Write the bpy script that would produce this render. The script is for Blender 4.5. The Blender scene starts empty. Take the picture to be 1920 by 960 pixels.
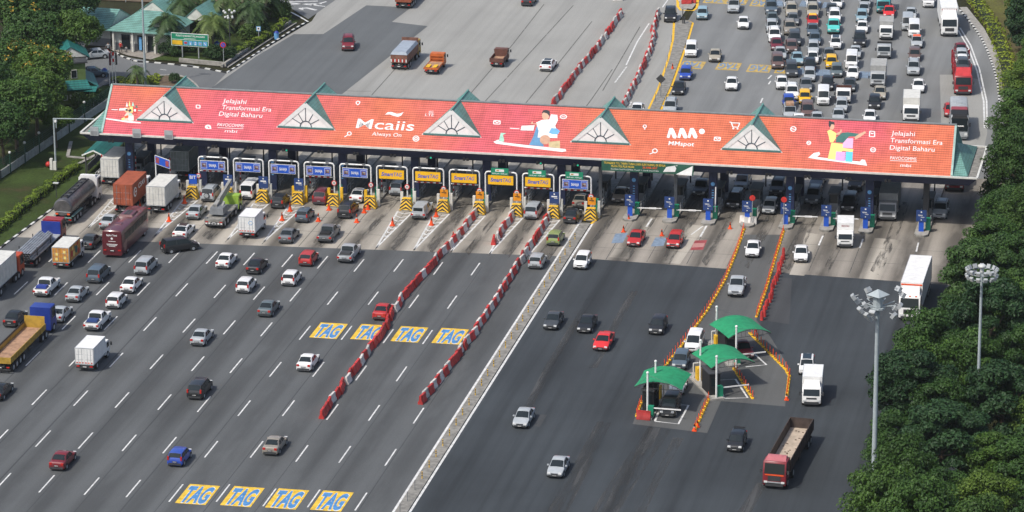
# Motorway toll plaza seen from the air: a red tiled canopy across the lanes, booths, queues of traffic, trees.
import bpy, bmesh, math, random
from mathutils import Vector, Matrix
random.seed(11)
PI = math.pi
SC = bpy.context.scene
COL = SC.collection

# ------------------------------------------------------------------ camera frame (metres; X along the canopy, Y along the road)
FPX, PIT, YAW, ROLL = 7000.0, 0.30856781, -0.20760563, -0.00763296
CAM = Vector((88.952783, -435.385609, 135.743085))
_f = Vector((math.sin(YAW)*math.cos(PIT), math.cos(YAW)*math.cos(PIT), -math.sin(PIT)))
_r0 = Vector((math.cos(YAW), -math.sin(YAW), 0)); _u0 = _r0.cross(_f)
_r = _r0*math.cos(ROLL)+_u0*math.sin(ROLL); _u = -_r0*math.sin(ROLL)+_u0*math.cos(ROLL)
def ray(px, py): return _f+_r*((px-960)/FPX)-_u*((py-480)/FPX)
def at(px, py, z=0.0):
    """surveyed point of the 1920 x 960 photograph -> place on the level z"""
    d = ray(px, py); t = (z-CAM.z)/d.z
    return CAM+d*t
def heading(px, py, m):
    """rotation about Z of something whose nose points down the photo with slope m"""
    a = at(px, py); b = at(px+m*8, py+8); d = b-a
    return math.atan2(-d.x, d.y)

# ------------------------------------------------------------------ materials
MATS = {}
def nodes(name):
    m = bpy.data.materials.new(name); m.use_nodes = True
    nt = m.node_tree; b = nt.nodes['Principled BSDF']
    MATS[name] = m
    return m, nt, b
def N(nt, t, **kw):
    n = nt.nodes.new(t)
    for k, v in kw.items():
        if k.startswith('i_'):
            key = k[2:]; key = int(key) if key.isdigit() else key.replace('_', ' ')
            n.inputs[key].default_value = v
        else: setattr(n, k, v)
    return n
def ramp(nt, fac, stops):
    r = nt.nodes.new('ShaderNodeValToRGB')
    el = r.color_ramp.elements
    while len(el) < len(stops): el.new(0.5)
    for e, (p, c) in zip(el, stops):
        e.position = p; e.color = (*c, 1) if len(c) == 3 else c
    nt.links.new(fac, r.inputs[0]); return r
def mixc(nt, fac, a, b, mode='MIX'):
    m = nt.nodes.new('ShaderNodeMix'); m.data_type = 'RGBA'; m.blend_type = mode
    for sock, v in ((0, fac), (6, a), (7, b)):
        if hasattr(v, 'is_linked'): nt.links.new(v, m.inputs[sock])
        elif isinstance(v, (int, float)): m.inputs[sock].default_value = v
        else: m.inputs[sock].default_value = (*v, 1)
    return m.outputs[2]
def noise(nt, scale, vec=None, detail=4, rough=.55, sx=None):
    if vec is None:
        g = nt.nodes.new('ShaderNodeNewGeometry'); vec = g.outputs['Position']
    if sx:
        mp = nt.nodes.new('ShaderNodeMapping'); mp.inputs['Scale'].default_value = sx
        if len(sx) == 3: pass
        nt.links.new(vec, mp.inputs[0]); vec = mp.outputs[0]
    n = N(nt, 'ShaderNodeTexNoise', i_Scale=scale, i_Detail=detail, i_Roughness=rough)
    nt.links.new(vec, n.inputs['Vector']); return n.outputs[0]
def plain(name, c, rough=.6, metal=0., dirt=.25, spec=.4, coat=0.):
    """paint or plastic with some grime of its own"""
    m, nt, b = nodes(name)
    b.inputs['Roughness'].default_value = rough; b.inputs['Metallic'].default_value = metal
    b.inputs['Specular IOR Level'].default_value = spec; b.inputs['Coat Weight'].default_value = coat
    n = noise(nt, 1.7, detail=5)
    r = ramp(nt, n, [(.3, (1-dirt,)*3), (.62, (1, 1, 1))])
    nt.links.new(mixc(nt, 1.0, c, r.outputs[0], 'MULTIPLY'), b.inputs['Base Color'])
    return m
WHITE = plain('white_paint', (.74, .74, .72), .45, dirt=.16)
OFFWHITE = plain('offwhite_panel', (.62, .61, .56), .5, dirt=.2)
LGREY = plain('pale_grey_metal', (.36, .38, .39), .5, dirt=.2)
GREY = plain('grey_metal', (.17, .18, .19), .55)
DGREY = plain('dark_grey', (.045, .047, .05), .6)
BLACK = plain('black_rubber', (.014, .014, .015), .75)
NAVY = plain('navy_paint', (.018, .026, .068), .5)
BLUE = plain('sign_blue', (.015, .085, .47), .45, dirt=.12)
DBLUE = plain('dark_blue_board', (.02, .05, .17), .45, dirt=.15)
CABBLUE = plain('cab_blue', (.018, .042, .25), .35, dirt=.2)
LBLUE = plain('light_blue', (.14, .37, .66), .5)
CYAN = plain('cyan_print', (.10, .50, .76), .5, dirt=.1)
YEL = plain('sign_yellow', (.80, .45, .012), .45, dirt=.12)
TYEL = plain('paint_yellow', (.78, .46, .02), .6, dirt=.3)
MUSTARD = plain('yellow_steel', (.43, .27, .04), .55, dirt=.4)
ORANGE = plain('orange_plastic', (.78, .10, .02), .5, dirt=.2)
RED = plain('red_plastic', (.55, .035, .028), .5, dirt=.35)
CABRED = plain('cab_red', (.29, .025, .03), .35, dirt=.25)
MAROON = plain('maroon_paint', (.10, .016, .022), .3, dirt=.2, coat=.4)
RUST = plain('container_rust', (.34, .085, .04), .6, dirt=.35)
GREEN = plain('sign_green', (.012, .22, .12), .5, dirt=.12)
DKGREEN = plain('banner_green', (.02, .095, .06), .6)
TENT = plain('tent_green', (.014, .25, .105), .7, dirt=.3)
LIME = plain('lime_paint', (.30, .47, .06), .4, dirt=.25)
TEAL2 = plain('teal_paint', (.03, .17, .14), .5)
STEEL = plain('tank_steel', (.17, .165, .165), .32, metal=.55, dirt=.4)
PIPE = plain('galvanised_steel', (.36, .38, .40), .42, metal=.35, dirt=.35)
WOOD = plain('bed_boards', (.40, .24, .15), .8, dirt=.45)
SAND = plain('sandy_load', (.47, .385, .30), .9, dirt=.3)
TARP = plain('grey_tarpaulin', (.30, .345, .40), .6, dirt=.2)
CANVAS = plain('canvas_cover', (.35, .35, .335), .8, dirt=.25)
CONC = plain('pale_concrete', (.33, .315, .285), .85, dirt=.4)
DCONC = plain('stained_concrete', (.25, .24, .215), .85, dirt=.5)
KWHITE = plain('kerb_white', (.62, .62, .59), .7, dirt=.3)
KBLACK = plain('kerb_black', (.02, .02, .02), .7)
LINEW = plain('line_white', (.66, .66, .64), .65, dirt=.38)
TAGBLUE = plain('tag_blue', (.075, .24, .50), .7, dirt=.4)
TAGYEL = plain('tag_yellow', (.76, .49, .045), .65, dirt=.4)
FADEY = plain('faded_yellow', (.52, .36, .10), .7, dirt=.5)
FADEB = plain('faded_blue', (.20, .27, .36), .7, dirt=.4)
FADER = plain('faded_red', (.36, .07, .075), .7, dirt=.5)
PINK = plain('pink_print', (.72, .38, .56), .6, dirt=.1)
LILAC = plain('lilac_print', (.55, .32, .58), .6, dirt=.1)
PALEY = plain('pale_yellow_print', (.80, .63, .20), .6, dirt=.12)
SKIN = plain('skin_print', (.55, .34, .23), .6, dirt=.1)
DKHAIR = plain('dark_print', (.03, .03, .035), .6)
DKTEAL = plain('dark_teal_print', (.04, .14, .12), .6)
MINT = plain('mint_print', (.33, .58, .46), .6)
WALLW = plain('wall_white', (.60, .60, .55), .8)
WALLG = plain('wall_grey', (.22, .23, .24), .8)
WALLO = plain('wall_olive', (.13, .19, .06), .8)
LAMPW = plain('lamp_glass', (.52, .53, .51), .3, dirt=.12)
BARK = plain('bark', (.10, .075, .05), .9, dirt=.5)
PALMBARK = plain('palm_bark', (.17, .15, .12), .9, dirt=.5)
GALV = plain('mast_grey', (.34, .385, .40), .5, dirt=.15)

def glass(name, c, rough):
    m, nt, b = nodes(name)
    b.inputs['Base Color'].default_value = (*c, 1); b.inputs['Roughness'].default_value = rough
    b.inputs['Specular IOR Level'].default_value = .4
    b.inputs['Coat Weight'].default_value = .0; b.inputs['Coat Roughness'].default_value = .03
    return m
GLASS = glass('tinted_glass', (.012, .018, .021), .12)
LENSW = glass('headlamp_glass', (.62, .63, .62), .12)
LENSR = glass('tail_lamp_red', (.42, .02, .015), .15)
GO = glass('signal_green', (.02, .5, .3), .2)

def car_paint():
    m, nt, b = nodes('car_paint')
    oi = N(nt, 'ShaderNodeObjectInfo')
    n = noise(nt, 1.3, detail=3)
    r = ramp(nt, n, [(.3, (.84,)*3), (.6, (1, 1, 1))])
    nt.links.new(mixc(nt, 1.0, oi.outputs['Color'], r.outputs[0], 'MULTIPLY'), b.inputs['Base Color'])
    b.inputs['Roughness'].default_value = .38; b.inputs['Coat Weight'].default_value = .3
    b.inputs['Coat Roughness'].default_value = .12; b.inputs['Specular IOR Level'].default_value = .5
    return m
PAINT = car_paint()

def asphalt(name, base, amp, streak, lane=0.0, lane_off=0.0, lane_w=4.6, rough=.85):
    """road surface: grain, blotches, long wheel-worn streaks along Y, a darker oil line per lane"""
    m, nt, b = nodes(name)
    g = nt.nodes.new('ShaderNodeNewGeometry'); P = g.outputs['Position']
    n1 = noise(nt, .055, P, 5, .6)
    n2 = noise(nt, 1.0, P, 4, .55, sx=(.34, .010, 1))
    n4 = noise(nt, 1.0, P, 3, .5, sx=(1.25, .022, 1))
    n3 = noise(nt, 6.0, P, 3, .7)
    def tone(k): return tuple(max(0, x*k) for x in base)
    c1 = ramp(nt, n1, [(.25, tone(1-amp)), (.5, tone(1)), (.78, tone(1+amp))]).outputs[0]
    s2 = ramp(nt, n2, [(.30, (1-streak,)*3), (.47, (1, 1, 1)), (.72, (1+streak*.55,)*3)]).outputs[0]
    s4 = ramp(nt, n4, [(.30, (1-streak*.38,)*3), (.5, (1, 1, 1)), (.75, (1+streak*.22,)*3)]).outputs[0]
    s3 = ramp(nt, n3, [(.3, (.88,)*3), (.7, (1.1,)*3)]).outputs[0]
    c = mixc(nt, 1, c1, s2, 'MULTIPLY'); c = mixc(nt, 1, c, s4, 'MULTIPLY'); c = mixc(nt, 1, c, s3, 'MULTIPLY')
    if lane:
        sp = N(nt, 'ShaderNodeSeparateXYZ'); nt.links.new(P, sp.inputs[0])
        wob = N(nt, 'ShaderNodeMath', operation='MULTIPLY_ADD'); nt.links.new(n2, wob.inputs[0]); wob.inputs[1].default_value = 1.2
        nt.links.new(sp.outputs[0], wob.inputs[2])
        a = N(nt, 'ShaderNodeMath', operation='MULTIPLY_ADD'); nt.links.new(wob.outputs[0], a.inputs[0])
        a.inputs[1].default_value = 2*PI/lane_w; a.inputs[2].default_value = -2*PI*lane_off/lane_w
        s = N(nt, 'ShaderNodeMath', operation='COSINE'); nt.links.new(a.outputs[0], s.inputs[0])
        rr = ramp(nt, s.outputs[0], [(.05, (1, 1, 1)), (.95, (1-lane,)*3)])
        mr = N(nt, 'ShaderNodeMapRange', i_1=-1., i_2=1.); nt.links.new(s.outputs[0], mr.inputs[0])
        nt.links.new(mr.outputs[0], rr.inputs[0])
        blot = ramp(nt, noise(nt, 1.0, P, 4, .6, sx=(.3, .06, 1)), [(.30, (.15, .15, .15)), (.52, (1, 1, 1))]).outputs[0]
        c = mixc(nt, blot, c, mixc(nt, 1, c, rr.outputs[0], 'MULTIPLY'))
    nt.links.new(c, b.inputs['Base Color'])
    b.inputs['Roughness'].default_value = rough; b.inputs['Specular IOR Level'].default_value = .25
    bp = N(nt, 'ShaderNodeBump', i_Strength=.25, i_Distance=.02); nt.links.new(n3, bp.inputs['Height']); nt.links.new(bp.outputs[0], b.inputs['Normal'])
    return m
A_NEARL = asphalt('asphalt_worn', (.092, .097, .099), .16, .20, lane=.3, lane_off=-13.65, lane_w=4.68)
A_WORN = asphalt('asphalt_polished', (.060, .062, .063), .22, .35)
def broken(m, lo, hi, sx):
    nt = m.node_tree; b = nt.nodes['Principled BSDF']; tr = N(nt, 'ShaderNodeBsdfTransparent'); mx = N(nt, 'ShaderNodeMixShader')
    r = ramp(nt, noise(nt, 1.0, None, 5, .65, sx=sx), [(lo, (0, 0, 0)), (hi, (1, 1, 1))])
    nt.links.new(r.outputs[0], mx.inputs[0]); nt.links.new(tr.outputs[0], mx.inputs[1]); nt.links.new(b.outputs[0], mx.inputs[2]); nt.links.new(mx.outputs[0], nt.nodes['Material Output'].inputs[0]); return m
broken(A_WORN, .40, .64, (.9, .07, 1))
A_OLD = asphalt('asphalt_old_patch', (.052, .055, .058), .2, .25)
A_STAIN = broken(asphalt('oil_stain', (.085, .08, .072), .2, .2), .46, .66, (1.3, .16, 1))
A_NEARR = asphalt('asphalt_fresh', (.037, .043, .048), .26, .40)
A_KIOSK = asphalt('asphalt_kiosk', (.088, .09, .088), .22, .28)
A_FAR = asphalt('pavement_sunbleached', (.27, .268, .25), .12, .16)
A_FARR = asphalt('pavement_grey', (.185, .19, .188), .12, .18, lane=.18, lane_w=5.0)
A_PATCH = asphalt('asphalt_patch', (.105, .112, .115), .14, .2)
A_LANE = asphalt('access_asphalt', (.13, .135, .137), .2, .1)
A_APRON = asphalt('apron_concrete', (.36, .33, .28), .2, .2, lane=.72, lane_off=-41.2, lane_w=4.67)
A_APRONR = asphalt('apron_concrete_stained', (.245, .222, .19), .36, .42, lane=.65, lane_off=14.9, lane_w=4.8)

def ground_mat(name, stops, sc=.12):
    m, nt, b = nodes(name)
    n = noise(nt, sc, None, 6, .65); n2 = noise(nt, 3.0, None, 4, .7)
    c = ramp(nt, n, stops).outputs[0]
    s = ramp(nt, n2, [(.3, (.7,)*3), (.7, (1.25,)*3)]).outputs[0]
    nt.links.new(mixc(nt, 1, c, s, 'MULTIPLY'), b.inputs['Base Color'])
    b.inputs['Roughness'].default_value = .95; b.inputs['Specular IOR Level'].default_value = .1
    bp = N(nt, 'ShaderNodeBump', i_Strength=.6, i_Distance=.08); nt.links.new(n2, bp.inputs['Height']); nt.links.new(bp.outputs[0], b.inputs['Normal'])
    return m
GRASS = ground_mat('grass_turf', [(.28, (.058, .046, .024)), (.42, (.032, .046, .013)), (.7, (.050, .082, .020))])
LITTER = ground_mat('leaf_litter', [(.3, (.020, .017, .011)), (.7, (.035, .038, .015))])
DRYGR = ground_mat('dry_verge', [(.3, (.105, .075, .045)), (.5, (.085, .078, .030)), (.75, (.12, .125, .03))])
EARTH = ground_mat('bare_earth', [(.3, (.10, .075, .05)), (.7, (.16, .12, .085))])
PAVING = ground_mat('paving', [(.3, (.22, .20, .18)), (.7, (.30, .28, .25))], .5)

def leaf_mat(name, a, bcol, tips=None):
    m, nt, b = nodes(name)
    oi = N(nt, 'ShaderNodeObjectInfo')
    g = nt.nodes.new('ShaderNodeNewGeometry')
    n = noise(nt, .55, g.outputs['Position'], 3, .6)
    n2 = noise(nt, 4.0, g.outputs['Position'], 2, .6)
    ad = N(nt, 'ShaderNodeMath', operation='MULTIPLY_ADD'); nt.links.new(n2, ad.inputs[0]); ad.inputs[1].default_value = .6
    sb = N(nt, 'ShaderNodeMath', operation='SUBTRACT'); nt.links.new(n, sb.inputs[0]); sb.inputs[1].default_value = .3
    nt.links.new(sb.outputs[0], ad.inputs[2])
    stops = [(.25, a), (.68, bcol)]
    if tips: stops.append((.80, tips))
    c = ramp(nt, ad.outputs[0], stops).outputs[0]
    rr = ramp(nt, oi.outputs['Random'], [(0, (.58, .68, .62)), (.55, (1, 1, 1)), (1, (1.75, 1.45, 1.0))]).outputs[0]
    c = mixc(nt, 1, c, rr, 'MULTIPLY')
    nt.links.new(c, b.inputs['Base Color']); b.inputs['Roughness'].default_value = .55; b.inputs['Specular IOR Level'].default_value = .3
    tr = N(nt, 'ShaderNodeBsdfTranslucent'); nt.links.new(c, tr.inputs[0])
    mx = N(nt, 'ShaderNodeMixShader', i_0=.22); out = nt.nodes['Material Output']
    nt.links.new(b.outputs[0], mx.inputs[1]); nt.links.new(tr.outputs[0], mx.inputs[2]); nt.links.new(mx.outputs[0], out.inputs[0])
    return m
LEAF = leaf_mat('leaf_green', (.017, .046, .010), (.050, .112, .018), (.090, .165, .022))
LEAFB = leaf_mat('leaf_light_green', (.030, .068, .012), (.070, .132, .022), (.105, .172, .028))
LEAFC = leaf_mat('leaf_deep_green', (.012, .036, .013), (.034, .082, .024))
LEAFY = leaf_mat('leaf_flowering', (.024, .056, .012), (.060, .13, .024))
BLOOM = plain('yellow_blossom', (.40, .26, .025), .7, dirt=.3)
HEDGE = leaf_mat('hedge_leaf', (.07, .12, .014), (.22, .30, .026))
SHRUB = leaf_mat('shrub_leaf', (.020, .05, .016), (.05, .10, .025))
PALM = leaf_mat('palm_leaf', (.038, .078, .024), (.085, .135, .045))

# ------------------------------------------------------------------ mesh builder
class MB:
    def __init__(s): s.v = []; s.f = []; s.m = []; s.M = None
    def add(s, vs, fs, mi=0):
        o = len(s.v)
        s.v += [(s.M @ Vector(v) if s.M else Vector(v)) for v in vs]
        s.f += [tuple(o+i for i in f) for f in fs]; s.m += [mi]*len(fs)
        return s
    def box(s, x0, x1, y0, y1, z0, z1, mi=0, tx=0, ty=0):
        """tx, ty: how much the top is drawn in"""
        return s.add([(x0, y0, z0), (x1, y0, z0), (x1, y1, z0), (x0, y1, z0), (x0+tx, y0+ty, z1), (x1-tx, y0+ty, z1), (x1-tx, y1-ty, z1), (x0+tx, y1-ty, z1)],
                     [(0, 3, 2, 1), (4, 5, 6, 7), (0, 1, 5, 4), (1, 2, 6, 5), (2, 3, 7, 6), (3, 0, 4, 7)], mi)
    def tube(s, p, q, r, r2=None, n=8, mi=0, caps=True):
        p, q = Vector(p), Vector(q); d = (q-p).normalized(); r2 = r if r2 is None else r2
        a = d.orthogonal().normalized(); b = d.cross(a)
        vs = []
        for c, R in ((p, r), (q, r2)):
            for i in range(n):
                t = 2*PI*(i+.5)/n; vs.append(c+a*(R*math.cos(t))+b*(R*math.sin(t)))
        fs = [(i, (i+1) % n, n+(i+1) % n, n+i) for i in range(n)]
        if caps: fs += [tuple(range(n-1, -1, -1)), tuple(range(n, 2*n))]
        return s.add(vs, fs, mi)
    def bar(s, p, q, w, h, mi=0):
        p, q = Vector(p), Vector(q); d = (q-p).normalized()
        side = d.cross(Vector((0, 0, 1)))
        side = Vector((1, 0, 0)) if side.length < 1e-4 else side.normalized()
        up = side.cross(d); vs = []
        for c in (p, q):
            for a, b in ((-1, -1), (1, -1), (1, 1), (-1, 1)): vs.append(c+side*(a*w/2)+up*(b*h/2))
        return s.add(vs, [(3, 2, 1, 0), (4, 5, 6, 7), (0, 1, 5, 4), (1, 2, 6, 5), (2, 3, 7, 6), (3, 0, 4, 7)], mi)
    def poly(s, pts, mi=0): return s.add(pts, [tuple(range(len(pts)))], mi)
    def prism(s, pts, d, mi=0, cap_mi=None):
        n = len(pts); pts = [Vector(p) for p in pts]; d = Vector(d); cm = mi if cap_mi is None else cap_mi
        s.add(pts+[p+d for p in pts], [(i, (i+1) % n, n+(i+1) % n, n+i) for i in range(n)], mi)
        return s.add(pts+[p+d for p in pts], [tuple(range(n-1, -1, -1)), tuple(range(n, 2*n))], cm)
    def loft(s, secs, mi=0, caps=True):
        n = len(secs[0]); vs = [p for sec in secs for p in sec]; fs = []
        for k in range(len(secs)-1):
            for i in range(n):
                j = (i+1) % n; fs.append((k*n+i, k*n+j, (k+1)*n+j, (k+1)*n+i))
        if caps: fs += [tuple(range(n-1, -1, -1)), tuple(range((len(secs)-1)*n, len(secs)*n))]
        return s.add(vs, fs, mi)
    def sphere(s, c, r, mi=0, nu=8, nv=5, sz=1.):
        c = Vector(c); vs = []; fs = []
        for j in range(nv+1):
            ph = PI*j/nv
            for i in range(nu):
                th = 2*PI*i/nu; vs.append(c+Vector((r*math.sin(ph)*math.cos(th), r*math.sin(ph)*math.sin(th), r*sz*math.cos(ph))))
        for j in range(nv):
            for i in range(nu):
                a, b = j*nu+i, j*nu+(i+1) % nu; fs.append((a, a+nu, b+nu, b))
        return s.add(vs, fs, mi)
    def text(s, txt, org, ux, uy, h, mi=0, w=None, shear=0., bold=0., align='L'):
        vs, fs, cap, x0, x1 = text_geo(txt, bold)
        ux, uy, org = Vector(ux), Vector(uy), Vector(org); k = h/cap
        kx = k if w is None else w/(x1-x0)
        off = {'L': 0, 'C': -(x1-x0)*kx/2, 'R': -(x1-x0)*kx}[align]
        return s.add([org+ux*((x-x0)*kx+off+shear*y*k)+uy*(y*k) for x, y in vs], fs, mi)
    def mesh(s, name, mats, smooth=None):
        me = bpy.data.meshes.new(name); me.from_pydata([tuple(v) for v in s.v], [], s.f)
        for m in (mats if isinstance(mats, (list, tuple)) else [mats]): me.materials.append(m)
        me.polygons.foreach_set('material_index', s.m)
        bm = bmesh.new(); bm.from_mesh(me); bmesh.ops.remove_doubles(bm, verts=bm.verts, dist=1e-5) if smooth else None
        if smooth: bmesh.ops.recalc_face_normals(bm, faces=bm.faces)
        bm.to_mesh(me); bm.free()
        if smooth:
            me.polygons.foreach_set('use_smooth', [True]*len(me.polygons)); me.set_sharp_from_angle(angle=math.radians(smooth))
        me.update(); return me
    def build(s, name, mats, parent=None, smooth=None):
        return link(name, s.mesh(name, mats, smooth), parent)
_tg = {}
def text_geo(txt, bold=0.):
    if (txt, bold) in _tg: return _tg[(txt, bold)]
    def tomesh(t):
        cu = bpy.data.curves.new('lettering_curve', 'FONT'); cu.body = t; cu.resolution_u = 3; cu.offset = bold
        o = bpy.data.objects.new('lettering_curve', cu); COL.objects.link(o)
        dg = bpy.context.evaluated_depsgraph_get(); dg.update()
        me = bpy.data.meshes.new_from_object(o.evaluated_get(dg))
        vs = [(v.co.x, v.co.y) for v in me.vertices]; fs = [tuple(p.vertices) for p in me.polygons]
        bpy.data.objects.remove(o); bpy.data.curves.remove(cu); bpy.data.meshes.remove(me)
        return vs, fs
    vs, fs = tomesh(txt); hv, _ = tomesh('H')
    xs = [v[0] for v in vs]
    _tg[(txt, bold)] = (vs, fs, max(y for x, y in hv), min(xs), max(xs))
    return _tg[(txt, bold)]
def link(name, me, parent=None):
    o = bpy.data.objects.new(name, me); COL.objects.link(o); o.parent = parent; return o
USED = {}
def tag(o, label, cat, group=None, kind=None):
    o['label'] = label; o['category'] = cat
    if group: o['group'] = group
    if kind: o['kind'] = kind
    if label in USED and USED[label] != (group or ''): print('DUP LABEL', label)
    elif label in USED and not group: print('DUP LABEL', label)
    USED[label] = group or ''
    n = len(label.split())
    if not 4 <= n <= 16: print('LABEL LEN', n, label)
    return o
def thing(name, label, cat, loc=(0, 0, 0), rz=0., group=None):
    o = bpy.data.objects.new(name, None); COL.objects.link(o); o.empty_display_size = .3
    o.location = loc; o.rotation_euler = (0, 0, rz)
    return tag(o, label, cat, group)
def structure(o): o['kind'] = 'structure'; return o
def dup(root, loc, rz, label=None, group=None, scale=None):
    r = root.copy(); COL.objects.link(r); r.location = loc; r.rotation_euler = (0, 0, rz)
    if scale: r.scale = scale
    if label: tag(r, label, r['category'], group or r.get('group'))
    for ch in list(root.children):
        c = ch.copy(); COL.objects.link(c); c.parent = r
        for g in ch.children:
            d = g.copy(); COL.objects.link(d); d.parent = c
    return r
# ------------------------------------------------------------------ ground, roads, markings
def sheet(name, pts, mat, z=0., px=True):
    b = MB(); b.poly([((at(*p).x, at(*p).y, z) if px else (p[0], p[1], z)) for p in pts])
    o = b.build(name, mat)
    if o.data.polygons[0].normal.z < 0: o.data.flip_normals()
    return structure(o)
ISL0 = [-57.2, -52.7, -48.1, -43.39, -38.8, -34.2, -29.6, -25.0, -20.25, -15.6, -10.93, -6.37, -1.63, 3.05, 7.75, 12.45, 17.4, 22.2, 27.05, 31.8, 36.8, 41.6, 48.4]
sheet('ground', [(-700, -420), (700, -420), (700, 900), (-700, 900)], LITTER, -.09, False)
sheet('grass_bank', [(-120, -60), (-64, -140), (-60.4, -28), (-59.2, -10.8), (-58.3, 6), (-58.4, 14), (-57, 24), (-56.6, 40), (-70, 48), (-120, 48)], GRASS, -.045, False)
sheet('asphalt_road', [(-64, -140), (6.75, -140), (6.75, -17.7), (-59.9, -22.2), (-60.4, -28)], A_NEARL, 0, False)
sheet('exit_road', [(8.05, -140), (62, -140), (58, -20.6), (8.05, -17.9)], A_NEARR, 0, False)
sheet('toll_apron', [(-59.9, -22.2), (6.75, -17.7), (6.75, 24), (-57, 24), (-58.4, 14), (-58.3, 6), (-59.2, -10.8)], A_APRON, 0, False)
sheet('exit_apron', [(8.05, -17.9), (58, -20.6), (57, 24), (6.75, 24), (6.75, -2.2), (8.05, -2.2)], A_APRONR, 0, False)
FM = [(1217, 208), (1237, 165), (1255, 112), (1264, 75), (1266, 41), (1273, 39), (1290, 39), (1297, 43), (1287, 78), (1272, 120), (1257, 162), (1236, 208)]
fmw = [at(*p) for p in FM]
ed = [at(*p) for p in [(1800, 20), (1830, 57), (1852, 97), (1870, 155), (1874, 195)]]
sheet('plaza_pavement', [(-57, 24), (6.0, 24)]+[(p.x, p.y) for p in fmw[:6]]+[(2.0, 175), (-50, 175), (-55, 120), (-51.8, 89), (-56.2, 58.2), (-56.4, 40)], A_FAR, 0, False)
sheet('plaza_road', [(6.0, 24), (57, 24), (55.0, 45)]+[(p.x, p.y) for p in reversed(ed)]+[(36, 150), (30, 175), (2.0, 175)]+[(p.x, p.y) for p in fmw[6:]]+[(fmw[0].x+.05, fmw[0].y)], A_FARR, 0, False)
sheet('asphalt_patch', [(395, 166), (480, 106), (551, 64), (606, 64), (687, 10), (771, 14), (735, 41), (802, 49), (632, 184), (560, 200), (380, 190)], A_PATCH, .004)
sheet('shoulder_strip', [(1765, 240), (1762, 140), (1800, 140), (1838, 150), (1850, 200), (1851, 250), (1840, 300), (1775, 300)], A_FAR, .004)
sheet('kiosk_lanes', [(1397, 440), (1470, 440), (1418, 600), (1445, 632), (1480, 690), (1472, 762), (1352, 752), (1326, 812), (1186, 795), (1203, 752), (1294, 640)], A_KIOSK, .004)
for i, q in enumerate([[(1200, 400), (1142, 482), (1180, 486), (1232, 410)], [(1290, 420), (1240, 492), (1275, 495), (1322, 424)], [(1512, 436), (1480, 515), (1508, 517), (1540, 440)], [(1640, 446), (1610, 522), (1650, 525), (1690, 450)]]):
    sheet('worn_concrete_patch', q, A_APRON, .004)
for q in ([(1216, 800), (1258, 806), (1196, 900), (1150, 975), (1098, 975), (1160, 880)], [(1120, 790), (1146, 792), (1058, 975), (1016, 975), (1070, 880)], [(1262, 820), (1282, 822), (1238, 900), (1204, 975), (1180, 975), (1228, 890)], [(1420, 905), (1440, 905), (1400, 975), (1372, 975)], [(1100, 560), (1112, 561), (1030, 700), (985, 790), (968, 790), (1020, 690)], [(1180, 545), (1196, 546), (1120, 690), (1104, 690)]):
    sheet('worn_track', q, A_WORN, .004)
sheet('road_patch', [(1008, 777), (1026, 778), (1012, 801), (1002, 799)], A_OLD, .008)
sheet('road_patch', [(1450, 520), (1485, 522), (1480, 608), (1440, 602)], A_OLD, .008)
lanes_ = [(ISL0[i]+ISL0[i+1])/2 for i in range(len(ISL0)-1)]
for i, x in enumerate(lanes_):
    if 6.5 < x < 9: continue
    k = .55+.25*math.sin(i*2.1); y0 = -19.5 if x < 7 else -18.5
    sheet('oil_stain', [(x-k-.5, y0+2), (x+k-.3, y0), (x+k+.1, -2), (x+k, 12), (x-k, 12), (x-k-.1, -3)], A_STAIN, .0065, False)
sheet('access_road', [(395, 168), (425, 137), (360, 122), (290, 117), (240, 107), (205, 96), (150, 92), (150, 128), (160, 150), (195, 160), (212, 155), (230, 148), (330, 141), (352, 148), (372, 168)], A_LANE, .004)
sheet('slip_road', [(578, 36), (545, 15), (520, 0), (475, -30), (650, -60), (700, -40), (640, -8)], A_LANE, .004)
sheet('paved_forecourt', [(160, 92), (205, 92), (240, 104), (290, 113), (330, 106), (310, 92), (230, 84)], PAVING, .02)
sheet('lawn', [(282, 112), (330, 96), (420, 60), (520, 20), (560, 40), (505, 76), (425, 126), (360, 117)], GRASS, .03)
sheet('lawn', [(205, 168), (212, 152), (232, 146), (330, 140), (352, 146), (375, 170), (375, 200), (205, 200)], GRASS, .03)
sheet('paved_yard', [(160, 178), (195, 150), (205, 152), (160, 182)], PAVING, .02)
sheet('verge', [(1810, 0), (1840, 38), (1868, 85), (1884, 150), (1888, 230), (1960, 230), (1960, -40), (1800, -60)], DRYGR, .03)
sheet('earth_bank', [(-160, 96), (-62, 96), (-66, 150), (-160, 200)], EARTH, .06, False)
sheet('earth_mound', [(298, 150), (310, 142), (328, 146), (334, 158), (318, 168), (300, 166)], EARTH, .05)

def strip(mb, pts, w, z, mi=0):
    """ribbon of constant width along world points"""
    n = len(pts); L = []
    for i, p in enumerate(pts):
        a = pts[max(0, i-1)]; c = pts[min(n-1, i+1)]; d = (c-a); d.z = 0; d.normalize(); s = Vector((-d.y, d.x, 0))*(w/2)
        L.append((Vector((p.x, p.y, z))-s, Vector((p.x, p.y, z))+s))
    for a, b in zip(L, L[1:]): mb.poly([a[0], b[0], b[1], a[1]], mi)
def V3(x, y, z=0.): return Vector((x, y, z))
def ppx(L): return [at(*p) for p in L]
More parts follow.
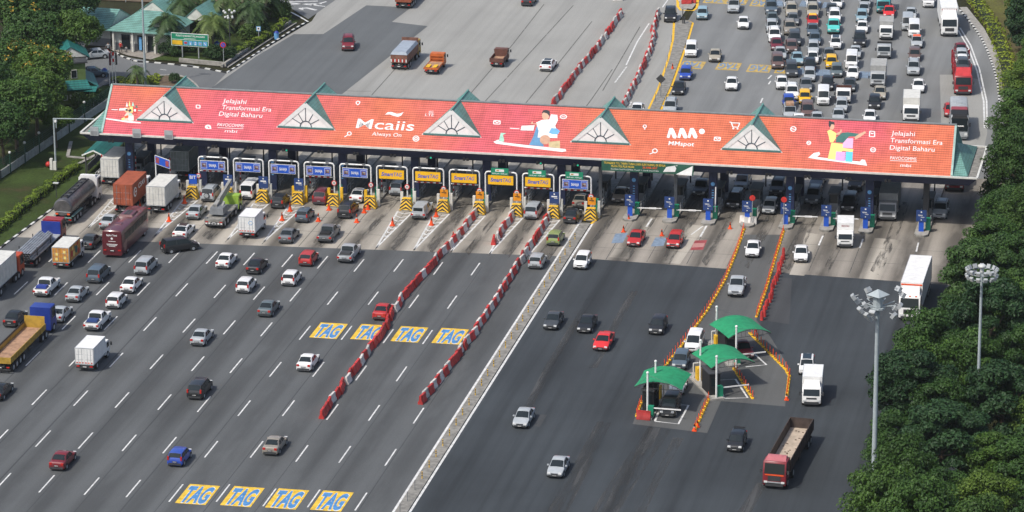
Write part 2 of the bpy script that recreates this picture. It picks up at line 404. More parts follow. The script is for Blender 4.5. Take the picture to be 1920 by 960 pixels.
# broken lane lines of the near carriageway
LX = [-52.8, -48.09, -43.3, -38.55, -34.07, -29.53, -24.86, -20.54, -15.97, -11.34, -6.45, -2.04, 2.79]
PH = [-106.58, -106.04, -105.07, -104.36, -103.83, -103.57, -103.37, -103.23, -103.61, -102.75, -103.04, -102.5, -102.45]
mk = MB()
for k, (x, y0) in enumerate(zip(LX, PH)):
    for n in range(-2, 8):
        y = y0+12.6*n
        if y+4.9 > -22.5+.067*(x+60)-.3: continue
        for i in range(3):
            mk.poly([(x-.08, y+4.87*i/3, .008), (x+.08, y+4.87*i/3, .008), (x+.08, y+4.87*(i+1)/3, .008), (x-.08, y+4.87*(i+1)/3, .008)])
x = -57.3
for n in range(0, 7): mk.poly([(x-.08, -106.9+12.6*n, .008), (x+.08, -106.9+12.6*n, .008), (x+.08, -102.05+12.6*n, .008), (x-.08, -102.05+12.6*n, .008)])
# edge lines of the median
strip(mk, [V3(6.62, -140), V3(6.58, -90), V3(6.6, -40), V3(6.62, -3)], .26, .008)
strip(mk, [V3(8.22, -140), V3(8.2, -90), V3(8.22, -40), V3(8.25, -4)], .26, .008)
# far carriageway: short lines, double edge line
for L, w in (([(1800, 52), (1820, 85), (1837, 132), (1850, 190), (1851, 240)], .22), ([(1796, 56), (1815, 88), (1832, 133), (1844.5, 190), (1846, 240)], .22),
             ([(1217, 44), (1195, 78), (1174, 122)], .2), ([(1242, 14), (1252, 0)], .2), ([(1440, 148), (1447, 141)], .2), ([(1426, 193), (1430, 184)], .2),
             ([(1180, 198), (1184, 191)], .2), ([(1441, 158), (1445, 152)], .2),
             ([(1296, 440), (1318, 424)], .2), ([(1535, 460), (1543, 442)], .22), ([(1612, 465), (1618, 448)], .2), ([(1718, 472), (1722, 455)], .2),
             ([(1313, 444), (1325, 423)], .25), ([(1222, 410), (1212, 425)], .25),
             ([(300, 130), (312, 131.5)], .15), ([(525, 17), (548, 24), (563, 32), (578, 41)], .3)):
    strip(mk, ppx(L), w, .010)
for t in range(9):
    u = t/9; p = at(1172+(1150-1172)*u, 128+(158-128)*u); strip(mk, [p, p+V3(.12, .9)], .18, .009)
for a, b in (((520, 0), (570, -4)), ((528, 4), (596, 2)), ((534, 8), (604, 7)), ((540, 5), (610, 12)), ((585, 10), (612, 3))):
    strip(mk, ppx([a, b]), .35, .010)
strip(mk, ppx([(560, 16), (575, 15), (593, 19)]), .55, .010)
mk.poly([at(*p, .0105) for p in ((560, 16.5), (569, 19), (568, 14))])
# kiosk bays
for L in ([(1228, 790), (1272, 795), (1291, 760), (1240, 757)], [(1357, 747), (1402, 746), (1379, 711), (1346, 713)], [(1398, 688), (1437, 684), (1405, 655)]):
    strip(mk, ppx(L+[L[0]] if len(L) > 3 else L), .22, .012)
mk.build('lane_markings', LINEW)['kind'] = 'structure'
ym = MB()
strip(ym, [p+V3(-.12, 0) for p in fmw[:5]]+[fmw[5], fmw[6]]+[p+V3(.12, 0) for p in fmw[7:]], .42, .008)
strip(ym, ppx([(1270, -20), (1271, 12), (1276, 19), (1300, 20), (1307, 14), (1310, -20)]), .42, .008)
strip(ym, ppx([(1108, 420), (1126, 405)]), .3, .016)
ym.build('yellow_edge_line', TYEL)['kind'] = 'structure'
# TAG boxes
def tag_box(cx, y0, rz, w=3.15, h=5.3, mats=(TAGYEL, LINEW, TAGBLUE), z=.008, t='TAG'):
    b = MB(); b.M = Matrix.Translation((cx, y0, 0)) @ Matrix.Rotation(rz, 4, 'Z')
    b.box(-w/2, w/2, 0, h, z-.004, z, 0)
    b.text(t, (0, .45, z+.004), (1, 0, 0), (0, 1, 0), h-.9, 1, w=w-.40, bold=.06, align='C')
    b.text(t, (0, .55, z+.008), (1, 0, 0), (0, 1, 0), h-1.1, 2, w=w-.52, bold=.045, align='C')
    structure(b.build('road_lettering', list(mats)))
for px, py in ((605, 634), (682, 637), (757.5, 641), (834.5, 644.5)): p = at(px, py); tag_box(p.x, p.y, 0)
for px, py in ((356.5, 945), (441, 949), (525.5, 953.5), (610, 957.5)): p = at(px, py); tag_box(p.x, p.y, 0)
for px, py in ((1303, 115), (1370, 117.5), (1428, 121.5), (1480, 124)): p = at(px, py); tag_box(p.x, p.y, PI, 3.3, 4.2, (FADEY, FADEY, FADEB))
for px, py in ((1345, -6), (1385, -4), (1432, 0)): p = at(px, py); tag_box(p.x, p.y, PI, 3.3, 4.2, (FADEY, FADEY, FADEB))
for px, py in ((1460, 1), (1522, 2), (1564, 5), (1500, 127), (1545, 130), (1617, 134)): p = at(px, py); tag_box(p.x, p.y, PI, 3.0, 3.6, (FADEB, A_FARR, FADEB))
b = MB(); b.poly([at(*p, .012) for p in [(1303, 451), (1326, 450), (1318, 468), (1294, 469)]])
q = [at(*p, .016) for p in [(1300.5, 456), (1322, 455.5), (1319, 463), (1297.5, 464)]]; b.poly(q, 1)
structure(b.build('painted_panel', [FADER, plain('faded_pink', (.45, .22, .2), .7)]))
for q in ([(1154, 438), (1177, 437), (1168, 455), (1146, 456)], [(1229, 445), (1250, 446), (1244, 461), (1220, 462)]):
    b = MB(); b.poly([at(*p, .012) for p in q]); structure(b.build('painted_panel', FADEB))

# hatched tapers in front of the islands
def taper(x, y0, y1, hw, dy=1.6, xs=0.):
    b = MB(); ap = V3(x+xs, y0)
    for s in (-1, 1): strip(b, [ap, V3(x+s*hw, y1)], .22, .012)
    y = y0+.32*(y1-y0)
    while y < y1-.4:
        t = (y-y0)/(y1-y0); a = hw*t
        for s in (-1, 1): strip(b, [V3(x+xs*(1-t)+s*a*.93, y+.45), V3(x+xs*(1-t), y-.25)], .2, .0125+.0005*s)
        y += dy
    structure(b.build('hatched_taper', LINEW))
ISL = [-43.39, -38.8, -34.2, -29.6, -25.0, -20.25, -15.6, -10.93, -6.37, -1.63, 3.05, 7.75]
for x in (-52.6, -48.0): taper(x+.2, -17, -4, .8)
for i in (0, 2, 3, 6, 7, 8, 9, 10): taper(ISL[i], -18.5, -3.3, .95)

# kerbs, painted black and white in blocks
def kerb(name, L, w=.28, h=.14, step=.95, px=True, bw=True):
    P = ppx(L) if px else [V3(*p) for p in L]
    b = MB(); k = 0
    for a, c in zip(P, P[1:]):
        d = c-a; ln = d.length; n = max(1, round(ln/step))
        for i in range(n):
            p, q = a+d*(i/n), a+d*((i+1)/n-.02/ln); b.bar(p+V3(0, 0, h/2), q+V3(0, 0, h/2), w, h, (k % 2) if bw else 0); k += 1
    return structure(b.build(name, [KWHITE, KBLACK] if bw else [CONC]))
kerb('kerb', [(190, 99), (218, 100), (232, 108), (258, 116), (290, 118), (340, 123), (385, 129), (425, 137), (440, 128), (500, 88), (552, 55), (575, 42)])
kerb('kerb', [(1800, 20), (1815, 37), (1830, 57), (1842, 76), (1852, 97), (1862, 125), (1870, 155), (1873, 180), (1874, 200)], step=.8)
kerb('kerb', [(212, 155), (232, 147), (285, 143), (330, 141), (352, 147), (366, 158), (375, 170)], bw=False)
kerb('kerb', [(-60.4, -28, 0), (-59.3, -10.8, 0), (-58.5, 6, 0), (-58.6, 14, 0)], px=False, step=1.3)
kerb('kerb', [(-64.2, -140, 0), (-60.5, -28.1, 0)], px=False, step=1.3)
kerb('kerb', [(1806, 14), (1838, 54), (1860, 95), (1878, 152), (1881, 198)], w=1.15, h=.07, step=2.4, bw=False)
kerb('drain_channel', [(-63.6, -30, 0), (-63.3, -5, 0), (-62.6, 8, 0), (-61.4, 14, 0)], w=.5, h=.12, step=3, px=False, bw=False)
kerb('drain_channel', [(-66.6, 19.5, 0), (-64.8, 12.6, 0), (-61.4, 12.2, 0)], w=.45, h=.12, step=3, px=False, bw=False)
# open drain beside the lawn
b = MB()
P = ppx([(428, 127), (500, 79), (556, 44)])
for a, c in zip(P, P[1:]):
    d = (c-a).normalized(); s = Vector((-d.y, d.x, 0))
    b.bar(a+s*1.0+V3(0, 0, .2), c+s*1.0+V3(0, 0, .2), .35, .4, 0); b.bar(a+s*.5+V3(0, 0, .02), c+s*.5+V3(0, 0, .02), .7, .03, 1)
    b.bar(a+s*.05+V3(0, 0, .07), c+s*.05+V3(0, 0, .07), .2, .13, 0)
structure(b.build('drain_channel', [CONC, KBLACK]))
b = MB(); P = ppx([(335, 117.5), (423, 126)]); b.bar(P[0]+V3(0, .4, .3), P[1]+V3(0, .4, .3), .3, .6, 0); tag(b.build('retaining_wall', CONC), 'low concrete wall round the corner of the palm lawn', 'wall')
# medians
b = MB(); b.box(6.78, 8.02, -140, -4.2, -.02, .12, 0); structure(b.build('median_strip', DCONC))
b = MB(); b.prism([(p.x, p.y, 0) for p in fmw], (0, 0, .1), 0); structure(b.build('median_strip', DCONC))
b = MB(); b.prism([at(*p) for p in [(1273, -20), (1274, 10), (1280, 16), (1298, 17), (1304, 10), (1306, -20)]], (0, 0, .1)); structure(b.build('median_strip', CONC))

# paving joints and seams
sm = MB(); rs = random.Random(4)
for x in LX[1:]:
    o = rs.choice((-.45, .4, .55, -.6))
    strip(sm, [V3(x+o+rs.uniform(-.12, .12), y) for y in (-139, -110, -85, -60, -42, -23.5)], rs.uniform(.06, .16), .0045)
sm.build('road_seam', A_OLD)['kind'] = 'structure'
sm = MB()
for x in ISL0: 
    if x < 6.5 and x not in (-57.2,): strip(sm, [V3(x+.02, -19.6), V3(x+.02, -3.4)], .09, .0045)
    elif x > 9: strip(sm, [V3(x+.02, -18.0), V3(x+.02, -3.0)], .10, .0045)
for y in (-7.6, -13.4): strip(sm, [V3(-59, y), V3(6.6, y)], .08, .0048); strip(sm, [V3(8.4, y), V3(54, y)], .08, .0048)
for L in ([(868, 192), (960, 85), (1020, 8)], [(905, 195), (1000, 92), (1075, 10)], [(982, 198), (1050, 115), (1110, 40)], [(690, 186), (742, 128)], [(1148, 130), (1110, 185), (1095, 205)], [(1130, 170), (1165, 110), (1200, 50)], [(640, 170), (668, 171), (696, 171)]): strip(sm, ppx(L), .14, .0045)
sm.build('paving_joint', broken(asphalt('joint_dark', (.10, .098, .09), .2, .2), .30, .5, (.6, .3, 1)))['kind'] = 'structure'
# ------------------------------------------------------------------ vehicles
CARS = {  # L, W, H, belt, hood, tail, rear, y of: base of rear glass, roof rear, roof front, cowl (fractions of L from the rear)
    'sedan': (4.35, 1.70, 1.45, .92, .86, .98, .15, .30, .56, .74),
    'coupe': (4.55, 1.80, 1.38, .90, .82, .95, .10, .32, .56, .74),
    'hatchback': (3.70, 1.66, 1.53, .95, .92, 1.0, .02, .085, .60, .79),
    'mpv': (4.55, 1.75, 1.72, 1.02, .98, 1.05, .02, .07, .63, .83),
    'suv': (4.50, 1.82, 1.74, 1.08, 1.05, 1.1, .02, .09, .58, .75),
    'van': (4.70, 1.72, 1.98, 1.12, 1.08, 1.1, .015, .04, .78, .93),
}
MCACHE = {}
def car_parts(kind):
    if kind in MCACHE: return MCACHE[kind]
    out = []
    pick = kind == 'pickup_truck'
    if pick: L, Wd, H, belt, hood, tail, f0, f1, f2, f3 = 5.15, 1.82, 1.76, 1.12, 1.08, 1.02, .315, .345, .565, .72
    else: L, Wd, H, belt, hood, tail, f0, f1, f2, f3 = CARS[kind]
    w = Wd/2; zb = .24 if not pick else .36; xr = w*(.74 if kind in ('sedan', 'coupe') else .80)
    if kind == 'van': xr = w*.88
    Y = lambda f: -L/2+f*L
    def sec(y, ww, zt, cab, zbot=zb):
        be = belt if cab else min(belt, zt-.04)
        x5 = xr if cab else ww*.86
        h = [(0, zbot), (ww*.8, zbot), (ww*.99, zbot+.12), (ww, (zbot+be)/2), (ww*.965, be), (x5, zt-.05 if cab else zt-.01), (x5*.72, zt), (0, zt+.02)]
        return [(x, y, z) for x, z in h]+[(-x, y, z) for x, z in reversed(h[1:-1])]
    secs = [sec(Y(0), w*.84, tail-.30, False, zb+.12), sec(Y(0)+.04, w*.93, tail-.1, False), sec(Y(0)+(.16 if kind in ('sedan', 'coupe') or pick else .09), w*.98, tail, False)]
    if kind in ('sedan', 'coupe'): secs.append(sec(Y(f0), w, tail+.01, False))
    elif pick: secs += [sec(Y(f0)-.02, w, tail, False)]
    secs_c0 = len(secs)-1
    secs += [sec(Y(f1), w, H-.03, True), sec(Y((f1+f2)/2), w, H, True), sec(Y(f2), w, H-.04, True)]
    iF = len(secs)-1
    secs += [sec(Y(f3), w, hood+.03, False), sec(Y(1)-.45 if kind != 'van' else Y(1)-.12, w*.98, hood-.07, False), sec(Y(1)-.12 if kind != 'van' else Y(1)-.06, w*.92, hood-.2, False), sec(Y(1), w*.78, .56+.1*(kind in ('suv', 'van') or pick), False, zb+.1)]
    b = MB(); b.loft(secs)
    if kind in ('sedan', 'coupe', 'hatchback'): b.box(-xr*.55, xr*.55, Y(0)+.06, Y(0)+.2, tail-.01, tail+.03, 0) if kind == 'coupe' else None
    b.box(-w*.8, w*.8, Y(0)-.02, Y(0)+.12, zb+.05, zb+.26, 1)            # dark lower bumper
    b.box(-w*.72, w*.72, Y(1)-.1, Y(1)+.015, zb+.06, zb+.22, 1)
    b.box(-w*.42, w*.42, Y(1)-.08, Y(1)+.02, hood-.36, hood-.24, 1)     # grille
    for yy in (Y(.19), Y(.81)):                                         # arches
        for s in (-1, 1): b.tube((s*(w-.05), yy, .33), (s*(w+.006), yy, .33), .40, n=12, mi=1)
    if kind in ('suv',):
        for s in (-1, 1): b.bar((s*xr*.85, Y(f1)+.1, H+.05), (s*xr*.85, Y(f2)-.1, H+.05), .05, .05, 1)
    if pick:                                                            # load bed
        y0, y1 = Y(0)+.12, Y(f0)-.12
        b.box(-w*.82, w*.82, y0, y1, tail+.012, tail+.03, 1)
    out.append(('body', b.mesh('car_body', [PAINT, DGREY], 38), None))
    def across(A, B, lo=.1, hi=.93, off=.016):
        """glass between two stations of the loft"""
        sa, sb = secs[A], secs[B]; ids = [5, 6, 7, 8, 9] if len(sa) == 14 else None
        pa = [Vector(sa[i]) for i in ids]; pb = [Vector(sb[i]) for i in ids]
        nrm = (pb[2]-pa[2]).cross(pa[0]-pa[4]).normalized()
        if nrm.z < 0: nrm = -nrm
        m = MB(); rows = []
        for t in (lo, hi):
            r = [p.lerp(q, t) for p, q in zip(pa, pb)]; c = r[2]
            rows.append([c+(p-c)*.93+nrm*off for p in r])
        vs = rows[0]+rows[1]; m.add(vs, [(i, i+1, 6+i, 5+i) for i in range(4)]); return m
    out.append(('windscreen', across(iF, iF+1, .06, .93).mesh('windscreen', [GLASS]), None))
    if kind != 'van' or True:
        out.append(('rear_window', across(secs_c0+1, secs_c0, .06, .93 if kind in ('sedan', 'coupe') else .9 if not pick else .8).mesh('rear_window', [GLASS]), None))
    def sx(z): t = (z-belt)/(H-.05-belt); return (w*.965)*(1-t)+xr*t+.012
    ya, yb, yc, yd = Y(f0), Y(f1), Y(f2), Y(f3); zl, zh = belt+.05, H-.13
    e = .06
    y0b, y0t = (ya+.28, yb+.02) if kind in ('sedan', 'coupe') else (Y(f0)+.14, yb+.12)
    y1b, y1t = yd-.3, yc-.02
    ym = (y0t+y1t)/2-.05
    for s in (1, -1):
        m = MB()
        for q in ([(y0b, zl), (ym-e, zl), (ym-e, zh), (y0t, zh)], [(ym+e, zl), (y1b, zl), (y1t, zh), (ym+e, zh)]):
            pts = [(s*sx(z), y, z) for y, z in q]; m.poly(pts if s > 0 else pts[::-1])
        out.append(('side_window', m.mesh('side_window', [GLASS]), None))
    r = .31 if kind not in ('suv',) and not pick else .36
    wb = MB(); wb.tube((-.1, 0, 0), (.1, 0, 0), r, n=14, mi=0)
    for s in (-1, 1): wb.tube((s*.09, 0, 0), (s*.108, 0, 0), r*.6, n=10, mi=1)
    wm = wb.mesh('car_wheel', [BLACK, LGREY], 40)
    for yy in (Y(.19), Y(.81)):
        for s in (-1, 1): out.append(('wheel', wm, (s*(w-.08), yy, r)))
    hl = MB(); hl.box(-.17, .17, -.08, .09, -.08, .08, ty=.02, tx=.02)
    tl = MB(); tl.box(-.14, .14, -.05, .05, -.11, .11, 0)
    if kind in ('mpv', 'hatchback', 'suv', 'van'): tl = MB(); tl.box(-.085, .085, -.06, .06, -.2, .2, 0)
    hm, tm = hl.mesh('headlight', [LENSW]), tl.mesh('tail_light', [LENSR])
    for s in (-1, 1):
        out.append(('headlight', hm, (s*w*.68, Y(1)-.09, hood-.24)))
        out.append(('tail_light', tm, (s*w*(.72 if kind in ('sedan', 'coupe') else .83), Y(0)+.035, tail-(.16 if kind in ('sedan', 'coupe') else .0)-(.22 if pick else 0))))
    mm = MB(); mm.box(-.1, .1, -.06, .06, -.07, .07, ty=.01); me = mm.mesh('wing_mirror', [PAINT])
    for s in (-1, 1): out.append(('wing_mirror', me, (s*(w+.07), Y(f3)-.38, belt+.04)))
    pl = MB(); pl.box(-.26, .26, -.01, .01, -.06, .06, 0); pl.box(-.2, .2, -.014, .014, -.025, .025, 1); pm = pl.mesh('number_plate', [KBLACK, LINEW])
    out.append(('number_plate', pm, (0, Y(0)-.035, zb+.40))); out.append(('number_plate', pm, (0, Y(1)+.03, zb+.16)))
    if pick:
        bb = MB(); y0, y1 = Y(0)+.14, Y(f0)-.1
        for s in (-1, 1): bb.box(*(sorted((s*w*.80, s*w*.93))), y0, y1, tail, tail+.05)
        bb.box(-w*.93, w*.93, Y(0)+.06, Y(0)+.13, tail, tail+.05)
        out.append(('load_bed_rail', bb.mesh('load_bed_rail', [PAINT]), None))
    MCACHE[kind] = (out, H, L); return MCACHE[kind]
PAL = {'white': (.73, .73, .72), 'silver': (.36, .385, .40), 'grey': (.13, .14, .15), 'dark': (.05, .056, .062), 'black': (.014, .015, .017), 'red': (.42, .022, .02), 'brightred': (.62, .03, .03),
       'darkred': (.17, .014, .02), 'blue': (.022, .065, .36), 'bluegrey': (.075, .105, .135), 'lightblue': (.24, .36, .42), 'beige': (.34, .31, .245), 'yellow': (.74, .42, .01), 'green': (.22, .28, .09),
       'teal': (.09, .52, .47), 'slate': (.10, .13, .14), 'maroon': (.15, .02, .03), 'brown': (.13, .08, .07), 'tan': (.25, .225, .19)}
NAMES = {'sedan': 'sedan_car', 'coupe': 'coupe_car', 'hatchback': 'hatchback_car', 'mpv': 'people_carrier', 'suv': 'off_road_car', 'van': 'passenger_van', 'pickup_truck': 'pickup_truck'}
CATS = {'sedan': 'car', 'coupe': 'car', 'hatchback': 'car', 'mpv': 'people carrier', 'suv': 'off-roader', 'van': 'van', 'pickup_truck': 'pickup truck'}
SMALL = {'body', 'windscreen', 'rear_window', 'side_window', 'wheel', 'headlight', 'wing_mirror', 'tail_light', 'load_bed_rail'}
def car(kind, colour, px, py, label, m=None, group=None, small=False, z0=0., extra=None, rz=None, cat=None, loc=None):
    parts, H, L = car_parts(kind)
    c = at(px, py, z0+H*.50) if loc is None else Vector(loc)
    if rz is None: rz = 0. if m == 'away' else PI if m is None else heading(px, py, m)
    t = thing(NAMES[kind], label, cat or CATS[kind], (c.x, c.y, z0), rz, group)
    col = PAL[colour] if isinstance(colour, str) else colour
    for nm, me, off in parts:
        if small and nm not in SMALL: continue
        o = link(nm, me, t); o.color = (*col, 1)
        if off: o.location = off
    if extra: extra(t, kind, L, H)
    return t
# extras
def roof_colour(mat):
    def f(t, kind, L, H):
        Lc, Wd, Hc, belt, hood, tail, f0, f1, f2, f3 = CARS[kind]; xr = Wd/2*(.74 if kind in ('sedan', 'coupe') else .8)
        b = MB(); b.box(-xr*.9, xr*.9, -L/2+f1*L+.06, -L/2+f2*L-.06, H-.05, H+.03, tx=.08, ty=.05); b.build('roof_panel', mat, t)
    return f
def taxi_sign(t, kind, L, H):
    b = MB(); b.box(-.3, .3, -.12, .12, H, H+.2, tx=.05, ty=.05); b.build('taxi_sign', WHITE, t)
def roof_load(t, kind, L, H):
    b = MB(); b.box(-.55, .55, -1.0, .35, H+.03, H+.38, tx=.05, ty=.06); b.build('roof_luggage', WOOD, t)
def bed_load(mat):
    def f(t, kind, L, H):
        b = MB(); b.box(-.66, .66, -2.2, -1.15, .9, 1.3, tx=.06, ty=.08); b.build('bed_cover', mat, t)
    return f
def canopy_top(t, kind, L, H):
    b = MB(); b.box(-.8, .8, -2.45, -.85, 1.02, 1.74, tx=.12, ty=.1); o = b.build('bed_canopy', PAINT, t); o.color = (*PAL['silver'], 1)
    b = MB(); b.box(-.58, .58, -2.44, -2.36, 1.2, 1.6, ty=.02); b.build('rear_window', GLASS, t)
def spare(t, kind, L, H):
    b = MB(); b.tube((0, -L/2-.14, .95), (0, -L/2-.0, .95), .36, n=14, mi=0); b.tube((0, -L/2-.16, .95), (0, -L/2-.13, .95), .28, n=14, mi=1); b.build('spare_wheel', [BLACK, LGREY], t, 40)
def sunroof(t, kind, L, H):
    Lc, Wd, Hc, belt, hood, tail, f0, f1, f2, f3 = CARS[kind]
    b = MB(); b.box(-.5, .5, -L/2+f1*L+.1, -L/2+f2*L-.06, H-.04, H+.025, tx=.03, ty=.03); b.build('glass_roof', GLASS, t)
def spoiler(t, kind, L, H):
    b = MB(); b.box(-.6, .6, -L/2+.02, -L/2+.3, H+.02, H+.08); b.build('spoiler', BLACK, t)

# ---- trucks: cab over engine, chassis, wheels; the body is added by each builder
def wheels(t, ys, w, r=.46, twin=True, small=False):
    key = ('truck_wheel', r)
    if key not in MCACHE:
        b = MB(); b.tube((-.15, 0, 0), (.15, 0, 0), r, n=16)
        for s in (-1, 1): b.tube((s*.14, 0, 0), (s*.162, 0, 0), r*.55, n=10, mi=1)
        MCACHE[key] = b.mesh('truck_wheel', [BLACK, LGREY], 40)
    for y in ys:
        for s in (-1, 1): o = link('wheel', MCACHE[key], t); o.location = (s*(w/2-.17), y, r)
def cab(t, yf, mat, W=2.1, Lc=1.6, z0=.45, H=2.25, bed=False, deflector=None, skirt=None, sleeper=False):
    """yf: front of the cab"""
    w = W/2; b = MB()
    bl = z0+(H-z0)*.46
    prof = [(yf-Lc, z0), (yf-.02, z0), (yf, z0+.3), (yf-.02, bl), (yf-.26, H-.12), (yf-.38, H), (yf-Lc, H)]
    secs = []
    for x, k in ((-w, .97), (-w+.07, 1), (w-.07, 1), (w, .97)):
        cz = (z0+H)/2; cy = yf-Lc/2
        secs.append([(x, cy+(y-cy)*k, cz+(z-cz)*k) for y, z in prof])
    b.loft(secs, 0); b.build('cab', mat, t, 35)
    gl = MB(); n = Vector((0, H-.12-bl, .24)).normalized(); a, c = Vector((0, yf-.02, bl)), Vector((0, yf-.26, H-.12))
    p, q = a.lerp(c, .06)+n*.02, a.lerp(c, .94)+n*.02
    gl.poly([(-w*.88, p.y, p.z), (w*.88, p.y, p.z), (w*.85, q.y, q.z), (-w*.85, q.y, q.z)]); gl.build('windscreen', GLASS, t)
    for s in (1, -1):
        g = MB(); pts = [(s*(w+.012), yf-Lc*.72, bl+.02), (s*(w+.012), yf-.2, bl+.02), (s*(w+.012), yf-.36, H-.22), (s*(w+.012), yf-Lc*.72, H-.22)]
        g.poly(pts if s > 0 else pts[::-1]); g.build('side_window', GLASS, t)
        h = MB(); h.box(-.17, .17, -.03, .03, -.1, .1); o = h.build('headlight', LENSW, t); o.location = (s*w*.74, yf+.02, z0+.32)
        m = MB(); m.box(-.09, .09, -.05, .05, -.2, .2); m.bar((-s*.1, 0, .1), (-s*.26, -.05, .1), .03, .03); o = m.build('wing_mirror', DGREY, t); o.location = (s*(w+.22), yf-.1, bl+.3)
    g = MB(); g.box(-w*.78, w*.78, yf-.03, yf+.03, z0-.12, z0+.16, 0); g.box(-w*.55, w*.55, yf-.02, yf+.018, z0+.45, bl-.14, 0); g.build('grille', DGREY, t)
    if skirt: g = MB(); g.box(-w*.98, w*.98, yf-.06, yf+.035, z0+.15, z0+.24); g.build('bumper', skirt, t)
    if deflector:
        d = MB(); d.add([(-w*.9, yf-Lc, H), (w*.9, yf-Lc, H), (w*.9, yf-.5, H), (-w*.9, yf-.5, H), (-w*.82, yf-Lc, H+deflector[1]), (w*.82, yf-Lc, H+deflector[1]), (w*.8, yf-Lc+.4, H+deflector[1]), (-w*.8, yf-Lc+.4, H+deflector[1])],
                      [(0, 1, 5, 4), (1, 2, 6, 5), (2, 3, 7, 6), (3, 0, 4, 7), (4, 5, 6, 7)]); d.build('wind_deflector', deflector[0], t)
def chassis(t, y0, y1, W=.9, z=.75, mat=DGREY, rear=True, tw=2.0):
    b = MB()
    for s in (-1, 1): b.box(s*W/2-.06, s*W/2+.06, y0, y1, z-.14, z+.1)
    n = int((y1-y0)/1.2)+1
    for i in range(n+1): y = y0+(y1-y0)*i/n; b.box(-W/2, W/2, y-.05, y+.05, z-.08, z+.06)
    if rear: b.box(-tw/2, tw/2, y0-.04, y0+.06, .42, .58)
    for s in (-1, 1): b.box(s*(tw/2-.15)-.14, s*(tw/2-.15)+.14, (y0+y1)/2-.5, (y0+y1)/2+.5, .5, .9)
    b.build('chassis', mat, t)
def lamps(t, y, W, z=.66):
    for s in (-1, 1):
        b = MB(); b.box(-.17, .17, -.03, .03, -.07, .07); o = b.build('tail_light', LENSR, t); o.location = (s*(W/2-.25), y, z)
    pl = MB(); pl.box(-.3, .3, -.02, .02, -.1, .1, 0); pl.box(-.22, .22, -.026, .02, -.045, .045, 1); o = pl.build('number_plate', [KBLACK, LINEW], t); o.location = (0, y-.01, z-.05)
def cargo(t, y0, y1, W, z0, z1, mat, name='cargo_box', trim=LGREY, door=None, chev=False, ribs=0):
    b = MB(); w = W/2
    b.box(-w, w, y0, y1, z0, z1, 0)
    for s in (-1, 1):
        b.box(s*w-.03, s*w+.03, y0-.012, y0+.06, z0+.0, z1, 1); b.box(s*w-.025, s*w+.025, y0+.06, y1, z1-.06, z1+.012, 1); b.box(s*w-.025, s*w+.025, y0+.06, y1, z0-.02, z0+.07, 1)
    b.box(-w+.03, w-.03, y0-.012, y0+.05, z1-.07, z1+.012, 1); b.box(-w+.03, w-.03, y0-.012, y0+.05, z0-.02, z0+.07, 1)
    if ribs:
        n = int((y1-y0)/ribs)
        for i in range(1, n):
            y = y0+(y1-y0)*i/n
            for s in (-1, 1): b.box(s*w-.035, s*w+.035, y-.07, y+.07, z0+.12, z1-.1, 0)
    b.build(name, [mat, trim], t)
    for s in (-1, 1):
        d = MB(); x0, x1 = sorted((s*.02, s*(w-.06))); d.box(x0, x1, y0-.03, y0-.013, z0+.1, z1-.09, 0)
        for xx in (x0+(x1-x0)*.33, x0+(x1-x0)*.72): d.tube((xx, y0-.045, z0+.12), (xx, y0-.045, z1-.12), .02, n=5, mi=1)
        for zz in (.3, .6): d.box(x0+.1, x1-.1, y0-.036, y0-.03, z0+(z1-z0)*zz, z0+(z1-z0)*zz+.03, 1)
        if chev:
            for k in range(3): xx = x0+(x1-x0)*(k+.15)/3; d.box(xx, xx+(x1-x0)*.2, y0-.037, y0-.03, z0+.16, z0+.28, 2 if k % 2 else 3)
        d.build('cargo_door', [door or mat, LGREY, ORANGE, RED], t)
def truck(name, label, cat, px, py, H, rz=None, m=None, group=None, dx=0, dy=0):
    c = at(px, py, H/2)
    if rz is None: rz = 0. if m == 'away' else PI if m is None else heading(px, py, m)
    return thing(name, label, cat, (c.x+dx, c.y+dy, 0), rz, group)
def box_lorry(label, px, py, L=5.6, W=2.1, H=2.9, m=None, cabm=WHITE, boxm=WHITE, cabH=2.1, group=None, door=None, gap=.12, z0=.85, chev=False, deflector=None, name='box_lorry', ribs=0, trim=LGREY):
    t = truck(name, label, 'lorry', px, py, H, m=m, group=group)
    cab(t, L/2, cabm, W*.94, 1.45, H=cabH, deflector=deflector)
    chassis(t, -L/2+.05, L/2-1.2, z=.68, tw=W*.95); wheels(t, [-L/2+1.25, L/2-.85], W, .40); lamps(t, -L/2-.02, W*.95)
    cargo(t, -L/2, L/2-1.45-gap, W, z0, H, boxm, door=door, chev=chev, ribs=ribs, trim=trim)
    return t
def open_bed(t, y0, y1, W, z0, hb, mat, floor, name='load_bed', head=.0, inner=None):
    b = MB(); w = W/2
    b.box(-w, w, y0, y1, z0-.16, z0, 0); b.box(-w+.07, w-.07, y0+.07, y1-.07, z0+.001, z0+.03, 1)
    for s in (-1, 1):
        b.box(min(s*w, s*(w-.06)), max(s*w, s*(w-.06)), y0, y1, z0, z0+hb, 0)
        n = max(2, int((y1-y0)/.9))
        for i in range(n+1): y = y0+(y1-y0)*i/n; b.box(min(s*w, s*(w+.05)), max(s*w, s*(w+.05)), y-.04, y+.04, z0-.1, z0+hb-.02, 0)
    b.box(-w+.06, w-.06, y0, y0+.06, z0, z0+hb, 0); b.box(-w+.06, w-.06, y1-.06, y1, z0, z0+hb+head, 0)
    b.build(name, [mat, floor], t)
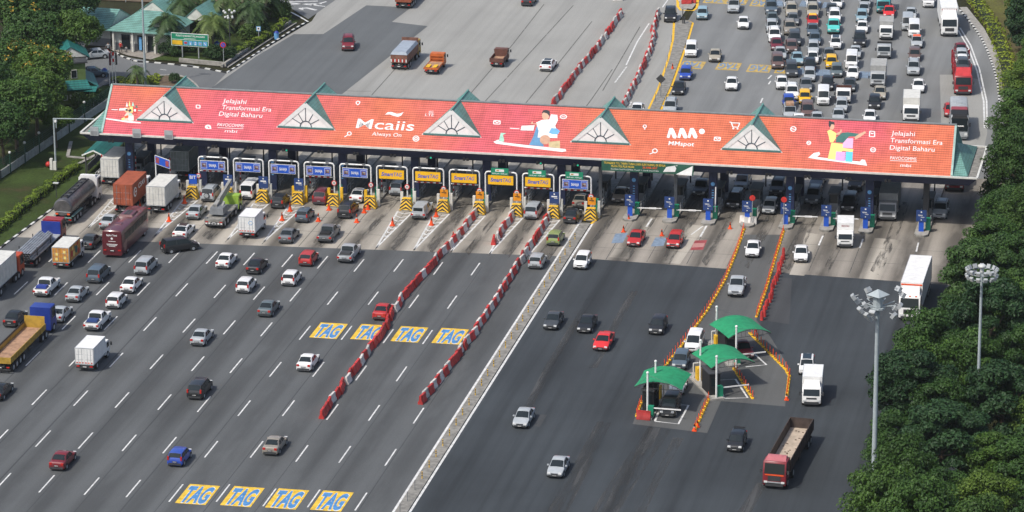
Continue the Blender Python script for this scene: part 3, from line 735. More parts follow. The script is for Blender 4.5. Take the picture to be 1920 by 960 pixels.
# ------------------------------------------------------------------ near carriageway, driving away
GA = 'cars approaching the toll booths'
A = 'away'
def a(kind, col, px, py, label, m=A, **k): return car(kind, col, px, py, label, m, GA, **k)
a('sedan', 'darkred', 118, 858, 'dark red old saloon car alone in the outermost near lanes, pale rear window')
a('hatchback', 'blue', 337, 852, 'bright blue hatchback just ahead of the nearest row of yellow TAG boxes')
a('sedan', 'tan', 516, 830, 'bronze grey saloon car past the end of the first barrier row')
a('sedan', 'white', 578, 675, 'white saloon car just short of the farther TAG boxes, beside the red barriers')
a('mpv', 'black', 375, 724, 'black people carrier alone in the middle lanes, well before the booths')
a('sedan', 'silver', 379, 628, 'silver saloon car alone between the white box lorry and the TAG boxes')
a('sedan', 'slate', 504, 574, 'boxy slate green old saloon car level with the pale hatchbacks')
a('hatchback', 'white', 547, 518, 'white estate-like hatchback just behind the red hatchback')
a('hatchback', 'white', 462, 531, 'small white hatchback behind the black saloon car, before the apron')
a('sedan', 'black', 482, 495, 'black saloon car next to a white saloon at the dark asphalt edge')
a('sedan', 'white', 425, 485, 'white saloon car beside the black saloon near the edge of the concrete apron')
a('hatchback', 'red', 579, 481, 'red hatchback entering the concrete apron beside a silver pickup')
a('pickup_truck', 'silver', 655, 470, 'silver double-cab pickup truck at the edge of the concrete apron', extra=bed_load(DGREY))
a('sedan', 'red', 719, 580, 'red saloon car squeezed close to the red and white barriers')
a('pickup_truck', 'white', 88, 533, 'white pickup truck with a blue load and black roll bar', extra=bed_load(CABBLUE))
a('sedan', 'silver', 145, 547, 'silver saloon car between the two white pickup trucks')
a('sedan', 'white', 247, 530, 'white saloon car ahead of the small white hatchback with red lamps')
a('hatchback', 'white', 219, 560, 'white hatchback with tall red tail lamps behind a white saloon')
a('pickup_truck', 'white', 183, 596, 'white pickup truck with dark open bed, ahead of the white box lorry', extra=bed_load(DBLUE))
a('mpv', 'bluegrey', 185, 509, 'small blue grey people carrier behind the maroon coach')
a('mpv', 'silver', 274, 494, 'silver people carrier behind the black one that changes lanes', )
a('sedan', 'silver', 114, 585, 'silver saloon car half hidden by the blue lorry cab')
a('sedan', 'black', 29, 593, 'black saloon car just beside the blue tractor unit')
a('sedan', 'black', 1, 729, 'black car cut off by the picture edge behind the yellow trailer')
a('sedan', 'dark', 171, 449, 'dark saloon car between the orange lorry and the maroon coach')
car('mpv', 'black', 337, 457, 'black people carrier crossing lanes at an angle beside the coach', None, GA, rz=math.radians(-52))
a('coupe', 'white', 345, 430, 'white car with a black roof in front of the slanting black people carrier', extra=sunroof)
a('sedan', 'silver', 207, 412, 'silver saloon car behind the orange container, beside the coach')
a('sedan', 'silver', 369, 394, 'silver saloon car next to the crane lorry')
a('suv', 'silver', 397, 358, 'silver off-roader with a spare wheel on its tail entering a booth lane', extra=spare)
a('van', 'white', 470, 352, 'white passenger van entering the third booth lane with a blue sign')
a('hatchback', 'black', 526, 374, 'black hatchback close behind a chevron crash cushion, beside the white van')
a('suv', 'maroon', 606, 364, 'dark red off-roader entering a lane under a blue sign')
a('hatchback', 'bluegrey', 572, 400, 'blue grey hatchback beside the orange cones, behind the booths')
a('sedan', 'grey', 542, 438, 'dark grey saloon car on the apron behind the blue grey hatchback')
a('pickup_truck', 'grey', 617, 433, 'dark grey pickup truck with a bed cover on the apron', extra=bed_load(BLACK))
a('suv', 'black', 653, 389, 'black off-roader with red lamps on the apron beside cones')
a('sedan', 'white', 674, 363, 'white saloon car entering the lane next to the dark red off-roader')
a('mpv', 'silver', 749, 347, 'pale silver car inside the first yellow-signed lane')
a('pickup_truck', 'silver', 792, 390, 'silver pickup truck with a hard bed canopy heading for a yellow sign', extra=canopy_top)
a('mpv', 'silver', 1001, 391, 'large silver people carrier entering a lane between two barrier rows')
a('sedan', 'black', 1074, 401, 'black saloon car heading for the last blue-signed lane')
a('sedan', 'tan', 1090, 373, 'bronze car stopped inside the last blue-signed lane')
a('hatchback', 'green', 1042, 443, 'light green small hatchback on the apron beside the barriers')
a('hatchback', 'silver', 1008, 486, 'silver hatchback between the barrier row and the median, behind the green one')

GB = 'cars leaving the toll plaza'
def b_(kind, col, px, py, label, m=None, **k): return car(kind, col, px, py, label, m, GB, **k)
b_('hatchback', 'white', 1092, 487, 'white hatchback at the edge of the dark road beside the median')
b_('sedan', 'dark', 1038, 598, 'dark grey saloon car next to the median, beside a black saloon')
b_('sedan', 'black', 1101, 604, 'black saloon car between the dark grey saloon and the red coupe')
b_('coupe', 'brightred', 1132, 637, 'bright red coupe alone in the middle of the dark exit road')
b_('hatchback', 'black', 1234, 608, 'black hatchback alone beside the line of yellow lane dividers')
b_('pickup_truck', 'silver', 1382, 533, 'silver pickup truck between the two rows of lane dividers', -.28)
b_('mpv', 'white', 1302, 638, 'white people carrier queueing between the dividers and the tent kiosks', -.42)
b_('hatchback', 'bluegrey', 1277, 673, 'dark blue car queueing behind the white people carrier', -.42)
b_('hatchback', 'white', 1272, 719, 'white car with only its bumper showing under the nearest tent', -.42)
b_('mpv', 'black', 1257, 757, 'black people carrier stopped at the arm of the nearest tent kiosk')
b_('sedan', 'maroon', 1393, 652, 'dark red car stopped under the farthest green tent', .7)
b_('hatchback', 'black', 1382, 825, 'black hatchback with a roof spoiler behind the red tipper lorry', extra=spoiler)
b_('hatchback', 'white', 1513, 683, 'white hatchback with black roof and bonnet behind the white lorry', -.1, extra=sunroof)
b_('sedan', 'silver', 982, 780, 'silver saloon car beside a dug patch, nearer the median')
b_('sedan', 'silver', 1047, 872, 'silver old saloon car nearest the lower edge, on the exit road')
b_('sedan', 'white', 1412, 464, 'white saloon car coming down between the two divider rows', -.2)
b_('sedan', 'white', 1502, 473, 'white saloon car just past the booths beside the right divider row', -.05)
b_('sedan', 'red', 1193, 444, 'red saloon car with a wide dark grille just past the exit booths')
b_('hatchback', 'red', 1266, 448, 'red hatchback beside the red painted panel past the booths')
b_('sedan', 'tan', 1164, 363, 'bronze grey saloon car under the canopy beside the median island')
b_('pickup_truck', 'dark', 1316, 349, 'dark pickup truck under the canopy behind a raised arm', extra=bed_load(BLACK))
b_('mpv', 'silver', 1393, 337, 'silver people carrier just under the canopy edge behind the black one')
b_('mpv', 'black', 1379, 371, 'black people carrier under the canopy at a green cabinet', extra=sunroof)
b_('hatchback', 'silver', 1444, 385, 'silver hatchback leaving the booth beside the round red disc')
b_('suv', 'dark', 1459, 348, 'dark off-roader under the canopy ahead of a silver hatchback')
b_('sedan', 'bluegrey', 1533, 336, 'blue grey saloon half hidden behind the canopy fascia')
b_('suv', 'grey', 1526, 364, 'grey off-roader with a pale grille under the canopy')
b_('mpv', 'black', 1593, 377, 'black people carrier waiting at a lowered white arm')
b_('suv', 'black', 1606, 339, 'black car whose nose shows just below the canopy fascia')
b_('suv', 'silver', 1764, 391, 'silver off-roader leaving the last booth beside the trees')

# ------------------------------------------------------------------ beyond the canopy, driving away
GC = 'cars beyond the canopy driving away'
def c_(kind, col, px, py, label, m=A, **k): return car(kind, col, px, py, label, m, GC, small=True, **k)
c_('suv', 'darkred', 653, 79, 'dark red off-roader alone on the dark asphalt patch', -.1)
c_('coupe', 'white', 1028, 119, 'white coupe with a black rear window left of the far barrier row', extra=sunroof)
c_('suv', 'black', 1257, 26, 'black off-roader passing the head of the far median', -.1)
c_('sedan', 'bluegrey', 927, 199, 'blue grey car whose roof just shows over the canopy ridge')
c_('sedan', 'black', 992, -2, 'black car cut off by the upper picture edge')
c_('sedan', 'white', 1195, 204, 'white saloon car behind the canopy ridge beside the far barriers', -.4)

# ------------------------------------------------------------------ the queue coming in beyond the canopy
GQ = 'cars queueing beyond the canopy'
def q(kind, col, px, py, label, m=-.05, **k): return car(kind, col, px, py, label, m, GQ, small=True, **k)
q('hatchback', 'lightblue', 1317, 24, 'light blue hatchback beside the head of the far median', -.15)
q('suv', 'silver', 1376, 9, 'silver off-roader at the upper edge, left of the queue', -.15)
q('sedan', 'white', 1394, 41, 'white saloon car alone, left of the queue near the upper edge', -.05)
q('mpv', 'white', 1296, 91, 'white people carrier beside the far median kerb', -.12)
q('sedan', 'beige', 1341, 102, 'beige saloon car next to the white people carrier by the median', -.2)
q('hatchback', 'blue', 1286, 136, 'blue hatchback next to the faded yellow TAG box by the median', -.25)
q('sedan', 'black', 1273, 163, 'black saloon car directly ahead of the blue hatchback', -.3)
q('suv', 'silver', 1257, 199, 'silver estate car right behind the canopy ridge by the median', -.3)
q('sedan', 'white', 1372, 155, 'white saloon car alone on the open road left of the queue', -.1)
CA = .12
q('suv', 'bluegrey', 1446, 12, 'blue grey off-roader, first lane of the queue at the upper edge', CA)
q('sedan', 'slate', 1448, 33, 'slate saloon car, first lane of the queue, second from the upper edge', CA)
q('hatchback', 'silver', 1447, 48, 'silver blue hatchback just behind a white off-roader in the first queue lane', CA)
q('suv', 'white', 1452, 64, 'white off-roader just behind the dark red saloon in the queue', CA)
q('sedan', 'maroon', 1456, 81, 'dark red saloon in the first queue lane ahead of a white off-roader', CA)
q('sedan', 'silver', 1463, 98, 'silver saloon car just ahead of the dark red saloon in the queue', CA)
q('mpv', 'brown', 1458, 113, 'brown black people carrier at the outer side of the queue', CA)
q('sedan', 'white', 1466, 153, 'white saloon car beside the dark grey saloon, outer side of the queue', CA)
q('suv', 'white', 1485, 171, 'white off-roader between the yellow taxi and the white saloon', CA)
q('hatchback', 'blue', 1479, 190, 'bright blue hatchback behind the car with roof luggage', CA)
q('suv', 'silver', 1481, 209, 'pale silver car with brown luggage on its roof', CA, extra=roof_load)
q('sedan', 'white', 1498, 224, 'white car whose roof shows just above the canopy ridge', CA)
q('sedan', 'silver', 1479, 3, 'silver saloon at the upper edge, second queue lane', CA)
q('suv', 'beige', 1484, 17, 'beige off-roader near the upper edge, second queue lane', CA)
q('sedan', 'grey', 1487, 34, 'dark grey saloon between the beige and the grey brown off-roaders', CA)
q('suv', 'tan', 1481, 50, 'grey brown off-roader with black bonnet scoop in the second queue lane', CA)
q('mpv', 'dark', 1490, 70, 'dark people carrier ahead of the grey brown off-roader', CA)
q('hatchback', 'brown', 1484, 86, 'dark brown hatchback behind the light silver saloon in the second queue lane', CA)
q('sedan', 'lightblue', 1495, 108, 'pale silver saloon ahead of the dark brown hatchback', CA)
q('mpv', 'dark', 1484, 128, 'dark grey people carrier on a faded blue road panel, outer queue', CA)
q('sedan', 'grey', 1511, 157, 'dark grey saloon behind the yellow taxi', .1)
q('hatchback', 'yellow', 1509, 181, 'yellow taxi hatchback between the white off-roader and white van', .05, cat='taxi')
q('mpv', 'brown', 1514, 204, 'dark brown people carrier ahead of the yellow taxi near the ridge', .05)
q('sedan', 'silver', 1532, 221, 'silver saloon with its roof just above the canopy ridge', 0)
q('suv', 'white', 1523, 3, 'white off-roader at the upper edge, third queue lane', .02)
q('suv', 'beige', 1524, 18, 'beige off-roader right behind the red taxi with yellow roof', .02)
q('sedan', 'red', 1524, 36, 'red taxi saloon with a yellow roof', .02, extra=roof_colour(YEL), cat='taxi')
q('sedan', 'bluegrey', 1524, 54, 'blue grey saloon just ahead of the red taxi with yellow roof', .02)
q('sedan', 'bluegrey', 1528, 71, 'blue grey saloon just behind a pale silver hatchback in the third queue lane', .02)
q('hatchback', 'silver', 1525, 88, 'pale silver hatchback in the middle of the third queue lane', .0)
q('sedan', 'white', 1524, 106, 'white saloon between pale silver and black cars in the third queue lane', -.02)
q('hatchback', 'black', 1519, 121, 'black hatchback just ahead of a white saloon, third queue lane', -.03)
q('hatchback', 'silver', 1518, 139, 'pale silver hatchback just ahead of a black hatchback', -.03)
q('hatchback', 'black', 1552, 155, 'black hatchback just behind the white passenger van', -.05)
q('van', 'white', 1544, 178, 'white passenger van near the canopy, between yellow taxi and open lorry', -.03)
q('sedan', 'white', 1569, 3, 'white saloon at the upper edge, fourth queue lane', -.03)
q('sedan', 'dark', 1560, 16, 'dark saloon behind the white off-roader and turquoise pickup', .02)
q('suv', 'white', 1565, 29, 'white off-roader right behind the turquoise pickup', 0)
q('pickup_truck', 'teal', 1563, 47, 'turquoise pickup truck in the queue', 0)
q('hatchback', 'white', 1567, 79, 'white hatchback with bonnet scoop and black roof in the fourth lane', -.02, extra=sunroof)
q('sedan', 'grey', 1554, 100, 'dark grey saloon just behind the plain yellow car', .1)
q('hatchback', 'yellow', 1559, 115, 'plain yellow hatchback between dark grey and grey cars in the queue', .05)
q('hatchback', 'slate', 1569, 131, 'grey hatchback ahead of the plain yellow car', .02)
q('sedan', 'dark', 1593, 157, 'dark blue grey saloon beside the open lorry', -.08)
q('hatchback', 'silver', 1578, 196, 'silver hatchback just ahead of the brown open lorry', -.05)
q('sedan', 'silver', 1572, 214, 'silver saloon ahead of the silver hatchback, at the canopy ridge', -.05)
q('sedan', 'silver', 1622, 2, 'silver saloon at the upper edge, fifth queue lane', -.1)
q('sedan', 'silver', 1620, 15, 'silver saloon second from the upper edge in the fifth lane', -.1)
q('hatchback', 'lightblue', 1616, 29, 'pale blue silver hatchback just behind a white saloon, fifth lane', -.1)
q('sedan', 'white', 1617, 49, 'white saloon just behind the black off-roader in the fifth lane', -.1)
q('suv', 'black', 1612, 72, 'black off-roader with big grille in the fifth lane', -.1)
q('sedan', 'silver', 1604, 96, 'silver saloon right behind the tall white van', -.12)
q('van', 'white', 1597, 111, 'tall white van just behind a white saloon, fifth lane', -.1)
q('sedan', 'white', 1599, 135, 'white saloon right ahead of the tall white van', -.12)
q('sedan', 'brightred', 1667, 20, 'red saloon beside the blue lorry at the upper edge', -.12)
q('sedan', 'beige', 1650, 172, 'beige saloon just ahead of the tall canvas box lorry', -.05)
q('hatchback', 'black', 1640, 190, 'black hatchback just ahead of the beige saloon', -.1)
q('sedan', 'white', 1631, 217, 'white saloon just ahead of the black hatchback at the canopy ridge', -.1)
q('sedan', 'silver', 1708, 24, 'silver saloon last in the sixth lane, behind the white vans', -.05)
q('van', 'silver', 1702, 40, 'silver van half hidden by a white van', -.05)
q('van', 'white', 1714, 52, 'white van with roof hatch behind the orange-roofed taxi', .03)
q('sedan', 'silver', 1719, 76, 'silver taxi saloon with an orange roof', -.02, extra=roof_colour(ORANGE), cat='taxi')
q('hatchback', 'brown', 1715, 101, 'dark brown hatchback ahead of the orange-roofed taxi', -.05)
q('suv', 'silver', 1713, 125, 'silver off-roader ahead of the dark brown hatchback, sixth lane', -.04)
q('sedan', 'white', 1722, 159, 'white and red taxi saloon behind the tall white box lorry', -.03, extra=taxi_sign, cat='taxi')
q('sedan', 'red', 1782, 204, 'red car mostly hidden behind the grey coach', .1)
q('van', 'white', 1741, -3, 'white vehicle just cut by the upper edge beside the white trailer', .05)

GP = 'parked cars at the service building'
def p_(kind, col, px, py, label, rz): return car(kind, col, px, py, label, None, GP, small=True, rz=math.radians(rz))
p_('sedan', 'silver', 177, 100, 'silver saloon parked by the service building forecourt', 120)
p_('sedan', 'bluegrey', 175, 134, 'dark blue car parked beside the office under the trees', -70)
p_('suv', 'grey', 147, 21, 'grey car parked behind the service building roof', -80)
# ------------------------------------------------------------------ lorries, coach and special vehicles
GT = 'lorries approaching the toll booths'
def side_text(t, txt, x, y, z, h, mat, w=None, s=1, name='lettering', bold=.02):
    """writing on the side of a body; s=1 the side towards +X"""
    b = MB(); b.text(txt, (x, y, z), (0, s, 0), (0, 0, 1), h, 0, w=w, bold=bold, align='C'); b.build(name, mat, t)
def end_text(t, txt, y, z, h, mat, w=None, front=True, bold=.02, x=0):
    b = MB(); b.text(txt, (x, y, z), (-1 if front else 1, 0, 0), (0, 0, 1), h, 0, w=w, bold=bold, align='C'); b.build('lettering', mat, t)
# white small box lorry, near
t = box_lorry('white box lorry with plain doors alone in the outer near lanes', 174, 659, L=5.9, H=2.75, m=A, cabH=2.0, group=GT, chev=True)
# lorry entering the booths
t = box_lorry('white box lorry with a round mark on its door, behind the booths', 473.5, 416, L=5.2, H=2.85, m=A, group=GT, chev=True)
b = MB(); b.tube((.5, -2.64, 2.1), (.5, -2.648, 2.1), .27, n=16); b.tube((.5, -2.645, 2.1), (.5, -2.652, 2.1), .2, n=16, mi=1); b.build('emblem', [LBLUE, WHITE], t)
# orange lorry
t = box_lorry('orange painted box lorry with a pale roof, beside the pipe lorry', 128.5, 471, L=5.9, H=2.75, m=A, boxm=plain('lorry_orange', (.60, .27, .05), .5, dirt=.4), cabH=2.1, group=GT)
b = MB(); b.box(-1.04, 1.04, -2.93, 1.28, 2.762, 2.785); b.build('roof_panel', OFFWHITE, t)
b = MB()
for k, (y, z, r, mi) in enumerate([(-1.9, 1.7, .42, 0), (-1.1, 1.5, .36, 1), (-.2, 1.8, .48, 2), (.6, 1.4, .33, 0), (-1.5, 2.3, .22, 1), (.3, 2.35, .25, 0), (-.7, 2.2, .2, 2)]):
    b.tube((1.052+.001*k, y, z), (1.056+.001*k, y, z), r, n=9, mi=mi)
for x, z in ((-.5, 1.3), (.55, 1.5), (-.45, 1.9), (.5, 2.2)): b.box(x-.16, x+.16, -3.005, -2.99, z-.16, z+.16, 1)
b.build('painted_pictures', [RED, PALEY, DKTEAL], t)
# big white box lorry
t = truck('box_lorry', 'long white box lorry entering a booth lane beside the orange container', 'lorry', 308, 360, 3.55, m=A, group=GT)
cab(t, 3.7, WHITE, 2.2, 1.6, H=2.5); chassis(t, -3.6, 2.4, tw=2.2); wheels(t, [-2.2, -1.1, 2.9], 2.35, .46); lamps(t, -3.67, 2.3)
cargo(t, -3.6, 1.95, 2.4, 1.05, 3.55, OFFWHITE)
# orange container lorry
t = truck('container_lorry', 'lorry carrying a rusty orange shipping container between tanker and white box', 'lorry', 247, 359, 3.9, m=A, group=GT)
cab(t, 4.6, WHITE, 2.3, 1.7, H=2.9); chassis(t, -3.6, 3.0, tw=2.3); wheels(t, [-2.6, -1.4, 1.6, 3.75], 2.4, .48); lamps(t, -3.68, 2.3)
cargo(t, -3.6, 2.46, 2.44, 1.25, 3.9, RUST, 'container', trim=RUST, ribs=.42)
side_text(t, 'CSAV', 1.262, .3, 2.75, .62, WHITE, w=2.9)
b = MB(); b.tube((1.26, -2.5, 2.7), (1.266, -2.5, 2.7), .62, n=20); b.tube((1.264, -2.42, 2.7), (1.27, -2.42, 2.7), .42, n=20, mi=1); b.box(1.26, 1.273, -2.5, -1.95, 2.6, 2.8, 0); b.build('emblem', [WHITE, RUST], t)
for x in (-.85, -.35, .35, .85): b = MB(); b.tube((x, -3.66, 1.35), (x, -3.66, 3.8), .03, n=5); b.build('lock_bar', RUST, t)
# grey container ahead, under the canopy
t = truck('container_lorry', 'lorry with a white rear-doored container already under the canopy edge', 'lorry', 222, 309, 3.6, m=A, group=GT)
cab(t, 4.2, WHITE, 2.3, 1.7, H=2.8); chassis(t, -3.6, 2.8, tw=2.3); wheels(t, [-2.6, -1.4, 3.3], 2.4, .48); lamps(t, -3.68, 2.3); cargo(t, -3.6, 2.2, 2.4, 1.15, 3.6, OFFWHITE)
t = truck('container_lorry', 'lorry with a grey green container inside the lane behind the first blue sign', 'lorry', 352, 296, 3.7, m=A, group=GT)
cab(t, 4.2, WHITE, 2.3, 1.7, H=2.8); chassis(t, -3.6, 2.8, tw=2.3); wheels(t, [-2.6, -1.4, 3.3], 2.4, .48); lamps(t, -3.68, 2.3); cargo(t, -3.6, 2.2, 2.4, 1.15, 3.75, plain('container_grey', (.17, .20, .20), .6, dirt=.35))
# tanker
t = truck('tanker_lorry', 'steel road tanker with a white cab beside the grass bank', 'lorry', 154, 371, 3.5, m=A, group=GT, dx=-.6)
cab(t, 6.1, WHITE, 2.4, 1.9, H=3.15, deflector=(WHITE, .3)); chassis(t, -5.8, 4.4, tw=2.3); wheels(t, [-4.9, -3.75, -2.6, 2.1, 3.3, 5.1], 2.45, .48); lamps(t, -5.87, 2.3)
b = MB(); secs = []
for y, k in ((-5.9, .86), (-5.75, .98), (-5.5, 1), (3.4, 1), (3.65, .97), (3.8, .84)):
    secs.append([(1.24*k*math.cos(q_), y, 2.15+1.12*k*math.sin(q_)) for q_ in [2*PI*i/20 for i in range(20)]])
b.loft(secs); b.build('tank', STEEL, t, 40)
b = MB()
for s in (-1, 1): b.box(s*.42-.03, s*.42+.03, -5.2, 3.3, 3.23, 3.36)
for i in range(11): y = -4.9+.78*i; b.box(-.40, .40, y-.05, y+.05, 3.24, 3.3)
for i in range(6): b.tube((0, -4.4+1.45*i, 3.2), (0, -4.4+1.45*i, 3.42), .26, n=10)
b.build('walkway', DGREY, t)
b = MB()
for s in (-1, 1): b.box(min(s*1.0, s*1.26), max(s*1.0, s*1.26), -5.6, -1.9, 1.0, 1.12)
b.box(-1.1, 1.1, -5.93, -5.85, .85, 1.0); b.build('mudguard', plain('mudguard_teal', (.20, .34, .31), .5), t)
b = MB(); b.box(-1.02, 1.02, -5.94, -5.90, 1.62, 1.7); b.build('rear_rail', LGREY, t)
b = MB()
for s in (-1, 1): b.box(s*.75-.18, s*.75+.18, -5.96, -5.93, 1.3, 1.5)
b.build('hazard_plate', ORANGE, t)
# pipe lorry
t = truck('flatbed_lorry', 'flatbed lorry with red cab and blue headboard carrying steel pipes', 'lorry', 76, 455, 2.6, m=A, group=GT)
cab(t, 6.2, CABRED, 2.35, 1.8, H=2.85); chassis(t, -6.0, 4.4, z=.8, tw=2.3); wheels(t, [-5.0, -3.9, 2.2, 3.3, 5.3], 2.4, .48); lamps(t, -6.06, 2.3)
b = MB(); b.box(-1.2, 1.2, -6.0, 4.1, 1.05, 1.2); b.build('flat_bed', LGREY, t)
b = MB(); b.box(-1.2, 1.2, 3.95, 4.12, 1.2, 2.75); b.build('headboard', CABBLUE, t)
b = MB()
for y in (-4.5, 0.5):
    for s in (-1, 1): b.box(s*1.12-.05, s*1.12+.05, y-.05, y+.05, 1.2, 2.2)
b.build('stake', DGREY, t)
tl = t.location
b = MB()
for r in range(3):
    for i in range(6-(r % 2)): x = -.85+.34*i+.17*(r % 2); b.tube((x, -6.6, .15+.27*r), (x, 2.6-(i % 3)*.4, .15+.27*r), .142, n=10, caps=False); b.tube((x, -6.56, .15+.27*r), (x, -6.5, .15+.27*r), .12, n=10, mi=1)
o = b.build('pipe_bundle', [PIPE, BLACK], None, 40); o.location = (tl.x, tl.y, 1.2); tag(o, 'bundle of long galvanised steel pipes on the flatbed lorry', 'pipes')
# coach
t = truck('coach', 'long maroon coach with white writing on its tail, near the apron edge', 'coach', 236, 433, 3.45, m=A, group=GT)
b = MB(); secs = []
for y, k, zt in ((-5.5, .94, 3.3), (-5.4, 1, 3.42), (4.6, 1, 3.42), (5.15, .98, 3.3), (5.5, .9, 2.9), (5.62, .86, 2.2)):
    w = 1.25*k; h = [(0, .36), (w*.9, .36), (w, .5), (w, 1.6), (w*.985, 2.9), (w*.93, zt-.12), (w*.78, zt), (0, zt+.04)]
    secs.append([(x, y, z) for x, z in h]+[(-x, y, z) for x, z in reversed(h[1:-1])])
b.loft(secs); b.build('body', MAROON, t, 35)
wheels(t, [-3.3, 3.6], 2.5, .50); lamps(t, -5.54, 2.3, 1.0)
for s in (1, -1):
    for i in range(7):
        y = -4.3+1.27*i; g = MB(); q_ = [(s*1.268, y, 1.95), (s*1.268, y+1.2, 1.95), (s*1.256, y+1.2, 2.85), (s*1.256, y, 2.85)]; g.poly(q_ if s > 0 else q_[::-1]); g.build('side_window', GLASS, t)
g = MB(); g.box(-1.05, 1.05, 5.3, 5.66, 1.4, 2.7, ty=.1); g.build('windscreen', GLASS, t)
b = MB(); b.box(-.85, .85, .2, 2.5, 3.42, 3.68, tx=.1, ty=.15); b.box(-.35, -.05, .5, 2.2, 3.68, 3.71, 1); b.box(.05, .35, .5, 2.2, 3.68, 3.71, 1); b.build('air_conditioner', [MAROON, DGREY], t)
b = MB(); b.box(-.45, .45, -3.0, -2.2, 3.44, 3.52, tx=.03, ty=.03); b.build('roof_hatch', MAROON, t)
b = MB(); b.box(-.4, .4, 4.1, 4.7, 3.4, 3.5, tx=.03, ty=.03); b.build('roof_hatch', MAROON, t)
end_text(t, 'Bayfort Travel', -5.52, 2.75, .24, WHITE, 1.3, front=False)
b = MB()
for z, w_ in ((2.1, .45), (1.74, .68), (1.62, .6), (1.48, .4)): b.box(-w_, w_, -5.526, -5.52, z-.03, z+.03)
b.build('tail_stripes', WHITE, t)
b = MB(); b.tube((.0, -5.53, 2.45), (0, -5.534, 2.45), .14, n=12); b.build('emblem', WHITE, t)
b = MB()
for y, z, r in ((-4.3, 1.2, .55), (-3.9, 1.65, .35), (-4.7, 1.5, .3)): b.tube((1.255, y, z), (1.262+r*.01, y, z), r, n=10)
b.build('painted_pictures', plain('coach_print', (.30, .16, .13), .4), t)
for s in (-1, 1): m_ = MB(); m_.box(-.08, .08, -.1, .1, -.25, .25); m_.bar((0, 0, .2), (-s*.3, -.15, .5), .05, .05); o = m_.build('wing_mirror', DGREY, t); o.location = (s*1.5, 5.6, 2.5)
# yellow low trailer with blue tractor
t = truck('articulated_lorry', 'blue tractor unit pulling a long empty yellow drop-side trailer', 'lorry', 42, 638, 2.6, m=A, group=GT)
cab(t, 8.3, CABBLUE, 2.4, 2.1, H=3.1); chassis(t, -7.6, 6.4, z=.85, tw=2.4); wheels(t, [-6.6, -5.45, -4.3, -3.1, 3.4, 4.6, 7.3], 2.5, .5); lamps(t, -7.68, 2.4, .8)
open_bed(t, -7.6, 4.3, 2.5, 1.35, .55, MUSTARD, WOOD, head=.85)
b = MB(); b.box(-1.22, -1.19, -7.4, 4.2, 1.9, 2.15); b.build('side_rail', DGREY, t)
# white container with red tractor at the edge
t = truck('container_lorry', 'lorry with orange red cab and white container at the picture edge', 'lorry', 0, 510, 3.7, m=A, group=GT)
cab(t, 5.2, plain('cab_orange_red', (.50, .07, .02), .4), 2.4, 2.0, H=2.9); chassis(t, -5.6, 3.6, tw=2.3); wheels(t, [-4.4, -3.2, 2.0, 3.1, 4.4], 2.45, .5); lamps(t, -5.7, 2.3)
cargo(t, -5.6, 2.4, 2.45, 1.2, 3.75, OFFWHITE, 'container', ribs=.6)
for s in (-1, 1): b = MB(); b.tube((s*.9, 2.95, 1.0), (s*.9, 2.95, 2.9), .16, n=8); b.build('exhaust_stack', DGREY, t)
# crane lorry
t = truck('crane_lorry', 'grey crane lorry with folded boom and lime green cab', 'crane lorry', 419, 390, 2.8, m=A, group=GT)
cab(t, 4.6, LIME, 2.2, 1.7, H=2.15); chassis(t, -4.3, 4.0, z=.8, tw=2.3); wheels(t, [-3.4, -2.2, 1.4, 3.6], 2.4, .5); lamps(t, -4.36, 2.3, .9)
b = MB(); b.box(-1.15, 1.15, -4.3, 2.4, 1.0, 1.18); b.box(-1.1, 1.1, -4.34, -4.28, .75, 1.0); b.build('deck', DCONC, t)
b = MB(); b.tube((0, -1.6, 1.18), (0, -1.6, 1.6), .8, n=14); b.box(-.9, .9, -3.2, -1.0, 1.5, 2.3, tx=.08, ty=.15); b.build('turntable', GREY, t)
b = MB(); b.bar((-.3, -2.6, 2.3), (-.5, 4.1, 3.0), .5, .6); b.bar((-.3, -1.0, 2.75), (-.5, 5.2, 3.45), .34, .36); b.bar((.4, -3.0, 1.8), (.4, -1.0, 2.5), .25, .25); b.build('boom', plain('crane_grey', (.30, .30, .28), .5, dirt=.4), t)
b = MB(); b.box(-.95, -.35, .2, 1.5, 1.2, 2.4, tx=.08, ty=.12); b.build('operator_cab', LGREY, t)
b = MB()
for s in (-1, 1):
    for y in (-3.9, 1.9): b.box(s*1.1-.18, s*1.1+.18, y-.15, y+.15, .7, 1.35)
b.build('outrigger', GREY, t)
b = MB()
for i in range(6): x = -.95+.38*i; b.box(x-.12, x+.12, -4.37, -4.345, .62, .8)
b.build('hazard_stripes', WHITE, t)

# --- driving towards us
GX = 'lorries leaving the toll plaza'
MAROONC = plain('cab_dark_red', (.20, .018, .026), .4, dirt=.35)
t = box_lorry('white box lorry beside the last green tent, driving towards the lower edge', 1523.5, 723, L=5.6, H=2.9, m=-.12, group=GX, deflector=(WHITE, .5))
t = box_lorry('white box lorry with red lettering over its cab just past the booths', 1585, 435, L=4.9, W=2.0, H=2.75, m=-.03, group=GX, cabH=1.95)
end_text(t, 'RICOH', .9, 2.3, .22, FADER, .9)
t = box_lorry('grey box lorry leaving the booth under the canopy', 1668, 376, L=7.6, W=2.3, H=3.2, m=-.25, group=GX, boxm=CANVAS, cabm=plain('cab_grey', (.30, .31, .32), .4), cabH=2.35)
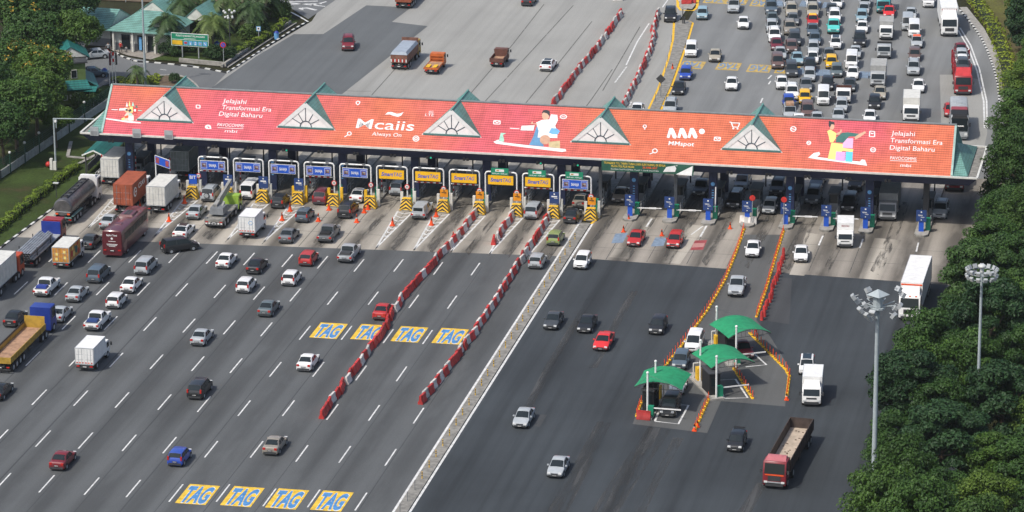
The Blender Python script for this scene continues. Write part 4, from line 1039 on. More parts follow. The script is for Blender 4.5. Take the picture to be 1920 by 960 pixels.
# big white curtain truck by the trees
t = truck('articulated_lorry', 'white articulated lorry with orange roof band, beside the trees', 'lorry', 1716, 540, 3.9, m=-.34, group=GX)
cab(t, 6.4, WHITE, 2.4, 2.0, H=2.9, deflector=(WHITE, .75)); chassis(t, -6.2, 4.2, tw=2.4); wheels(t, [-5.2, -4.0, -2.8, 3.2, 5.3], 2.5, .5)
cargo(t, -6.2, 4.2, 2.5, 1.15, 3.95, WHITE)
b = MB(); b.box(-1.2, 1.2, 4.2, 4.23, 3.62, 3.78); b.build('roof_band', ORANGE, t)
end_text(t, 'FOCUS 83', 4.95, 3.05, .26, FADER, 1.3)
b = MB()
for x in (-.7, 0, .7): b.box(x-.1, x+.1, 6.0, 6.1, 2.88, 2.98)
b.build('roof_lamp', ORANGE, t)
# red tipper with sandy load bed
t = truck('tipper_lorry', 'red lorry with a long open bed with a sandy floor, nearest the lower edge', 'tipper lorry', 1478, 846, 2.9, m=-.56, group=GX)
cab(t, 7.3, MAROONC, 2.35, 1.75, z0=.5, H=2.9, deflector=(plain('roof_rose', (.45, .14, .15), .5), .25), skirt=BLACK); chassis(t, -7.1, 5.8, z=.85, tw=2.3); wheels(t, [-6.1, -4.9, 3.4, 6.3], 2.45, .52)
open_bed(t, -7.2, 5.1, 2.45, 1.35, 1.15, plain('bed_rust_black', (.07, .05, .042), .7, dirt=.5), SAND, head=.25)
b = MB()
for i in range(26): x, y = random.uniform(-.95, .95), random.uniform(-6.6, 4.4); b.box(x-.1, x+.1, y-.05, y+.05, 1.38, 1.44, tx=.03, ty=.015)
b.build('load_debris', plain('debris_brown', (.10, .07, .05), .9), t)
b = MB(); b.box(-.95, .95, 7.26, 7.325, 1.5, 1.62); b.build('bonnet_band', ORANGE, t)
b = MB(); b.box(-.9, .9, 7.27, 7.33, .72, .86); b.build('bumper_strip', LGREY, t)
# lorry under the right end of the canopy
t = truck('box_lorry', 'red lorry front hidden to its bumper by the canopy corner', 'lorry', 1790, 326, 3.0, m=0., group=GX)
cab(t, 3.2, CABRED, 2.3, 1.7, H=2.6); chassis(t, -3.2, 2.0, tw=2.3); wheels(t, [-2.2, 2.4], 2.4, .48); cargo(t, -3.2, 1.4, 2.4, 1.1, 3.2, CANVAS)

# --- beyond the canopy
GF = 'lorries beyond the canopy'
t = truck('tipper_lorry', 'tipper lorry with a sheeted load and a yellow cab, driving away', 'tipper lorry', 761, 99, 3.0, m=A, group=GF)
cab(t, 4.6, MUSTARD, 2.3, 1.7, H=2.6); chassis(t, -4.3, 3.0, tw=2.3); wheels(t, [-3.4, -2.2, 1.9, 3.5], 2.4, .5); lamps(t, -4.37, 2.3)
b = MB(); b.box(-1.2, 1.2, -4.3, 2.6, 1.1, 2.35); b.box(-1.2, 1.2, 2.6, 2.8, 1.1, 3.1); b.build('load_bed', plain('bed_rust', (.20, .09, .06), .7, dirt=.5), t)
b = MB(); b.box(-1.24, 1.24, -4.34, 2.6, 2.3, 2.72, tx=.25, ty=.2); b.build('tarpaulin', TARP, t)
b = MB()
for i in range(9): x = -1.1+.27*i; b.box(x-.07, x+.07, -4.36, -4.31, 1.25, 1.65, i % 2)
b.build('hazard_stripes', [WHITE, RED], t)
t = truck('flatbed_lorry', 'small orange flatbed breakdown lorry driving away', 'lorry', 816, 118, 2.1, m=A, group=GF)
orm = plain('lorry_orange_red', (.52, .13, .03), .5, dirt=.3)
cab(t, 2.7, orm, 2.0, 1.5, H=2.1); chassis(t, -2.8, 1.6, z=.62, tw=1.9); wheels(t, [-1.7, 1.9], 2.0, .38); lamps(t, -2.86, 1.9)
open_bed(t, -2.8, 1.1, 2.05, .95, .12, orm, WOOD)
b = MB(); b.bar((-.95, 1.0, 1.0), (-.95, 1.0, 1.9), .1, .1); b.bar((.95, 1.0, 1.0), (.95, 1.0, 1.9), .1, .1); b.bar((-.95, 1.0, 1.9), (.95, 1.0, 1.9), .1, .1); b.bar((-.95, 1.0, 1.45), (.95, 1.0, 1.45), .08, .08); b.build('load_guard', orm, t)
b = MB()
for s in (-1, 1): b.box(s*.5-.28, s*.5+.28, -2.7, -1.3, 1.1, 1.18)
b.build('loading_ramp', TYEL, t)
t = truck('open_lorry', 'small brown open lorry driving away beside the orange one', 'lorry', 937, 108, 1.9, m=A, group=GF)
brm = plain('lorry_brown', (.13, .055, .04), .6, dirt=.4)
cab(t, 2.2, brm, 1.9, 1.4, H=2.0); chassis(t, -2.2, 1.2, z=.6, tw=1.8); wheels(t, [-1.3, 1.5], 1.9, .38); lamps(t, -2.26, 1.8); open_bed(t, -2.2, .75, 1.95, .95, .45, brm, WOOD, head=.5)
t = truck('flatbed_lorry', 'orange brown lorry tail at the upper edge, ahead of the sheeted tipper', 'lorry', 770, -12, 2.4, m=A, group=GF)
cab(t, 5.2, brm, 2.3, 1.7, H=2.6); chassis(t, -5.0, 3.6, tw=2.3); wheels(t, [-4.2, -3.1, -2.0, 4.2], 2.4, .48); lamps(t, -5.07, 2.3); open_bed(t, -5.0, 3.2, 2.4, 1.2, .6, plain('lorry_rust_red', (.28, .08, .04), .6, dirt=.4), WOOD)
GQL = 'lorries queueing beyond the canopy'
t = truck('articulated_lorry', 'white articulated lorry at the upper edge by the curved kerb', 'lorry', 1777, 27, 3.9, m=.2, group=GQL)
cab(t, 6.0, WHITE, 2.4, 2.0, H=2.8, deflector=(WHITE, .9)); chassis(t, -5.8, 4.0, tw=2.4); wheels(t, [-4.8, -3.6, 3.0, 4.9], 2.5, .5); cargo(t, -5.8, 3.9, 2.5, 1.1, 3.95, WHITE)
end_text(t, 'TUV 7869', 4.62, 3.0, .26, LGREY, 1.3)
b = MB()
for i in range(9): x = -1.0+.25*i; b.box(x-.07, x+.07, 3.9, 3.93, 3.5, 3.75)
b.build('roof_band', FADER, t)
t = truck('car_transporter', 'red car transporter carrying cars on its upper deck', 'car transporter', 1803, 133, 3.3, m=.13, group=GQL)
cab(t, 7.2, CABRED, 2.4, 1.8, H=2.75, deflector=(plain('deflector_red', (.50, .03, .035), .35), .9)); chassis(t, -7.0, 5.2, tw=2.3); wheels(t, [-5.6, -4.4, 3.8, 6.1], 2.45, .5)
b = MB()
for s in (-1, 1):
    b.box(s*1.1-.08, s*1.1+.08, -7.0, 5.0, 2.55, 2.75); b.box(s*1.1-.06, s*1.1+.06, -7.0, 4.8, 1.0, 1.15)
    for y in (-6.8, -3.4, 0, 2.4, 4.6): b.box(s*1.15-.08, s*1.15+.08, y-.08, y+.08, 1.0, 2.9 if y not in (-3.4, 4.6) else 3.9)
b.box(-1.0, 1.0, -7.0, 5.0, 2.5, 2.56); b.build('carrier_frame', CABRED, t)
GR = 'cars carried on the transporter'
tp, tr_ = t.location.copy(), t.rotation_euler[2]
for k, cl, yl, lab in (('sedan', 'darkred', -5.4, 'dark red car rearmost on the transporter deck'), ('hatchback', 'silver', -1.4, 'silver car on the transporter behind a white one'),
                       ('sedan', 'white', 1.0, 'white car on the transporter deck between silver and black'), ('hatchback', 'dark', 3.4, 'black and silver car foremost on the transporter deck')):
    p = tp+Matrix.Rotation(tr_, 3, 'Z') @ Vector((0, yl, 0)); car(k, cl, 0, 0, lab, None, GR, True, z0=2.76, rz=tr_, loc=(p.x, p.y, 0))
t = truck('coach', 'grey roofed coach with a red roof band and black front near the canopy end', 'coach', 1798, 222, 3.4, m=.06, group=None)
CGREY = plain('coach_grey', (.33, .35, .36), .45, dirt=.2)
b = MB(); secs = []
for y, k, zt in ((-5.0, .95, 3.3), (-4.9, 1, 3.4), (4.3, 1, 3.4), (4.7, .98, 3.25), (4.95, .92, 2.7), (5.05, .88, 1.9)):
    w = 1.22*k; h = [(0, .36), (w*.9, .36), (w, .5), (w, 1.6), (w*.985, 2.9), (w*.93, zt-.12), (w*.78, zt), (0, zt+.04)]
    secs.append([(x, y, z) for x, z in h]+[(-x, y, z) for x, z in reversed(h[1:-1])])
b.loft(secs); b.build('body', CGREY, t, 35); wheels(t, [-2.9, 3.2], 2.45, .5)
b = MB(); b.box(-1.1, 1.1, .5, 2.0, 3.38, 3.49, tx=.12); b.build('roof_band', CABRED, t)
b = MB(); b.add([(-1.14, 2.02, 3.40), (1.14, 2.02, 3.40), (1.14, 4.35, 3.40), (-1.14, 4.35, 3.40), (-.95, 2.05, 3.48), (.95, 2.05, 3.48), (.95, 4.3, 3.48), (-.95, 4.3, 3.48), (-1.1, 4.86, 3.02), (1.1, 4.86, 3.02), (.95, 4.74, 3.34), (-.95, 4.74, 3.34)], [(4, 5, 6, 7), (0, 1, 5, 4), (1, 2, 6, 5), (3, 0, 4, 7), (7, 6, 10, 11), (11, 10, 9, 8)]); b.build('roof_panel', BLACK, t)
b = MB(); b.box(-.4, .4, -2.2, -1.2, 3.42, 3.52, tx=.03, ty=.03); b.build('roof_hatch', CGREY, t)
b = MB(); b.add([(-1.08, 5.14, 1.4), (1.08, 5.14, 1.4), (1.1, 4.95, 3.05), (-1.1, 4.95, 3.05)], [(0, 1, 2, 3)]); b.build('windscreen', GLASS, t)
b = MB(); b.box(-.55, .55, 5.05, 5.13, 2.0, 2.12); b.build('windscreen_strip', WHITE, t)
b = MB(); b.box(-1.08, 1.08, 4.9, 5.16, .62, 1.25, tx=.04, ty=.03); b.build('bumper', LGREY, t)
for s_ in (-1, 1): b = MB(); b.box(s_*.85-.2, s_*.85+.2, 5.1, 5.19, .8, 1.1); b.build('headlight', LENSW, t); b = MB(); b.box(s_*1.35-.08, s_*1.35+.08, 5.0, 5.15, 2.0, 2.5); b.build('wing_mirror', BLACK, t)
for s_ in (1, -1):
    for i in range(6): y = -4.2+1.3*i; g = MB(); q_ = [(s_*1.24, y, 1.95), (s_*1.24, y+1.22, 1.95), (s_*1.228, y+1.22, 2.85), (s_*1.228, y, 2.85)]; g.poly(q_ if s_ > 0 else q_[::-1]); g.build('side_window', GLASS, t)
def ql(label, px, py, **k): return box_lorry(label, px, py, group=GQL, **k)
ql('tall white box lorry in the sixth queue lane near the canopy', 1709, 199, L=6.0, W=2.25, H=3.1, m=-.06, cabH=2.2, boxm=OFFWHITE)
ql('lorry with a pale canvas box behind the beige saloon', 1647, 137, L=5.6, W=2.15, H=2.8, m=-.12, boxm=CANVAS, cabm=LGREY)
ql('white lorry with a grey canvas top behind the silver lorry', 1662, 53, L=5.0, W=2.0, H=2.5, m=-.08, boxm=CANVAS, cabH=2.0)
ql('blue and turquoise lorry at the upper edge behind the red saloon', 1657, 4, L=5.2, W=2.1, H=2.5, m=-.08, boxm=DBLUE, cabm=plain('cab_turquoise', (.04, .25, .27), .4))
for (px, py, lab, bedm, cm) in ((1658, 92, 'silver grey open lorry just ahead of the canvas-topped lorry', DGREY, LGREY), (1582, 175, 'white open lorry with a brown bed in the fourth queue lane', brm, WHITE)):
    t = truck('open_lorry', lab, 'lorry', px, py, 1.9, m=-.08, group=GQL); cab(t, 2.3, cm, 1.95, 1.4, H=2.0); chassis(t, -2.3, 1.2, z=.6, tw=1.8); wheels(t, [-1.3, 1.6], 1.95, .38); open_bed(t, -2.3, .8, 2.0, .95, .55, bedm, DGREY, head=.45)
# ------------------------------------------------------------------ the canopy
def roof_mat(name, printed=True, base=None, row=.30, colw=.30):
    m, nt, b = nodes(name)
    tc = nt.nodes.new('ShaderNodeTexCoord'); sp = N(nt, 'ShaderNodeSeparateXYZ'); nt.links.new(tc.outputs['Object'], sp.inputs[0])
    if printed:
        mr = N(nt, 'ShaderNodeMapRange', i_1=-58., i_2=52.); nt.links.new(sp.outputs[0], mr.inputs[0])
        nz = noise(nt, .16, tc.outputs['Object'], 2, .5)
        add = N(nt, 'ShaderNodeMath', operation='MULTIPLY_ADD'); nt.links.new(nz, add.inputs[0]); add.inputs[1].default_value = .07
        sb = N(nt, 'ShaderNodeMath', operation='SUBTRACT'); nt.links.new(mr.outputs[0], sb.inputs[0]); sb.inputs[1].default_value = .035
        nt.links.new(sb.outputs[0], add.inputs[2])
        pk, og, rd = (.62, .098, .128), (.64, .155, .075), (.61, .122, .104)
        lower = ramp(nt, add.outputs[0], [(0, pk), (.22, pk), (.30, og), (.38, og), (.46, pk), (.56, rd), (.63, og), (.81, og), (.87, rd), (.94, og), (1, og)]).outputs[0]
        upper = ramp(nt, add.outputs[0], [(0, rd), (.06, og), (.14, pk), (.28, rd), (.34, og), (.42, rd), (.5, pk), (.6, og), (.80, og), (.865, pk), (.92, pk), (.96, og)]).outputs[0]
        my = N(nt, 'ShaderNodeMapRange', i_1=1.0, i_2=6.2); nt.links.new(sp.outputs[1], my.inputs[0])
        c = mixc(nt, my.outputs[0], lower, upper)
    else:
        r_ = ramp(nt, noise(nt, .8, None, 4), [(.3, tuple(x*.8 for x in base)), (.7, tuple(x*1.15 for x in base))]); c = r_.outputs[0]
    # tile courses and joints
    def lines(sock, pitch, width):
        d = N(nt, 'ShaderNodeMath', operation='DIVIDE'); nt.links.new(sock, d.inputs[0]); d.inputs[1].default_value = pitch
        f = N(nt, 'ShaderNodeMath', operation='FRACT'); nt.links.new(d.outputs[0], f.inputs[0])
        g = N(nt, 'ShaderNodeMath', operation='LESS_THAN'); nt.links.new(f.outputs[0], g.inputs[0]); g.inputs[1].default_value = width
        return g.outputs[0], f.outputs[0]
    ly, fy = lines(sp.outputs[1], row, .24); lx, fx = lines(sp.outputs[0], colw, .2)
    c = mixc(nt, ly, c, mixc(nt, 1, c, (.45, .38, .40), 'MULTIPLY'))
    c = mixc(nt, lx, c, mixc(nt, 1, c, (.80, .78, .78), 'MULTIPLY'))
    st = ramp(nt, noise(nt, 1.0, tc.outputs['Object'], 4, .6, sx=(.9, .12, 1)), [(.33, (.80, .78, .76)), (.55, (1, 1, 1))]).outputs[0]
    c = mixc(nt, 1, c, st, 'MULTIPLY')
    nt.links.new(c, b.inputs['Base Color']); b.inputs['Roughness'].default_value = .5; b.inputs['Specular IOR Level'].default_value = .35
    bp = N(nt, 'ShaderNodeBump', i_Strength=.5, i_Distance=.04); nt.links.new(fy, bp.inputs['Height']); nt.links.new(bp.outputs[0], b.inputs['Normal'])
    return m
ROOF = roof_mat('printed_roof_tiles')
TEALROOF = roof_mat('teal_roof_sheet', False, (.155, .33, .285), .36, .28)
TEALDK = roof_mat('dark_teal_roof_sheet', False, (.022, .16, .145), .4, .5)
GABW = plain('gable_white', (.80, .80, .78), .5, dirt=.1)
TRIMW = plain('roof_trim', (.72, .74, .72), .5, dirt=.15)
DKTRIM = plain('gable_tracery', (.035, .06, .085), .5)
RIDGE = plain('ridge_cap', (.22, .24, .24), .5)
can = thing('toll_canopy', 'long toll plaza canopy with red printed tile roof and five fan gables', 'canopy', (0, 0, 0))
EZ, RZ, RY = 7.12, 11.7, 7.0
SL = (RZ-EZ)/RY
def sl(y): return EZ+SL*y
BY = 14.0
b = MB(); b.prism([(-55.75, .1, sl(.1)), (51.75, .1, sl(.1)), (51.5, RY, RZ), (-56.4, RY, RZ)], (0, 0, -.14)); b.build('roof_slope', ROOF, can)
b = MB(); b.prism([(-55.75, BY-.1, sl(.1)), (-56.4, RY+.01, RZ), (51.5, RY+.01, RZ), (51.75, BY-.1, sl(.1))], (0, 0, -.14)); b.build('roof_slope', TEALROOF, can)
for x0_, xr_, xe_, xm_ in ((51.78, 51.52, 53.65, 51.62), (-55.8, -56.42, -57.75, -56.5)):
    b = MB(); d_ = (.03 if x0_ > 0 else -.03, 0, 0)
    b.prism([(x0_, .12, sl(.12)), (xr_, RY, RZ), (x0_, BY-.12, sl(.12))], d_)                      # end wall of the gable
    b.add([(x0_+d_[0], .12, sl(.1)), (xe_, .3, 7.2), (xe_, BY-.3, 7.2), (x0_+d_[0], BY-.12, sl(.1)), (xm_+d_[0]*2, RY, 9.5)], [(0, 1, 4), (1, 2, 4), (2, 3, 4)]); b.build('hip_end', TEALROOF, can)
b = MB(); b.bar((-56.4, RY, RZ+.06), (51.6, RY, RZ+.06), .34, .14); b.build('ridge_cap', RIDGE, can)
b = MB()
for x0_, xr_ in ((51.72, 51.48), (-55.84, -56.46)): b.bar((xr_, RY, RZ+.05), (x0_, .1, sl(.1)+.06), .26, .12); b.bar((xr_, RY, RZ+.05), (x0_, BY-.1, sl(.1)+.06), .26, .12)
b.build('verge_trim', plain('verge_teal', (.30, .44, .40), .5), can)
# fascia, gutter, soffit
X0, X1 = -58.6, 54.8
b = MB()
b.prism([(X0, 0, 7.0), (X1, 0, 7.0), (X1-1.0, .75, 5.9), (X0+1.0, .75, 5.9)], (0, .12, 0)); b.prism([(X0, BY, 7.0), (X1, BY, 7.0), (X1-1.0, BY-.75, 5.9), (X0+1.0, BY-.75, 5.9)], (0, -.12, 0))
b.prism([(X0, .13, 7.0), (X0, BY-.13, 7.0), (X0+1.0, BY-.88, 5.9), (X0+1.0, .88, 5.9)], (.12, 0, 0)); b.prism([(X1, .13, 7.0), (X1, BY-.13, 7.0), (X1-1.0, BY-.88, 5.9), (X1-1.0, .88, 5.9)], (-.12, 0, 0))
b.build('fascia', NAVY, can)
b = MB(); b.box(X0+1.2, X1-1.2, .9, BY-.9, 5.92, 6.0); b.build('soffit', DGREY, can)
b = MB(); b.box(X0+.2, X1-.2, .15, BY-.15, 6.99, 7.03, 0); b.build('gutter_deck', DCONC, can)
b = MB(); b.box(X0-.03, X1+.03, -.14, .1, 7.0, 7.2); b.box(X0-.03, X1+.03, BY-.1, BY+.14, 7.0, 7.2); b.box(X0-.14, X0+.12, .1, BY-.1, 7.0, 7.2); b.box(X1-.12, X1+.14, .1, BY-.1, 7.0, 7.2); b.build('gutter_edge', OFFWHITE, can)
# gables
for k, xc in enumerate((-48.1, -29.6, -10.8, 8.1, 26.95)):
    hw, zb, yb, ya, za = 3.72, 8.55, 2.15, 2.22, 11.8
    def onface(u, v, off=0.):   # u across, v 0..1 up the leaning face
        p = Vector((xc+u, yb+(ya-yb)*v, zb+(za-zb)*v)); n = Vector((0, -(za-zb), (ya-yb))).normalized(); return p+n*off
    b = MB(); b.prism([onface(-hw, 0), onface(hw, 0), onface(0, 1)], onface(0, 0)-onface(0, 0, .1)); f = b.build('gable_face', GABW, can)
    tr = MB(); R0, R1 = .95, 2.62
    H = math.hypot(za-zb, ya-yb)
    def fp(x, y, off): return onface(x, y/H, off)
    def tline(x0, y0, x1, y1, w, off): # flat strip on the face
        d = Vector((x1-x0, y1-y0)).normalized(); s = Vector((-d.y, d.x))*(w/2)
        tr.prism([fp(x0+s.x, y0+s.y, off), fp(x1+s.x, y1+s.y, off), fp(x1-s.x, y1-s.y, off), fp(x0-s.x, y0-s.y, off)], fp(0, 0, .03)-fp(0, 0, 0))
    def edge(a_):  # distance along a ray from (0,.22) to the rake, inset
        dx, dy = math.cos(a_), math.sin(a_); W_ = hw-.62; Hh = H-.5
        return (Hh-.22)/(dy+abs(dx)*Hh/W_)
    for i in range(1, 6):
        a_ = PI*i/6; dx, dy = math.cos(a_), math.sin(a_); L_ = edge(a_)
        if L_ > .75: tline(dx*.72, .22+dy*.72, dx*L_, .22+dy*L_, .085, .004)
    for i in range(10):
        a0, a1 = PI*i/10, PI*(i+1)/10; tline(.72*math.cos(a0), .22+.72*math.sin(a0), .72*math.cos(a1), .22+.72*math.sin(a1), .12, .006)
    W_, Hh = hw-.58, H-.46
    tline(-W_, .2, 0, Hh, .14, .008); tline(0, Hh, W_, .2, .14, .008)
    tr.build('fan_tracery', DKTRIM, f)
    b = MB(); o_ = onface(0, 0, .05)-onface(0, 0)
    for s in (-1, 1): b.prism([onface(s*(hw+.2), -.03), onface(s*(hw-.45), -.03), onface(0, .83), onface(0, 1.05)], o_)
    b.build('barge_board', TRIMW, f)
    b = MB(); b.bar(onface(-hw+.1, .02, .08), onface(hw-.1, .02, .08), .1, .24); b.build('gable_sill', plain('sill_teal', (.08, .19, .18), .5) if k == 0 else MATS['sill_teal'], f)
    r = MB()
    for s in (-1, 1):
        a_, c_2 = Vector((xc, ya-.05, za+.03)), Vector((xc, 12.0, za+.03)); p0, p1 = Vector((xc+s*(hw+.12), yb-.02, zb-.02)), Vector((xc+s*(hw+.12), 12.0, zb-.02))
        q_ = [p0, a_, c_2, p1]; r.prism(q_ if s > 0 else q_[::-1], (0, 0, -.07))
    r.build('gable_roof', TEALROOF, can)
    r = MB(); r.bar((xc, ya-.08, za+.06), (xc, 12.05, za+.06), .2, .1); r.build('ridge_cap', plain('ridge_teal', (.09, .26, .22), .5) if k == 0 else MATS['ridge_teal'], can)
    r = MB(); r.prism([(xc-hw, 11.9, zb), (xc+hw, 11.9, zb), (xc, 11.9, za)], (0, -.1, 0)); r.build('gable_face', WALLW, can)
# columns
cx_ = [-53.0, -43.3, -34.1, -25.0, -15.6, -6.4, 3.1, 12.3, 22.2, 31.8, 41.6]
for x in cx_:
    for y in (2.6, 11.8):
        b = MB(); b.box(x-.5, x+.5, y-.4, y+.4, .15, 5.93); b.build('column', NAVY if x > 5 or x < 5 else NAVY, can)
b = MB(); b.box(48.1, 48.8, 3, 3.7, .15, 5.93); b.build('column', DGREY, can)
for x in (7.9, 17.4): b = MB(); b.box(x-.2, x+.2, 3.0, 3.4, .15, 5.93); b.build('column', GREY, can)
for x, t_ in ((12.3, 1), (22.2, 1), (31.8, 1), (41.6, 1), (-53.0, 1), (-43.3, 1), (-34.1, 1), (-25, 1)):
    b = MB(); b.tube((x, 2.19, 4.0), (x, 2.18, 4.0), .26, n=12)
    for i in range(4): b.box(x-.12, x+.12, 2.18, 2.19, 3.2-.32*i-.04, 3.2-.32*i+.06)
    b.build('column_emblem', LBLUE, can)
# floodlight boxes and lane signals on the eave
for px in (178, 262, 325):
    p = at(px, 246, 7.4); b = MB(); b.box(p.x-.55, p.x+.55, -.28, -.16, 6.9, 8.05, 0); b.box(p.x-.42, p.x+.42, -.30, -.28, 7.0, 7.5, 1); b.build('eave_floodlight', [LGREY, WALLG], can)
for i, x in enumerate([-57, -52.6, -48]+ISL+[12.4, 17.4, 22.2, 27, 31.8, 36.8, 41.6]):
    b = MB(); b.box(x+2.0, x+2.3, .0, .2, 6.0, 6.35); b.box(x+2.45, x+2.75, .0, .2, 6.0, 6.35); b.build('lane_signal', BLACK, can)
    if i in (5, 9, 12, 13): b = MB(); b.tube((x+2.6, -.005, 6.18), (x+2.6, -.02, 6.18), .12, n=8); b.build('signal_lens', GO, can)

# --- printing on the roof
def dec(px, py, off=.012):
    """point of the photograph -> place on the front roof slope"""
    d = ray(px, py); n = Vector((0, -SL, 1)).normalized(); p0 = Vector((0, 0, EZ)); t = (p0-CAM).dot(n)/d.dot(n); return CAM+d*t+n*off
UY = Vector((0, 1, SL)).normalized(); UX = Vector((1, 0, 0))
def rtext(txt, px, py, px1, h, mat=WHITE, bold=.0, shear=0., off=.012):
    o = dec(px, py, off); w = dec(px1, py+.05*(px1-px), off).x-o.x
    b = MB(); b.text(txt, o, UX, UY, h*.78, 0, w=w, bold=bold, shear=shear); b.build('roof_lettering', mat, can)
PRINTW = plain('print_white', (.74, .71, .70), .5, dirt=.15)
for txt, x, y, x1 in (('Jelajahi', 417, 193, 461), ('Transformasi Era', 415, 205, 508), ('Digital Baharu', 410, 217, 491)): rtext(txt, x, y, x1, .92, PRINTW, .0)
rtext('PAVOCOMMS', 407, 236.5, 456, .66, PRINTW, .0); rtext('mbi', 421, 248, 444, .62, PRINTW, .0)
rtext('Mcaiis', 667, 240, 775, 2.0, PRINTW, .005); rtext('Always On', 697, 254, 752, .75, PRINTW)
rtext('4G', 803, 212, 812, .5, PRINTW); rtext('LTE', 797, 217.5, 813, .55, PRINTW)
rtext('MMspot', 1253, 272, 1301, .85, PRINTW, .01)
for txt, x, y, x1 in (('Jelajahi', 1671, 253.5, 1715, ), ('Transformasi Era', 1669, 267, 1767), ('Digital Baharu', 1668, 280.5, 1752)): rtext(txt, x, y, x1, .92, PRINTW, .0)
rtext('PAVOCOMMS', 1669, 299, 1718, .66, PRINTW, .0); rtext('mbi', 1688, 312.5, 1708, .62, PRINTW, .0)
def dpoly(name, L, mat, off=.012): b = MB(); b.poly([dec(x, y, off) for x, y in L]); o = b.build(name, mat, can); return o
def dline(L, w=.16, mat=PRINTW, off=.013, closed=False, name='roof_icon'):
    b = MB(); P = [dec(x, y, off) for x, y in (L+[L[0]] if closed else L)]; n = Vector((0, -SL, 1)).normalized()
    for i, (p, q_) in enumerate(zip(P, P[1:])):
        d = (q_-p).normalized(); s = n.cross(d)*(w/2); o = n*(.0004*i); b.poly([p-s+o, q_-s+o, q_+s+o, p+s+o])
    return b.build(name, mat, can)
def ell(cx, cy, rx, ry, n=12, a0=0, a1=2*PI): return [(cx+rx*math.cos(a0+(a1-a0)*i/n), cy+ry*math.sin(a0+(a1-a0)*i/n)) for i in range(n+(a1-a0 < 6))]
dline([(408, 239.5), (456, 241.5)], .07); dline([(1669, 301), (1719, 303.3)], .07)
dpoly('roof_emblem', [(722, 215), (727, 210.5), (734, 210), (744, 213.5), (750, 213), (757, 210), (752, 217), (746, 219), (737, 217), (731, 214.5)], PRINTW)
for x in (1250, 1270, 1289): # wave mark
    dpoly('roof_emblem', [(x, 258), (x+5, 240.5), (x+11, 240), (x+14, 244), (x+19, 256), (x+17, 260), (x+12, 259), (x+8, 250), (x+5, 259)], PRINTW, .012+.0006*(x % 7))
dpoly('roof_emblem', ell(1316, 246.5, 5.6, 5.2), PRINTW)
for L, cl in (([(668, 191), (671, 189.5), (675, 191), (674, 194), (671, 197), (668, 194)], True), (ell(655, 250.5, 3.6, 3.2), True), ([(652, 253), (646, 257)], False), (ell(780, 260, 5.5, 5), True), (ell(780, 260, 2.5, 2.2), True),
              ([(926, 226), (938, 226.6), (937.5, 233), (925.5, 232.4)], True), ([(926, 226), (932, 230.5), (938, 226.6)], False), (ell(1056.5, 219, 6, 3.6), True), ([(1053, 219), (1060, 219.4)], False),
              ([(1340, 257), (1351, 257.6), (1350, 264), (1339, 263.4)], True), ([(1340, 257), (1345, 261.5), (1351, 257.6)], False), ([(1368, 229), (1371, 229.3), (1374, 238), (1384, 238.6), (1387, 231), (1372, 230.5)], False), (ell(1375, 241, 1.2, 1.1, 6), True), (ell(1383, 241.4, 1.2, 1.1, 6), True),
              (ell(1228, 283, 4.4, 3.8), True), ([(1225, 286), (1218, 289)], False), (ell(1209, 237, 3, 2.6), True), ([(1209, 240), (1209, 243)], False), ([(1631, 246), (1640, 246.5), (1640, 256.5), (1630, 256)], True), ([(1633, 249), (1635.5, 251.5), (1638, 249.2)], False), (ell(1637, 281, 4.6, 4), True), ([(1634, 281), (1640, 281.4)], False),
              (ell(1487.5, 242, 5, 4.6), True), ([(1484, 241), (1491, 243)], False), (ell(1516.5, 268, 3.6, 3.4), True), ([(1513, 267), (1520, 269)], False), ([(846-480+2, 197), (853-480+2, 197.5), (853-480+2, 203), (846-480+2, 202.5)], True), ([(866-480, 236), (872-480, 236.5), (876-480, 241), (870-480, 241)], True), (ell(414-24, 238, 5, 3.5), True)):
    dline(L, .13, closed=cl)
# a printed man reclining on a telephone raft
dpoly('printed_raft', [(925, 266), (934, 262), (944, 267), (990, 272.5), (1060, 279.5), (1062, 283.5), (1054, 285), (1000, 278.5), (930, 269.5)], PRINTW, .0125)
dpoly('printed_bottle', [(935, 265), (937, 257), (939, 249), (949, 250), (943, 253), (945, 261), (945, 266)], MINT, .0135)
dpoly('printed_trousers', [(992, 272), (1000, 256), (1006, 237), (1011, 236), (1012, 255), (1020, 275)], plain('denim_print', (.10, .25, .42), .6), .0140)
dpoly('printed_shirt', [(1005, 230), (1016, 225), (1030, 224), (1033, 214.5), (1045, 215.5), (1046, 226), (1041, 236), (1045, 246), (1045, 259), (1008, 258), (1010, 245)], PRINTW, .0145)
dpoly('printed_cloth', [(1029, 249), (1034, 240), (1044, 241), (1050, 246), (1046, 252), (1036, 252)], LBLUE, .0150)
dpoly('printed_head', ell(1023, 217, 7, 8), SKIN, .0150); dpoly('printed_hair', [(1015.5, 213), (1018, 207.5), (1025, 206), (1031, 209), (1031, 219), (1026, 213), (1020, 211)], DKHAIR, .0158)
dpoly('printed_basket', ell(1022, 262, 10, 9), plain('basket_print', (.52, .30, .2), .6), .0165); dpoly('printed_box', [(1029, 266), (1050, 264), (1050, 278), (1029, 276)], plain('box_print', (.50, .40, .22), .6), .0170)
dpoly('printed_panel', [(978, 236), (1002.5, 235), (1000, 245), (976, 244.5)], PRINTW, .0145); dline([(956, 240.5), (974, 241.5)], .12)
dpoly('printed_hand', [(995, 232), (998, 227), (1000, 232), (1008, 231), (1007, 234)], SKIN, .0148)
